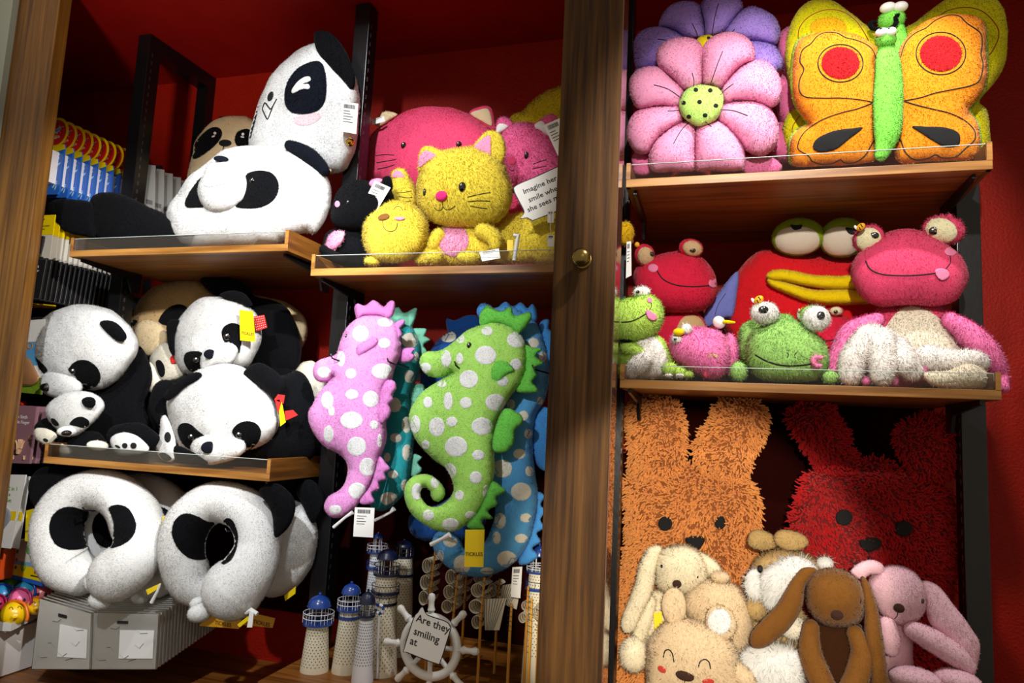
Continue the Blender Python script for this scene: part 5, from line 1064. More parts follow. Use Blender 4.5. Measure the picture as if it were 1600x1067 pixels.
t.patch([r], kH([(116, 370), (128, 310), (170, 277), (220, 283), (280, 313), (315, 322), (300, 380), (305, 440), (325, 475), (250, 492), (190, 480), (140, 432)]), BLK, 'eye_patch', fur='short', h=2.6); t.patch([r], kH([(356, 310), (380, 297), (406, 320), (424, 380), (417, 440), (392, 492), (355, 514), (345, 495), (365, 440), (372, 390), (365, 340)]), BLK, 'eye_patch', fur='short', h=2.6)
t.ell('button_end', *kH.e(246, 740, 54, 42), WHT, 1.80, sub=3); t.ell('button_end', *kH.e(232, 692, 32, 24), WHT, 1.82, sub=3, rot=-20)
r_ = t.fin(); tag_card(r_, kH([(420, 795), (470, 755), (478, 770), (432, 808)]), 1.80, TAGY, barcode=False); tag_card(r_, kH([(478, 735), (498, 738), (490, 808), (466, 808)]), 1.79, M['paper'], barcode=False, name='white_tag')
tag_card(r_, kH([(72, 292), (84, 285), (60, 440), (50, 446)]), 1.88, TAGY, barcode=False)
MB().tube([at(*kH([p])[0], 1.80) for p in ((460, 740), (485, 728), (515, 745))], [.006, .008, .006], 8).out('plastic_clip', M['white_plastic'], r_, smooth=True)
t = Toy('neck_pillow', 'white panda neck pillow behind, its black ear touching the steel upright', 'neck pillow', 2.02)
t.pil('ring', kH([(545, 655), (420, 600), (420, 300), (560, 200), (690, 212), (745, 252), (790, 330), (792, 420), (762, 530), (695, 620), (612, 660)]), WHT, 2.02, H=34, lump=.005)
t.pil('ear', kH([(695, 170), (740, 118), (790, 130), (829, 200), (812, 270), (777, 320), (750, 285), (715, 215)]), BLK, 1.99, H=9)
r_ = t.fin(); tag_card(r_, kH([(640, 660), (694, 616), (692, 650), (645, 684)]), 1.97, TAGY, barcode=False)
hook('black wire hook through the left neck pillow', [at(129, 793, 1.80), at(133, 797, 1.795), at(146, 798, 1.85)], None); hook('black wire hook through the front right neck pillow', [at(352, 826, 1.84), at(355, 830, 1.838), at(360, 829, 1.88)], None)
# ================================================================== hanging seahorses
def seahorse(label, K_, Y, body, m, mf, fins, ear, eyep, dots, md, H=34, dfur='short'):
    t = Toy('seahorse_plush', label, 'plush toy', Y, None, 'short'); b = t.pil('body', K_(body), m, Y, H=H, lump=.003, res=800)
    for n_, f, dy, h in fins: t.pil(n_, K_(f), mf, Y+dy, H=h, lump=.001, res=200)
    for d in dots: t.patch([b], K_.o(*d), md, 'spot', off=.0006, raw=True, fur=dfur, h=3.0)
    if ear: t.pil('ear_fin', K_(ear), mf, Y-.045, H=8, lump=.001, res=200)
    if eyep: eye(t, K_, *eyep, 2, b, b)
    return t
PKS = plush('orchid_pink_plush', 'e89cd8', .10); PKF = plush('orchid_fin_cloth', 'dc88cc', .05); TEAL = plush('teal_plush', '30aab0', .10); TEF = plush('pale_teal_cloth', '7cc4a8', .05)
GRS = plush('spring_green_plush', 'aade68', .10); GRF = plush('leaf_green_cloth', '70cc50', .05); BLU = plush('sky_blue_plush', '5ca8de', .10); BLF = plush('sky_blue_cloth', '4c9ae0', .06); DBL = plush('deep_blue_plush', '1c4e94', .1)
t = seahorse('pink seahorse plush with white spots hanging leftmost, snout to the left', kI, 1.88,
    [(225, 182), (260, 142), (300, 120), (370, 118), (430, 140), (460, 180), (470, 240), (463, 300), (440, 355), (425, 410), (400, 440), (396, 500), (402, 600), (400, 680), (372, 755), (350, 830), (325, 885), (292, 925), (270, 962), (230, 992), (180, 1010), (142, 992), (128, 955), (150, 912), (200, 885), (228, 835), (230, 770), (190, 722), (140, 700), (92, 650), (66, 590), (62, 542), (82, 510), (102, 468), (140, 425), (172, 385), (160, 402), (120, 413), (88, 395), (80, 355), (105, 318), (150, 304), (185, 290), (200, 240)],
    PKS, PKF, [('crest', [(275, 138), (262, 85), (278, 66), (302, 76), (320, 70), (345, 52), (372, 66), (392, 82), (420, 56), (441, 62), (437, 110), (415, 135), (370, 122), (300, 122)], .0, 9),
    ('back_fin', [(432, 180), (445, 150), (480, 138), (484, 158), (465, 178), (477, 205), (460, 225), (473, 245), (460, 268), (462, 300), (440, 328), (418, 310)], -.005, 7), ('side_fin', [(455, 270), (500, 262), (533, 265), (518, 285), (530, 300), (505, 325), (460, 322)], .02, 7),
    ('belly_fin', [(372, 500), (385, 430), (410, 403), (440, 410), (448, 440), (430, 470), (436, 490), (415, 512), (426, 540), (404, 580), (376, 597), (360, 562)], -.03, 8),
    ('tail_fin', [(372, 738), (400, 765), (421, 795), (396, 810), (402, 840), (370, 850), (373, 882), (338, 900), (351, 940), (298, 950), (288, 930), (332, 870), (355, 800)], -.012, 6)],
    [(272, 290), (276, 255), (310, 235), (350, 213), (369, 235), (350, 262), (312, 285), (286, 300)], (228, 211, 6, 9),
    [(290, 200, 35, 35), (398, 150, 34, 20), (395, 242, 27, 22), (205, 310, 17, 34), (385, 365, 46, 34), (248, 375, 24, 22), (252, 467, 28, 22), (335, 487, 35, 36), (145, 492, 26, 38), (250, 580, 48, 38), (350, 600, 18, 20), (163, 540, 14, 22), (150, 640, 22, 38), (273, 695, 42, 42), (320, 785, 35, 40), (275, 890, 38, 36), (180, 972, 28, 20), (130, 370, 30, 24), (374, 670, 10, 30)], WHT)
r_ = t.fin(); tag_card(r_, kI([(265, 962), (352, 965), (345, 1095), (258, 1090)]), 1.84, M['paper'], lines=4)
MB().tube([at(*kI([p])[0], 1.85) for p in ((255, 985), (225, 1005), (172, 1050))], [.006, .004, .005], 8).out('plastic_clip', M['white_plastic'], r_, smooth=True)
t = seahorse('teal seahorse plush hanging behind the pink one', kI, 2.02,
    [(400, 200), (430, 165), (480, 150), (530, 190), (556, 260), (550, 350), (522, 420), (506, 480), (512, 560), (527, 640), (522, 720), (512, 800), (500, 880), (450, 942), (400, 977), (340, 965), (320, 900), (360, 840), (380, 700), (380, 500), (390, 350)],
    TEAL, TEF, [('crest', [(410, 140), (420, 100), (458, 84), (482, 110), (536, 87), (528, 140), (500, 185), (450, 165)], 0, 8), ('back_fin', [(515, 200), (522, 178), (582, 180), (570, 210), (597, 226), (566, 250), (582, 280), (556, 300), (548, 345), (535, 330), (545, 260)], 0, 6),
    ('belly_fin', [(498, 440), (510, 425), (562, 420), (572, 450), (548, 560), (518, 612), (495, 560)], .01, 6), ('tail_fin', [(515, 730), (560, 742), (542, 768), (560, 798), (522, 832), (505, 805)], 0, 5)], None, None,
    [(507, 230, 36, 34), (505, 388, 22, 28), (440, 513, 28, 32), (492, 600, 20, 36), (445, 657, 25, 20), (495, 722, 22, 36), (408, 742, 14, 20), (433, 818, 22, 18), (488, 868, 20, 28), (415, 925, 38, 30), (535, 300, 10, 20)], WHT2)
r_ = t.fin(); MB().tube([at(*kI([p])[0], 1.97) for p in ((352, 1020), (420, 985), (437, 968))], [.005, .004, .008], 8).out('plastic_clip', M['white_plastic'], r_, smooth=True)
t = seahorse('green seahorse plush with white spots and curled tail, hanging in front', kJ, 1.87,
    [(300, 132), (340, 118), (400, 130), (440, 165), (460, 210), (460, 280), (440, 340), (410, 372), (380, 420), (352, 480), (345, 560), (345, 640), (335, 700), (310, 760), (270, 820), (200, 865), (130, 857), (62, 812), (30, 755), (30, 700), (62, 665), (112, 660), (155, 690), (171, 728), (150, 756), (125, 746), (118, 712), (88, 708), (84, 740), (110, 774), (150, 776), (195, 740), (200, 695), (172, 640), (120, 602), (70, 542), (47, 482), (50, 430), (90, 370), (150, 330), (205, 295), (150, 318), (100, 302), (79, 262), (100, 225), (150, 220), (200, 190), (245, 152)],
    GRS, GRF, [('crest', [(298, 135), (295, 92), (320, 61), (350, 76), (375, 82), (405, 64), (418, 98), (470, 84), (476, 112), (432, 162), (400, 140), (350, 125)], 0, 9),
    ('back_fin', [(452, 205), (480, 210), (516, 216), (492, 240), (519, 266), (490, 285), (499, 312), (480, 330), (502, 366), (450, 373), (422, 358), (450, 290)], 0, 6), ('belly_fin', [(382, 428), (440, 450), (446, 480), (420, 502), (413, 552), (380, 584), (340, 572), (348, 500)], -.02, 8),
    ('tail_fin', [(330, 690), (342, 684), (386, 720), (352, 740), (356, 768), (322, 790), (342, 818), (300, 822), (312, 859), (248, 846), (290, 785)], -.005, 6)],
    [(328, 325), (330, 282), (356, 253), (390, 264), (416, 291), (390, 306), (362, 332)], (257, 203, 9, 11),
    [(320, 152, 20, 16), (425, 183, 34, 28), (315, 238, 38, 33), (226, 180, 14, 16), (223, 250, 12, 20), (255, 323, 33, 32), (422, 270, 20, 20), (375, 330, 20, 18), (350, 405, 36, 30), (302, 490, 38, 31), (182, 400, 16, 32), (245, 407, 21, 20), (110, 405, 16, 20), (195, 474, 20, 18), (142, 492, 28, 34), (66, 483, 17, 32), (102, 555, 14, 16), (210, 562, 40, 36), (289, 592, 22, 18), (185, 650, 26, 28), (280, 672, 22, 22), (318, 725, 13, 26), (222, 735, 16, 18), (262, 805, 20, 14), (190, 838, 30, 22), (112, 805, 20, 20), (72, 722, 20, 30), (135, 690, 14, 20), (175, 250, 18, 30), (102, 283, 20, 18), (160, 340, 16, 12)], WHT)
r_ = t.fin(); tag_card(r_, kJ([(243, 857), (311, 857), (307, 990), (239, 988)]), 1.815, TAGY, barcode=False, label='yellow brand tag', words=[('TICKLES', .5, .70, .25)])
MB().tube([at(*kJ([p])[0], 1.83) for p in ((120, 910), (160, 890), (188, 875))], [.006, .005, .008], 8).out('plastic_clip', M['white_plastic'], r_, smooth=True)
t = seahorse('sky blue seahorse plush with cream spots hanging behind the green one', kJ, 1.98,
    [(300, 100), (380, 62), (450, 80), (500, 130), (530, 200), (541, 300), (522, 400), (492, 450), (482, 550), (492, 650), (502, 750), (490, 830), (462, 920), (410, 980), (330, 1020), (250, 1020), (180, 990), (140, 942), (128, 890), (160, 858), (220, 880), (245, 930), (290, 925), (330, 860), (350, 780), (335, 600), (345, 500), (390, 380), (400, 250), (340, 160)],
    BLU, BLF, [('crest', [(283, 85), (300, 54), (335, 62), (350, 75), (385, 48), (412, 66), (440, 50), (465, 72), (478, 55), (495, 75), (494, 118), (450, 110), (380, 90), (310, 118)], 0, 10), ('back_fin', [(505, 150), (512, 118), (540, 112), (538, 145), (553, 160), (553, 230), (545, 290), (525, 230)], 0, 8),
    ('belly_fin', [(485, 450), (540, 435), (545, 632), (502, 636), (480, 560)], .01, 8), ('tail_fin', [(490, 722), (526, 738), (510, 768), (528, 790), (510, 822), (526, 850), (496, 870), (511, 900), (480, 922), (502, 950), (460, 980), (430, 970), (475, 860), (492, 790)], 0, 6)], None, None,
    [(485, 195, 20, 18), (518, 243, 14, 18), (449, 453, 18, 18), (466, 517, 14, 17), (435, 588, 22, 18), (375, 640, 34, 32), (470, 650, 14, 18), (441, 722, 36, 32), (367, 825, 20, 28), (458, 815, 20, 16), (355, 885, 14, 22), (441, 888, 22, 16), (390, 960, 34, 28), (232, 980, 30, 34), (155, 950, 12, 20), (190, 900, 25, 18), (320, 1003, 24, 12), (508, 400, 10, 14), (405, 412, 14, 18)], WHT2)
r_ = t.fin(); tag_card(r_, kJ([(410, 990), (445, 988), (438, 1100), (404, 1095)]), 1.95, M['paper'], lines=4)
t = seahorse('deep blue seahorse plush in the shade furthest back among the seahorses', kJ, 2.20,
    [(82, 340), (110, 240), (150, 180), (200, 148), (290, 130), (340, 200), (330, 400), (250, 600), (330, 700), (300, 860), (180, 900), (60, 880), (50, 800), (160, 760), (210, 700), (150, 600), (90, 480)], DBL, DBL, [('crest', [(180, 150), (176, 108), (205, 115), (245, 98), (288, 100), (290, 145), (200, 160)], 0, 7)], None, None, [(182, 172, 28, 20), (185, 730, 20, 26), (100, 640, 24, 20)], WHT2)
t.fin()
hook('wire hook piercing the head of the pink seahorse', [at(*kI([(408, 308)])[0], 1.83), at(*kI([(412, 322)])[0], 1.83), at(*kI([(440, 335)])[0], 1.87)], None)
hook('wire hook at the snout of the pink seahorse', [at(*kI([(160, 290)])[0], 1.83), at(*kI([(166, 308)])[0], 1.83), at(*kI([(192, 318)])[0], 1.84)], None)
hook('wire hook beside the back fin of the green seahorse', [at(*kJ([(480, 272)])[0], 1.83), at(*kJ([(488, 288)])[0], 1.83), at(*kJ([(545, 305)])[0], 1.93)], None)
hook('wire hook at the cheek of the green seahorse', [at(*kJ([(205, 260)])[0], 1.82), at(*kJ([(210, 275)])[0], 1.82), at(*kJ([(222, 285)])[0], 1.83)], None)
# ================================================================== nautical ornaments in the lower middle bay
BLUE = mat('blue_enamel', '1c3f8c', .25, spec=.6, coat=.5); NAVY = mat('navy_enamel', '101a3a', .35, coat=.3); CREAMM = mat('cream_enamel', 'e4dcc4', .5); WIRE = mat('white_wire', 'dcdfe6', .4); HOLE = mat('dark_hole', '1a1712', .9); WHM = mat('white_enamel', 'e6e8ee', .4)
def lighthouse(label, cx, dome, rd, rail, rr, tower, rt, base, rb, Y, mdome=BLUE, ring2=None, mt=CREAMM):
    k = kK; s = lambda y: scl(*k([(cx, y)])[0], Y)/k.k
    P = lambda y: at(*k([(cx, y)])[0], Y); c0 = P(dome[0]); zb = P(base)[2]; s_ = s(rail[0])
    root = empty('model_lighthouse', (c0[0], Y, .76), label, 'ornament', 'model lighthouses')
    X = c0[0]; zt, zd = P(dome[0])[2], P(dome[1])[2]; zr0, zr1 = P(rail[0])[2], P(rail[1])[2]; z1 = P(tower)[2]
    h = zt-zd; R = rd*s_
    MB().lathe((X, Y, zd), [(R*1.04, 0), (R*1.04, h*.06), (R, h*.08), (R*.93, h*.4), (R*.74, h*.7), (R*.42, h*.9), (R*.16, h*.98), (R*.1, h*1.0), (R*.16, h*1.08), (R*.13, h*1.2), (R*.02, h*1.24)], 24).out('dome', mdome, root, smooth=True)
    mb = MB(); rp = R*.8
    for j in range(6):
        a = j*math.pi/3+.3; mb.tube([(X+rp*math.cos(a), Y+rp*math.sin(a), zr1), (X+rp*math.cos(a), Y+rp*math.sin(a), zd)], .0011, 5)
    mb.out('lantern_posts', WIRE if mdome is BLUE else CREAMM, root, kind='stuff')
    rl = rr*s_; mb = MB()
    for z in (zr0, (zr0+zr1)/2): mb.tube([(X+rl*math.cos(a), Y+rl*math.sin(a), z) for a in np.linspace(0, 2*math.pi, 25)], .0012, 5, cap=False)
    for j in range(10): a = j*math.pi/5; mb.tube([(X+rl*math.cos(a), Y+rl*math.sin(a), zr1), (X+rl*math.cos(a), Y+rl*math.sin(a), zr0)], .0008, 4)
    mb.out('railing', WIRE if mdome is BLUE else NAVY, root)
    MB().lathe((X, Y, zr1-.006), [(rl*.2, 0), (rl*1.0, 0), (rl*1.0, .006), (rl*.2, .006)], 24).out('gallery', mdome, root, smooth=True)
    r1, r2 = rt*s_, rb*s_*1.05
    tw = MB().lathe((X, Y, .76), [(r2, 0), (r1+(r2-r1)*.0, z1-.76)], 28).out('tower', mt, root, smooth=True); tw['origin'] = [X, Y, .76]
    tw['origin'] = [float(v) for v in root.location]
    hs = MB(); n = 22; z = z1-.008; i = 0
    while z > max(.775, zb):
        f = (z-.76)/(z1-.76); rr_ = r2+(r1-r2)*f
        for j in range(n):
            a = 2*math.pi*(j+(i % 2)*.5)/n
            if math.sin(a) > .3: continue
            c = np.array([X+rr_*math.cos(a), Y+rr_*math.sin(a), z]); ax = np.array([math.cos(a), math.sin(a), 0]); u = np.array([-math.sin(a), math.cos(a), 0]); q = .0016
            hs.add([c+ax*.0005+u*q*math.cos(t_)+np.array([0, 0, q])*math.sin(t_) for t_ in np.linspace(0, 2*math.pi, 6, endpoint=False)], [tuple(range(6))])
        z -= .0078; i += 1
    hs.out('tower_holes', HOLE, tw, kind='stuff')
    for y, w in (ring2 or []):
        z = P(y)[2]; MB().lathe((X, Y, z-.005), [(r1*.5, 0), (w*s_, 0), (w*s_, .008), (r1*.5, .01)], 24).out('gallery_ring', mdome, root, smooth=True)
        mb = MB(); mb.tube([(X+w*s_*math.cos(a), Y+w*s_*math.sin(a), z+.02) for a in np.linspace(0, 2*math.pi, 25)], .001, 5, cap=False)
        for j in range(8): a = j*math.pi/4; mb.tube([(X+w*s_*math.cos(a), Y+w*s_*math.sin(a), z), (X+w*s_*math.cos(a), Y+w*s_*math.sin(a), z+.02)], .0007, 4)
        mb.out('railing', mdome, root)
    return root
lighthouse('model lighthouse with bright blue dome, lowest and furthest left', 150, (555, 622), 67, (655, 712), 87, 728, 60, 1000, 78, 1.90)
lighthouse('model lighthouse with blue dome, second from the left', 333, (488, 545), 54, (580, 632), 72, 645, 54, 940, 76, 1.93, ring2=[(680, 62)])
lighthouse('slim model lighthouse with navy cap and solid cream lantern', 430, (535, 605), 46, (640, 668), 50, 700, 40, 960, 60, 1.88, NAVY, mt=WHM)
lighthouse('tall model lighthouse with navy dome and two railings, in the middle', 545, (290, 345), 60, (378, 428), 76, 440, 58, 990, 92, 1.96, NAVY, ring2=[(535, 82), (600, 72)])
lighthouse('slim blue and white model lighthouse behind the tall navy one', 488, (197, 225), 28, (262, 300), 58, 312, 38, 900, 60, 2.06, BLUE, ring2=[(395, 55), (440, 40)], mt=WHM)
lighthouse('dark model lighthouse in the shade at the back right of the group', 640, (238, 275), 50, (280, 325), 58, 335, 54, 900, 80, 2.14, NAVY, ring2=[(435, 66)])
lighthouse('model lighthouse with blue dome half hidden by the door stile', 1425, (270, 330), 42, (385, 412), 72, 425, 56, 900, 72, 2.0, BLUE, ring2=[(515, 72)])
t_ = empty('model_life_ring', at(*kK([(492, 672)])[0], 1.90), 'small white and blue model life ring leaning on the tall lighthouse', 'ornament')
c = at(*kK([(494, 638)])[0], 1.90); s_ = scl(593, 950, 1.9)/3.717
for i in range(8):
    a0 = i*math.pi/4; MB().tube([c+np.array([24*s_*math.cos(a), 0, 24*s_*math.sin(a)]) for a in np.linspace(a0, a0+math.pi/4*.98, 5)], 9*s_, 8).out('band', WHM if i % 2 else BLUE, t_, smooth=True)
MB().tube([c+[0, 0, -32*s_], (c[0]+.003, c[1]+.01, .762)], .003, 6).out('stand', WHM, t_)
# ship wheel
t_ = empty('ship_wheel', at(*kK([(790, 1000)])[0], 1.86), 'white wooden ship wheel with turned handles behind the lower speech bubble', 'ornament')
wc = at(*kK([(790, 855)])[0], 1.87); s_ = scl(672, 1010, 1.87)/3.717; R = 165*s_
MB().tube([wc+np.array([R*math.cos(a), 0, R*math.sin(a)]) for a in np.linspace(0, 2*math.pi, 49)], 26*s_, 12, cap=False).out('rim', M['white_plastic'], t_, smooth=True)
MB().lathe(wc+np.array([0, .01, 0]), [(.001, -.006), (50*s_, -.006), (50*s_, .02), (.001, .02)], 24, ax=(0, -1, 0)).out('hub', M['white_plastic'], t_, smooth=True)
for j in range(8):
    a = math.radians(90+j*45+2); d = np.array([math.cos(a), 0, math.sin(a)])
    MB().tube([wc+d*x*s_ for x in (30, 160, 190, 205, 225, 250, 275, 292, 300)], [v*s_ for v in (14, 14, 15, 24, 17, 17, 23, 18, 4)], 12).out('handle', M['white_plastic'], t_, smooth=True)
bubble('white speech bubble card reading Are they smiling at', kK, [(742, 622), (770, 668), (880, 708), (908, 740), (905, 770), (850, 940), (820, 955), (650, 890), (635, 870), (690, 690), (715, 655)], 1.6, 1.835,
       [('Are they', 705, 706), ('smiling', 690, 782), ('at', 668, 838)], (705, 706), (870, 768), .028)
# model junks: bamboo masts with rolled sails
BAM = wood('bamboo', 'b87818', 'e2a840', .4, 'z', .5); SAIL = mat('parchment_sail', 'd8cdb4', .7)
def junk(label, masts, curls, Y, sail=None):
    root = empty('model_junk_boat', at(*kK([(masts[0][0][0], 980)])[0], Y), label, 'ornament', 'model junk boats with rolled sails'); root.location.z = .76
    for m_ in masts:
        a, b = at(*kK([m_[0]])[0], Y), at(*kK([m_[1]])[0], Y); MB().tube([a, a*.5+b*.5, b, (b[0], b[1], .765)], [.0032, .0036, .0042, .0042], 8).out('mast', BAM, root, smooth=True)
        mb = MB()
        for f in np.linspace(.1, 1, 6): p = a*(1-f)+b*f; mb.tube([p+[-.009, -.003, .002], p+[.003, -.006, -.001], p+[.006, -.003, -.003]], .0007, 4)
        mb.out('lashing', M['ink'], root, kind='stuff')
    for cx, cy, rx, ry in curls:
        c = at(*kK([(cx, cy)])[0], Y); q = scl(*kK([(cx, cy)])[0], Y)/kK.k; mb = MB(); N_ = 26
        for (y0, y1, sh) in ((0, .012, 0), (.016, .028, .0015), (.032, .044, .003), (.048, .075, .0045)):
            V = []
            for i in range(N_+1):
                a = math.radians(35)+i/N_*math.radians(325); g = 1-.12*i/N_
                for rr_ in (1.0, .92): V += [c+np.array([sh+q*rx*g*rr_*math.cos(a), y0, q*ry*g*rr_*math.sin(a)]), c+np.array([sh+q*rx*g*rr_*math.cos(a), y1, q*ry*g*rr_*math.sin(a)])]
            F = []
            for i in range(N_):
                b_ = i*4; d_ = b_+4; F += [(b_, d_, d_+1, b_+1), (b_+2, b_+3, d_+3, d_+2), (b_, b_+2, d_+2, d_), (b_+1, d_+1, d_+3, b_+3)]
            mb.add(V, F)
        mb.out('rolled_sail', SAIL, root, smooth=True)
    if sail:
        q = [at(*p, Y+.01) for p in kK(sail)]; MB().prism(q, (0, .001, 0)).out('flat_sail', SAIL, root); mb = MB()
        for f in np.linspace(0.05, .95, 8): mb.tube([q[0]*(1-f)+q[1]*f-np.array([0, .002, 0]), q[3]*(1-f*.6)+q[2]*f*.6-np.array([0, .002, 0])], .0006, 4)
        mb.out('battens', M['ink'], root, kind='stuff')
    return root
junk('model junk with three rolled sails, left of the ship wheel top handle', [[(818, 300), (788, 560)]], [(768, 388, 30, 44), (757, 485, 32, 45), (748, 575, 30, 44)], 1.98)
junk('model junk with rolled sails right of the ship wheel top handle', [[(950, 440), (922, 700)]], [(905, 452, 32, 44), (895, 540, 34, 42), (885, 625, 36, 40)], 1.96)
junk('dark model junk at the very back behind the white ship wheel', [[(1010, 300), (985, 640)]], [(965, 390, 30, 44), (955, 480, 32, 44), (945, 575, 32, 44)], 2.16)
junk('model junk with rolled sails and a flat corded sail beneath the blue seahorse', [[(1105, 455), (1082, 700)]], [(1062, 530, 42, 42), (1052, 625, 44, 42), (1058, 715, 34, 40)], 1.94, [(1095, 580), (1230, 575), (1190, 760), (1105, 760)])
junk('model junk with dark rolled sails behind the corded sail', [[(1195, 460), (1180, 600)]], [(1150, 530, 32, 40), (1070, 460, 34, 30), (1140, 625, 32, 40)], 2.08, [(1205, 500), (1320, 480), (1290, 640), (1190, 600)])
junk('small model junk with two bamboo masts at the right by the door stile', [[(1262, 605), (1252, 760)], [(1378, 575), (1370, 770)]], [(1325, 690, 26, 30), (1400, 660, 26, 34)], 1.90)
junk('thin masted model junk touching the door stile', [[(1358, 505), (1350, 700)], [(1424, 600), (1418, 760)]], [(1340, 620, 24, 28)], 1.93)
# ================================================================== left racks: carded goods on long hooks
struct(MB().box(-3.3, -2.20, 2.385, 2.399, .57, 1.96), 'trim_7', mat('black_pegboard', '16161a', .5))
hm = MB()
for i in range(22):
    for j in range(34): hm.box(-2.70+i*.024, -2.693+i*.024, 2.3840, 2.3852, 1.1+j*.024, 1.112+j*.024)
hm.out('pegboard_holes', mat('hole_black', '020203', .9), kind='stuff', label='rows of slots in the black pegboard')
def peg(x, z, y0, lab, tag_m=True):
    root = empty('display_peg', (x, 2.384, z), lab, 'hook', 'long pegs of the left rack')
    MB().tube([(x, 2.384, z), (x, y0, z), (x, y0-.008, z+.006)], .0025, 8).out('rod', M['grey_metal'], root, smooth=True); MB().box(x-.02, x+.02, 2.38, 2.386, z-.03, z+.02).out('back_plate', M['grey_metal'], root)
    MB().lathe((x, y0+.004, z), [(.003, 0), (.010, .001), (.011, .006), (.006, .010)], 14, ax=(0, -1, 0)).out('stopper', M['brass'], root, smooth=True)
    return root
def scatter(root, parent, x0, x1, z0, z1, y, n, m, name='print', r=(.003, .006), seed=1, tilt=1.0):
    rr = random.Random(seed); mb = MB()
    for _ in range(n):
        cx, cz, a = rr.uniform(x0, x1), rr.uniform(z0, z1), rr.uniform(0, 3.1)*tilt; l, w = rr.uniform(*r)*1.6, rr.uniform(*r)*.6
        mb.add([(cx+l*math.cos(t)*math.cos(a)-w*math.sin(t)*math.sin(a), y, cz+l*math.cos(t)*math.sin(a)+w*math.sin(t)*math.cos(a)) for t in np.linspace(0, 2*math.pi, 9, endpoint=False)], [tuple(range(9))])
    return mb.out(name, m, parent, kind='stuff')
def disc(x, y, z, r, th=.0006, rz=None, n=36): return MB().prism([np.array([x+r*math.cos(a), y, z+(rz or r)*math.sin(a)]) for a in np.linspace(0, 2*math.pi, n, endpoint=False)], (0, th, 0))
def repeat(root, n, dy, label, dx=0, dz=0):
    for i in range(1, n): c = copy_tree(root, (dx*i, dy*i, dz*i), label)
RC_ = mat('red_card', 'd8261c', .4); BC_ = mat('blue_card', '2a66c4', .35, coat=.2); SK = mat('pale_blue_ink', 'a8d4f0', .5); WB = mat('white_block', 'efe9ea', .5); CRM_ = mat('cream_ink', 'f2e0b4', .5); DB = mat('dark_blue_ink', '16307a', .5)
c0 = at(88, 207, 1.9); s_ = scl(88, 207, 1.9); x, z = c0[0], c0[2]; y = 1.9
r_ = empty('candy_card', (x, y, z-.13), 'foremost round headed candy card with blue packet, clearest of its row', 'candy', 'blue candy packets on the top left peg')
hd = disc(x, y, z, 23*s_*1.05).out('round_header', M['yellow_card'], r_); disc(x-.001, y-.0004, z-.001, 19.5*s_*1.05, .0004).out('red_face', RC_, r_)
scatter(r_, r_, x-.03, x+.03, z-.025, z+.027, y-.0008, 16, CRM_, r=(.0015, .003))
st = MB(); pts = []
for i in range(20):
    a = i*math.pi/10+.1; q = 1 if i % 2 else .78; pts.append(np.array([x+.006+.021*q*math.cos(a)*.9+.004*math.sin(a), y-.0006, z+.008+.0125*q*math.sin(a)+.006*math.cos(a)]))
st.prism(pts, (0, .0004, 0)).out('burst', SK, r_)
text('Squirt', (x-.010, y-.001, z+.001), (1, 0, .25), (0, 0, 1), .0155, DB, r_); text('Toffee', (x-.022, y-.001, z-.024), (1, 0, .05), (0, 0, 1), .0165, CRM_, r_)
kD = K(0, 170, 3.443)
Q = [at(*p, 1.8985) for p in kD([(205, 205), (345, 190), (350, 215), (300, 232), (210, 234)])]; MB().prism(Q, (0, .001, 0)).out('label_strip', M['yellow_card'], r_)
text('party tricks & fun', tuple(at(*kD([(215, 220)])[0], 1.8975)), (1, 0, .03), (0, 0, 1), .007, M['ink'], r_)
Q = [at(*p, 1.9) for p in kD([(180, 198), (346, 192), (340, 260), (318, 440), (308, 460), (160, 462)])]; MB().prism(Q, (0, .008, 0)).out('packet', BC_, r_)
q0 = at(*kD([(170, 455)])[0], 1.9); q1 = at(*kD([(330, 240)])[0], 1.9); scatter(r_, r_, q0[0], q1[0]-.002, q0[2]+.004, q1[2]+.02, 1.8995, 60, SK, 'droplets', r=(.0035, .0065), seed=4, tilt=.4)
a_, b_ = at(*kD([(170, 415)])[0], 1.9), at(*kD([(322, 236)])[0], 1.9); MB().box(a_[0], b_[0], 1.866, 1.8992, a_[2], b_[2]).out('white_block', WB, r_, bevel=.0015)
MB().prism([np.array([a_[0]+(b_[0]-a_[0])*u, 1.8675, a_[2]+(b_[2]-a_[2])*v]) for u, v in ((.35, .3), (.62, .3), (.56, .75), (.30, .75))], (0, .0006, 0)).out('embossed_panel', M['paper'], r_)
repeat(r_, 9, .036, 'round headed blue candy packet hanging further back in the same row'); peg(x, z+.034, 1.885, 'long peg through the round candy cards')
# baggage tag cards
P = lambda p, y=1.9: at(*kD([p])[0], y)
c0 = P((225, 700)); r_ = empty('luggage_tag_card', (c0[0], 1.9, c0[2]-.06), 'foremost yellow and cream luggage tag card with black strap', 'card', 'luggage tag cards below the candy packets')
a_, b_ = P((140, 812)), P((298, 570)); h_ = P((200, 680))[2]
MB().box(a_[0], b_[0], 1.9, 1.9012, a_[2], h_).out('card', mat('cream_card', 'ddd6c8', .5), r_); MB().box(a_[0], b_[0]+.001, 1.8985, 1.902, h_, b_[2]).out('yellow_header', M['yellow_card'], r_)
text('BAGGAGE', tuple(P((222, 636), 1.898)), (1, 0, .03), (0, 0, 1), .0085, M['ink'], r_); text('TAG', tuple(P((222, 652), 1.898)), (1, 0, .03), (0, 0, 1), .0085, M['ink'], r_)
u0, u1 = P((178, 660), 1.898), P((214, 630), 1.898); MB().box(u0[0], u1[0], 1.8978, 1.8985, u0[2], u1[2]).out('logo_panel', M['paper'], r_)
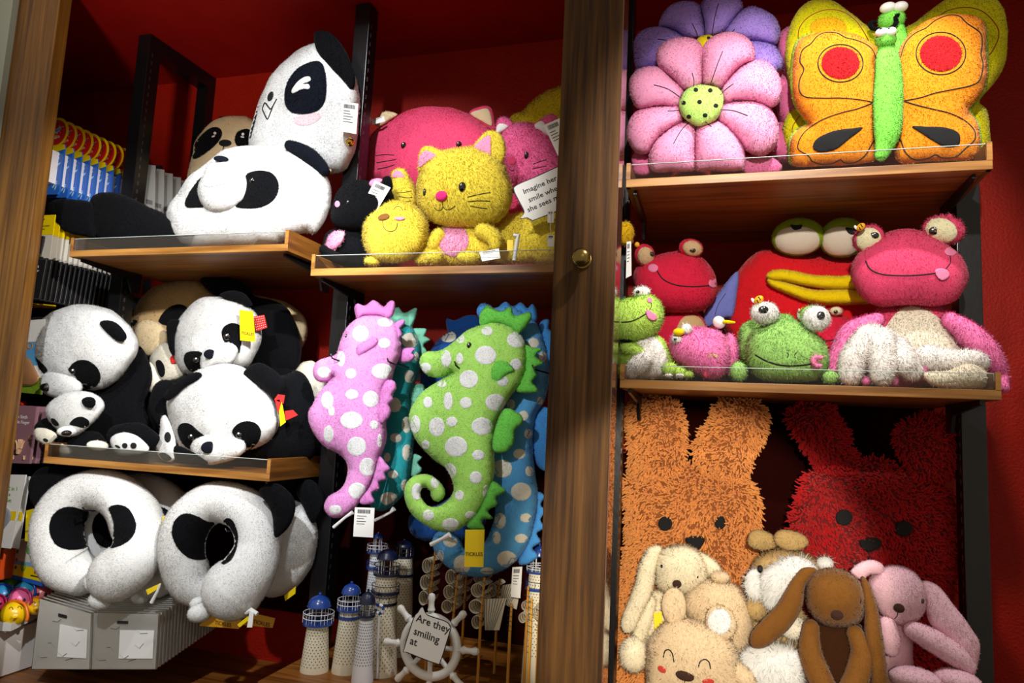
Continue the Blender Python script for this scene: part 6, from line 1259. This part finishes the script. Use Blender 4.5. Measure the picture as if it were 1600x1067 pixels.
MB().tube([P((232, 690), 1.896), P((228, 730), 1.893), P((220, 775), 1.894), P((212, 815), 1.897)], [.005, .0055, .003, .003], 8).out('strap', mat('black_rubber', '1c1c24', .4), r_, smooth=True)
MB().box(*[v for v in (P((222, 720))[0], P((246, 690))[0], 1.889, 1.899, P((230, 722))[2], P((230, 688))[2])]).out('buckle', M['ink'], r_, bevel=.001)
repeat(r_, 14, .022, 'luggage tag card further back in its row'); peg(P((240, 595))[0], P((240, 595))[2], 1.885, 'long peg through the yellow luggage tag cards')
# black notebook cards
c0 = P((185, 920)); r_ = empty('chalkboard_card', (c0[0], 1.885, c0[2]-.06), 'foremost black chalk drawn card with white border, lower left rack', 'card', 'black chalk cards in a packed row')
Qc = [P(p, 1.885) for p in ((170, 803), (256, 803), (215, 1030), (120, 1022))]; MB().prism(Qc, (0, .004, 0)).out('card', M['ink'], r_); bm_ = MB()
for i in range(4): a, b = rect_on(Qc, .04, .03, .96, .97, .0006)[i], rect_on(Qc, .04, .03, .96, .97, .0006)[(i+1) % 4]; bm_.tube([a, b], .0007, 4)
bm_.out('chalk_border', mat('grey_chalk', '6a645c', .7), r_)
for s__, u, v, fs in (('LOVE', .22, .24, .012), ('YOURSELF', .1, .33, .009), ("DON'T", .2, .84, .011), ('BUY IT', .2, .94, .011)): text(s__, rect_on(Qc, u, v, 1, 1, .0008)[0], Qc[1]-Qc[0], Qc[0]-Qc[3], fs, M['paper'], r_)
disc(*rect_on(Qc, .36, .62, 1, 1, .001)[0], .007).out('moon', CRM_, r_)
gold = mat('gold_wire', 'c8a040', .3, metal=1); g_ = MB(); o_ = rect_on(Qc, .5, .45, 1, 1, .001)[0]
for a in range(5): g_.tube([o_, o_+np.array([.016*math.cos(a*1.26+.4), 0, .012*math.sin(a*1.26+.4)])], .0006, 4)
g_.out('gold_star', gold, r_)
repeat(r_, 17, .020, 'black chalk card further back, only its edge showing')
peg(P((230, 815), 1.9)[0], P((230, 800), 1.9)[2], 1.88, 'long peg through the black chalk cards')
# yellow wire under them
t_ = empty('yellow_wire_shelf', P((200, 1050), 2.1), 'yellow wire rail just above the big panda, left rack', 'rail'); mb = MB()
for i in range(3): mb.tube([P((110, 1040+i*12), 1.9+i*.05), P((300, 1060+i*6), 1.95+i*.05)], .0025, 6)
mb.out('wires', mat('yellow_wire', 'd2a410', .4), t_)
# translucent packs behind the upright
def pack_row(label0, label, pts, y, n, dy, m1, group):
    q = [at(*p, y) for p in pts]; c = sum(q)/4; r_ = empty('white_pack', (c[0], y, min(v[2] for v in q)), label0, 'packet', group)
    MB().prism(q, (0, .003, 0)).out('pack', m1, r_); mb = MB()
    for i in range(10): slab(mb, rect_on(q, .15+i*.07, .8, .18+i*.07, .9, .0006), .0003)
    mb.out('barcode', M['ink'], r_); repeat(r_, n, dy, label)
GP = mat('frosted_pack', '8c8a84', .3)
pack_row('foremost frosted white packet just right of the black upright', 'frosted packet hanging behind, right of the upright', kD([(795, 300), (835, 305), (830, 545), (775, 530)]), 2.12, 5, .045, GP, 'frosted packets behind the upright')
pack_row('foremost grey packet between the candy row and the upright', 'grey packet behind, left of the upright', kD([(600, 280), (645, 285), (640, 460), (590, 470)]), 2.20, 4, .04, GP, 'grey packets behind the candy row')
# green cards
GC = mat('green_card', '14502c', .5)
for i, (x0, lab) in enumerate(((548, 'dark green pennant card at the end of the black card row'), (585, 'dark green pennant card next to the grey upright'))):
    q = [at(*p, 2.22+i*.03) for p in kD([(x0, 880), (x0+36, 888), (x0+20, 1028), (x0-16, 1015)])]; r_ = empty('pennant_card', q[3], lab, 'card'); MB().prism(q, (0, .002, 0)).out('card', GC, r_)
    text('ADVANCE', tuple(rect_on(q, .35, .62, 1, 1, .001)[0]), q[0]-q[3], q[0]-q[1], .012, M['paper'], r_); MB().prism(rect_on(q, .1, .72, .9, 1, .0006)[:1]+rect_on(q, .1, .72, .9, 1, .0006)[2:], (0, .0004, 0)).out('white_corner', M['paper'], r_)
# novelty card with a brown moulded lump
kT = K(0, 480, 3.809); P2 = lambda p, y=1.92: at(*kT([p])[0], y)
q = [P2(p) for p in ((75, 85), (270, 70), (250, 520), (50, 500))]; r_ = empty('novelty_card', P2((140, 520)), 'novelty card lettered POO with brown moulded lump on green grass', 'card')
MB().prism(q, (0, .001, 0)).out('card', M['paper'], r_); MB().prism(rect_on(q, 0, .30, 1, .62, .0008), (0, .0005, 0)).out('sky_print', mat('sky_ink', '5aa6dc', .5), r_); MB().prism(rect_on(q, 0, .78, 1, 1, .0008), (0, .0005, 0)).out('grass_print', mat('grass_ink', '7a9c1c', .6, bump=.6, bscale=200, var=.4, vscale=120), r_)
text('POO', rect_on(q, .18, .41, 1, 1, .0016)[0], (1, 0, .05), (0, 0, 1), .036, mat('orange_ink', 'c8780c', .5), r_, thick=.0008); text('fake', rect_on(q, .25, .24, 1, 1, .0016)[0], (1, 0, .05), (0, 0, 1), .018, mat('red_ink', 'cc3a14', .5), r_)
mb = MB(); pts = smooth_loop([(85, 330), (110, 300), (140, 290), (180, 310), (215, 380), (235, 430), (200, 465), (140, 470), (85, 460), (72, 410)], 8); c = pts.mean(0)
tt = Toy('x', '', '', 1.91); lp = tt.pil('moulded_lump', kT(pts), mat('brown_gloss', 'a87850', .15, coat=1, bump=.3, bscale=30), 1.915, H=9, fur='none', lump=.004); me = mesh_tris('moulded_lump', lp.V-np.array(r_.location), lp.F, lp.m, vnormals(lp.V, lp.F)); link('moulded_lump', me, r_)
peg(P2((130, 110))[0], P2((130, 110))[2], 1.90, 'peg with clear tag above the novelty card')
# finger trick cards
MAU = mat('mauve_card', '946a74', .45); SKIN = mat('skin_print', 'e2b48a', .5)
q = [P2(p, 1.90) for p in ((80, 582), (236, 592), (186, 932), (28, 926))]; r_ = empty('finger_card', P2((110, 930), 1.9), 'mauve card reading The Sixth Little Finger with drawn hand, foremost of its peg', 'card', 'mauve finger toy cards')
MB().prism(q, (0, .001, 0)).out('card', MAU, r_)
text('The Sixth', rect_on(q, .08, .22, 1, 1, .0012)[0], q[1]-q[0], q[0]-q[3], .017, M['paper'], r_); text('Little Finger', rect_on(q, .07, .31, 1, 1, .0012)[0], q[1]-q[0], q[0]-q[3], .0165, M['paper'], r_)
mb = MB(); pc = rect_on(q, .5, .72, 1, 1, .003)[0]; ux = (q[1]-q[0])/np.linalg.norm(q[1]-q[0]); uz = (q[0]-q[3])/np.linalg.norm(q[0]-q[3])
mb.tube([pc-uz*.022-ux*.004, pc-uz*.006], [.007, .011], 10)
for i, (a, l) in enumerate(((-.75, .022), (-.3, .027), (.0, .028), (.28, .027), (.6, .022))): mb.tube([pc+ux*(a*.012)-uz*.004, pc+ux*(a*.02)+uz*l*.6, pc+ux*(a*.03)+uz*l], [.004, .0036, .0026], 8)
mb.out('printed_hand', SKIN, r_, smooth=True)
disc(*rect_on(q, .2, .52, 1, 1, .0012)[0], .008).out('smiley', M['yellow_card'], r_); disc(*rect_on(q, .82, .55, 1, 1, .0012)[0], .007).out('round_face', SKIN, r_)
for u in (.3, .72):
    mb = MB(); p_ = rect_on(q, u, .93, 1, 1, .002)[0]; mb.tube([p_, p_+uz*.008], .0035, 8)
    for a in (-.6, 0, .6): mb.tube([p_+uz*.006, p_+uz*.013+ux*a*.008], .0014, 6)
    mb.out('small_hand', SKIN, r_, smooth=True)
repeat(r_, 4, .03, 'mauve finger toy card further back on its peg'); peg(P2((120, 600))[0], P2((120, 600))[2], 1.885, 'peg through the mauve cards')
q = [P2(p, 1.93) for p in ((38, 582), (84, 582), (50, 760), (20, 760))]; r_ = empty('green_card', P2((40, 760), 1.93), 'green toy card peeking out left of the mauve card', 'card'); MB().prism(q, (0, .001, 0)).out('card', mat('leaf_card', '2e8c3c', .5), r_)
text('Toy', rect_on(q, .15, .35, 1, 1, .0012)[0], q[1]-q[0], q[0]-q[3], .014, M['paper'], r_)
q = [P2(p, 1.94) for p in ((20, 770), (60, 770), (40, 915), (0, 915))]; r_ = empty('figure_card', P2((20, 915), 1.94), 'blue and grey toy card at the edge below the green card', 'card'); MB().prism(q, (0, .001, 0)).out('card', mat('blue_grey_card', '7d8ca8', .5), r_); MB().prism(rect_on(q, 0, .6, 1, 1, .001), (0, .0005, 0)).out('blue_print', BC_, r_)
r_ = empty('red_clips', P2((100, 570), 2.0), 'row of red plastic clips above the mauve cards', 'clip', None)
for i in range(4): MB().box(P2((55+i*24, 570), 1.98)[0], P2((72+i*24, 570), 1.98)[0], 1.97, 1.99, P2((60, 578), 1.98)[2], P2((60, 556), 1.98)[2]).out('clip', RC_, r_, bevel=.001)
# pirate cards
for i in range(2):
    d = i*38; q = [at(*p, 1.88+i*.03) for p in kG([(-20+d, 92), (125+d*.5, 95+i*8), (20+d+30, 440), (-120+d, 420)])]; r_ = empty('pirate_card', q[3], ['front white card reading 2 in 1 Pirate Set, at the left edge', 'white pirate card tucked behind the first one'][i], 'card')
    MB().prism(q, (0, .001, 0)).out('card', M['paper'], r_); gi = mat('lime_ink', '62a41c', .5)
    for s__, u, v in (('2 in 1', .55, .22), ('Pirate', .36, .30), ('Set', .58, .38)): text(s__, rect_on(q, u, v, 1, 1, .0012)[0], q[1]-q[0], q[0]-q[3], .019, gi, r_)
    lp = Toy('x', '', '', 1.9).pil('blister', kG([(-60+d, 260), (0+d, 240), (45+d, 260), (50+d, 300), (10+d, 350), (-60+d, 370)]), mat('grey_blister', '8a8e98', .1, coat=1), 1.876+i*.03, H=7, fur='none', lump=.002); link('blister', mesh_tris('blister', lp.V-np.array(r_.location), lp.F, lp.m, vnormals(lp.V, lp.F)), r_)
    a, b = rect_on(q, .25, .12, .45, .17, .001), None; MB().prism(a, (0, .0004, 0)).out('black_strip', M['ink'], r_); MB().prism(rect_on(q, .55, .5, .95, .62, .001), (0, .0004, 0)).out('yellow_print', M['yellow_card'], r_)
    disc(*rect_on(q, .55, .86, 1, 1, .001)[0], .006).out('age_mark', M['ink'], r_)
# orange item and picture box
MB().box(at(-20, 0, 1.95)[0], at(11, 870, 1.95)[0], 1.93, 1.99, at(5, 905, 1.95)[2], at(5, 855, 1.95)[2]).out('orange_box', mat('orange_plastic', 'e0521a', .35), None, bevel=.004, label='glossy orange box cut by the left edge below the pirate cards', cat='box')
q = [at(*p, 1.98) for p in kG([(62, 400), (240, 400), (285, 640), (32, 572)])]; r_ = empty('picture_box', q[3], 'toy box printed with turtle and seaweed behind the squeaky balls', 'box')
MB().prism(q, (0, .035, 0)).out('carton', mat('pale_print', 'e2dccc', .45), r_)
def pr(u0, v0, u1, v1, name, m, lift=.001): MB().prism(rect_on(q, u0, v0, u1, v1, lift), (0, .0004, 0)).out(name, m, r_)
pr(0, .62, 1, .9, 'yellow_sand', M['yellow_card']); pr(0, .9, 1, 1, 'blue_base', BC_, .0012); pr(0, .52, 1, .64, 'blue_sea', mat('sea_ink', '8ab4d4', .5), .0008); pr(.06, .02, .2, .09, 'purple_logo', mat('purple_ink', '3a2880', .5))
GI = mat('green_ink', '5a9c3a', .5); OI = mat('brown_ink', 'b4702a', .5)
for u, v, r1, r2, m in ((.42, .22, .012, .016, GI), (.56, .42, .017, .014, OI), (.62, .3, .012, .010, OI), (.15, .30, .006, .006, GI), (.15, .50, .006, .006, RC_), (.15, .7, .006, .006, BC_), (.8, .62, .012, .012, RC_), (.55, .72, .006, .006, RC_)): disc(*rect_on(q, u, v, 1, 1, .0016)[0], r1, .0004, r2).out('picture', m, r_)
g_ = MB(); o_ = rect_on(q, .3, .75, 1, 1, .002)[0]
for a in (-.010, 0, .010): g_.tube([o_+[a*.4, 0, 0], o_+[a, 0, .012], o_+[a*.8, 0, .028]], .0016, 6)
g_.out('seaweed', GI, r_); pr(.45, .80, .95, .83, 'caption', M['ink'])
# tray of smiling balls
kU = K(0, 830, 6.154); TRW = mat('white_tray', 'e8e2dc', .5)
r_ = empty('display_tray', at(20, 990, 1.9), 'white cardboard tray full of coloured smiling balls', 'tray')
fz = at(10, 978, 1.86)[2]; q = [at(*p, 1.845) for p in kU([(-120, 850), (110, 885), (105, 960), (-120, 960)])]; MB().prism(q, (0, .002, 0)).out('front_wall', TRW, r_)
q2 = [at(kU([(110, 885)])[0][0], kU([(110, 885)])[0][1], 1.845), at(kU([(420, 720)])[0][0], kU([(420, 720)])[0][1], 2.02), at(*kU([(420, 800)])[0], 2.02), at(*kU([(105, 960)])[0], 1.845)]; MB().prism(q2, (0, .002, 0)).out('side_wall', TRW, r_)
zz = q[3][2]-.01; MB().box(q[0][0], q2[1][0], 1.846, 2.04, .575, zz+.004).out('tray_base', TRW, r_)
disc(*(q2[0]*.45+q2[1]*.55+np.array([0, -.06, -.02])), .018).out('printed_face', M['yellow_card'], r_)
t0 = None
for nm, x, y, r, c, hc, Yb, sm in (('yellow', 140, 790, 120, 'f2c40e', 'e8701a', 1.88, 1), ('pink', 195, 655, 100, 'e86a9c', 'c02a6a', 1.93, 0), ('orange yellow', 350, 720, 85, 'f0b814', 'e8701a', 1.95, 1), ('sky blue', 30, 610, 100, '3aa0e4', '1a50c0', 1.96, 0), ('crimson', -20, 690, 80, 'd8306a', 'b01a50', 1.91, 0), ('green', 90, 530, 105, '6cae1c', '1a5a30', 2.0, 0), ('teal', 240, 570, 95, '2a90b4', '1a4aa0', 1.99, 0), ('salmon', 400, 600, 95, 'e2787c', 'a83a44', 2.02, 0)):
    s_ = scl(*kU([(x, y)])[0], Yb)/kU.k; c_ = at(*kU([(x, y)])[0], Yb); R = r*s_; mc = mat(nm.replace(' ', '_')+'_rubber', c, .3, coat=.4); mh = mat(nm.replace(' ', '_')+'_band', hc, .35)
    t = Toy('smiling_ball', nm+' smiling ball with headphones in the white tray', 'toy', Yb, 'smiling balls in the tray', 'none')
    b = t.ell('ball', *kU.e(x, y, r, r*.95), mc, Yb, rz=r/kU.k*.9, sub=4)
    if sm:
        t.stitch([b], kU([(x-r*.45, y-r*.35), (x-r*.33, y-r*.52), (x-r*.2, y-r*.5), (x-r*.12, y-r*.3)]), THREAD, 1.0); t.stitch([b], kU([(x+r*.25, y-r*.45), (x+r*.35, y-r*.6), (x+r*.5, y-r*.55), (x+r*.58, y-r*.35)]), THREAD, 1.0); t.ell('snout', *kU.e(x+r*.05, y+r*.2, r*.25, r*.18), mc, Yb-R*.85, rz=1.2, sub=3)
    else:
        for dx in (-.35, .35): h2, _ = cast([b], *kU([(x+r*dx, y+r*.05)])[0]); t.ell('eye', *kU.e(x+r*dx, y+r*.05, r*.14, r*.16), EYE, h2[0][1] if h2 and h2[0] is not None else Yb, rz=.6, sub=3)
    t.limb('headband', kU.l([(x-r*1.02, y+r*.1, r*.12), (x-r*.85, y-r*.6, r*.11), (x-r*.1, y-r*1.02, r*.11), (x+r*.8, y-r*.75, r*.11), (x+r*1.05, y+r*.1, r*.12), (x+r*.98, y+r*.5, r*.14)]), mh, Yb-R*.1, n=10, lump=0)
    t.fin()
# clear bags in front
BAGW = mat('milky_sleeve', 'ece9e2', .35)
def bags(corners, Y, n, dy, lab0, lab, group, dx=0, dz=0):
    q = [at(*p, Y) for p in kU(corners)]; c = sum(q)/4; r_ = empty('clear_bag', (c[0], Y, min(v[2] for v in q)), lab0, 'bag', group)
    MB().prism(q, (0, .006, 0)).out('film', M['bag'], r_); MB().prism(rect_on(q, .01, .01, .99, .99, .0), (0, .006, 0)).out('insert_card', BAGW, r_)
    MB().prism(rect_on(q, .40, .14, .56, .19, .003), (0, .001, 0)).out('hang_slot', M['ink'], r_); MB().prism(rect_on(q, .45, .3, .95, .8, .0035), (0, .002, 0)).out('folded_pouch', M['white_plastic'], r_)
    mb = MB(); rr = random.Random(3)
    for _ in range(7):
        u, v = rr.uniform(.1, .8), rr.uniform(.25, .9); a = rect_on(q, u, v, 1, 1, .0045)[0]; mb.tube([a, a+np.array([rr.uniform(.01, .025), -.001, rr.uniform(-.01, .01)]), a+np.array([rr.uniform(.02, .04), 0, rr.uniform(-.012, .012)])], .0009, 4)
    mb.out('film_crease', M['bag'], r_)
    for i in range(1, n): copy_tree(r_, (dx*i, dy*i, dz*i), lab)
bags([(380, 640), (880, 790), (860, 1330), (300, 1330)], 1.86, 16, .013, 'foremost clear sleeve with white insert left of the knobbed neck pillow', 'clear sleeve further back in the left stack', 'clear sleeves on the left lower peg', 0, .003)
bags([(885, 780), (1530, 790), (1500, 1330), (860, 1330)], 1.87, 20, .014, 'foremost clear sleeve in the middle under the two neck pillows', 'clear sleeve further back in the middle stack', 'clear sleeves on the middle lower peg', 0, .003)
for (x0, y0, w, lab) in ((240, 745, 200, 'orange hanging header card under the right neck pillow'), (430, 740, 168, 'orange hanging header card below the white clip')):
    q = [at(*p, 1.97 if x0 == 240 else 2.0) for p in kH([(x0+60, y0), (x0+w, y0+25), (x0+w-12, y0+70), (x0, y0+55)])]; r_ = empty('header_card', q[3], lab, 'card')
    MB().prism(q, (0, .001, 0)).out('card', mat('amber_card', 'd89a12', .45), r_); text('TICKLES', rect_on(q, .35, .75, 1, 1, .001)[0], q[1]-q[0], q[0]-q[3], .017, M['ink'], r_)
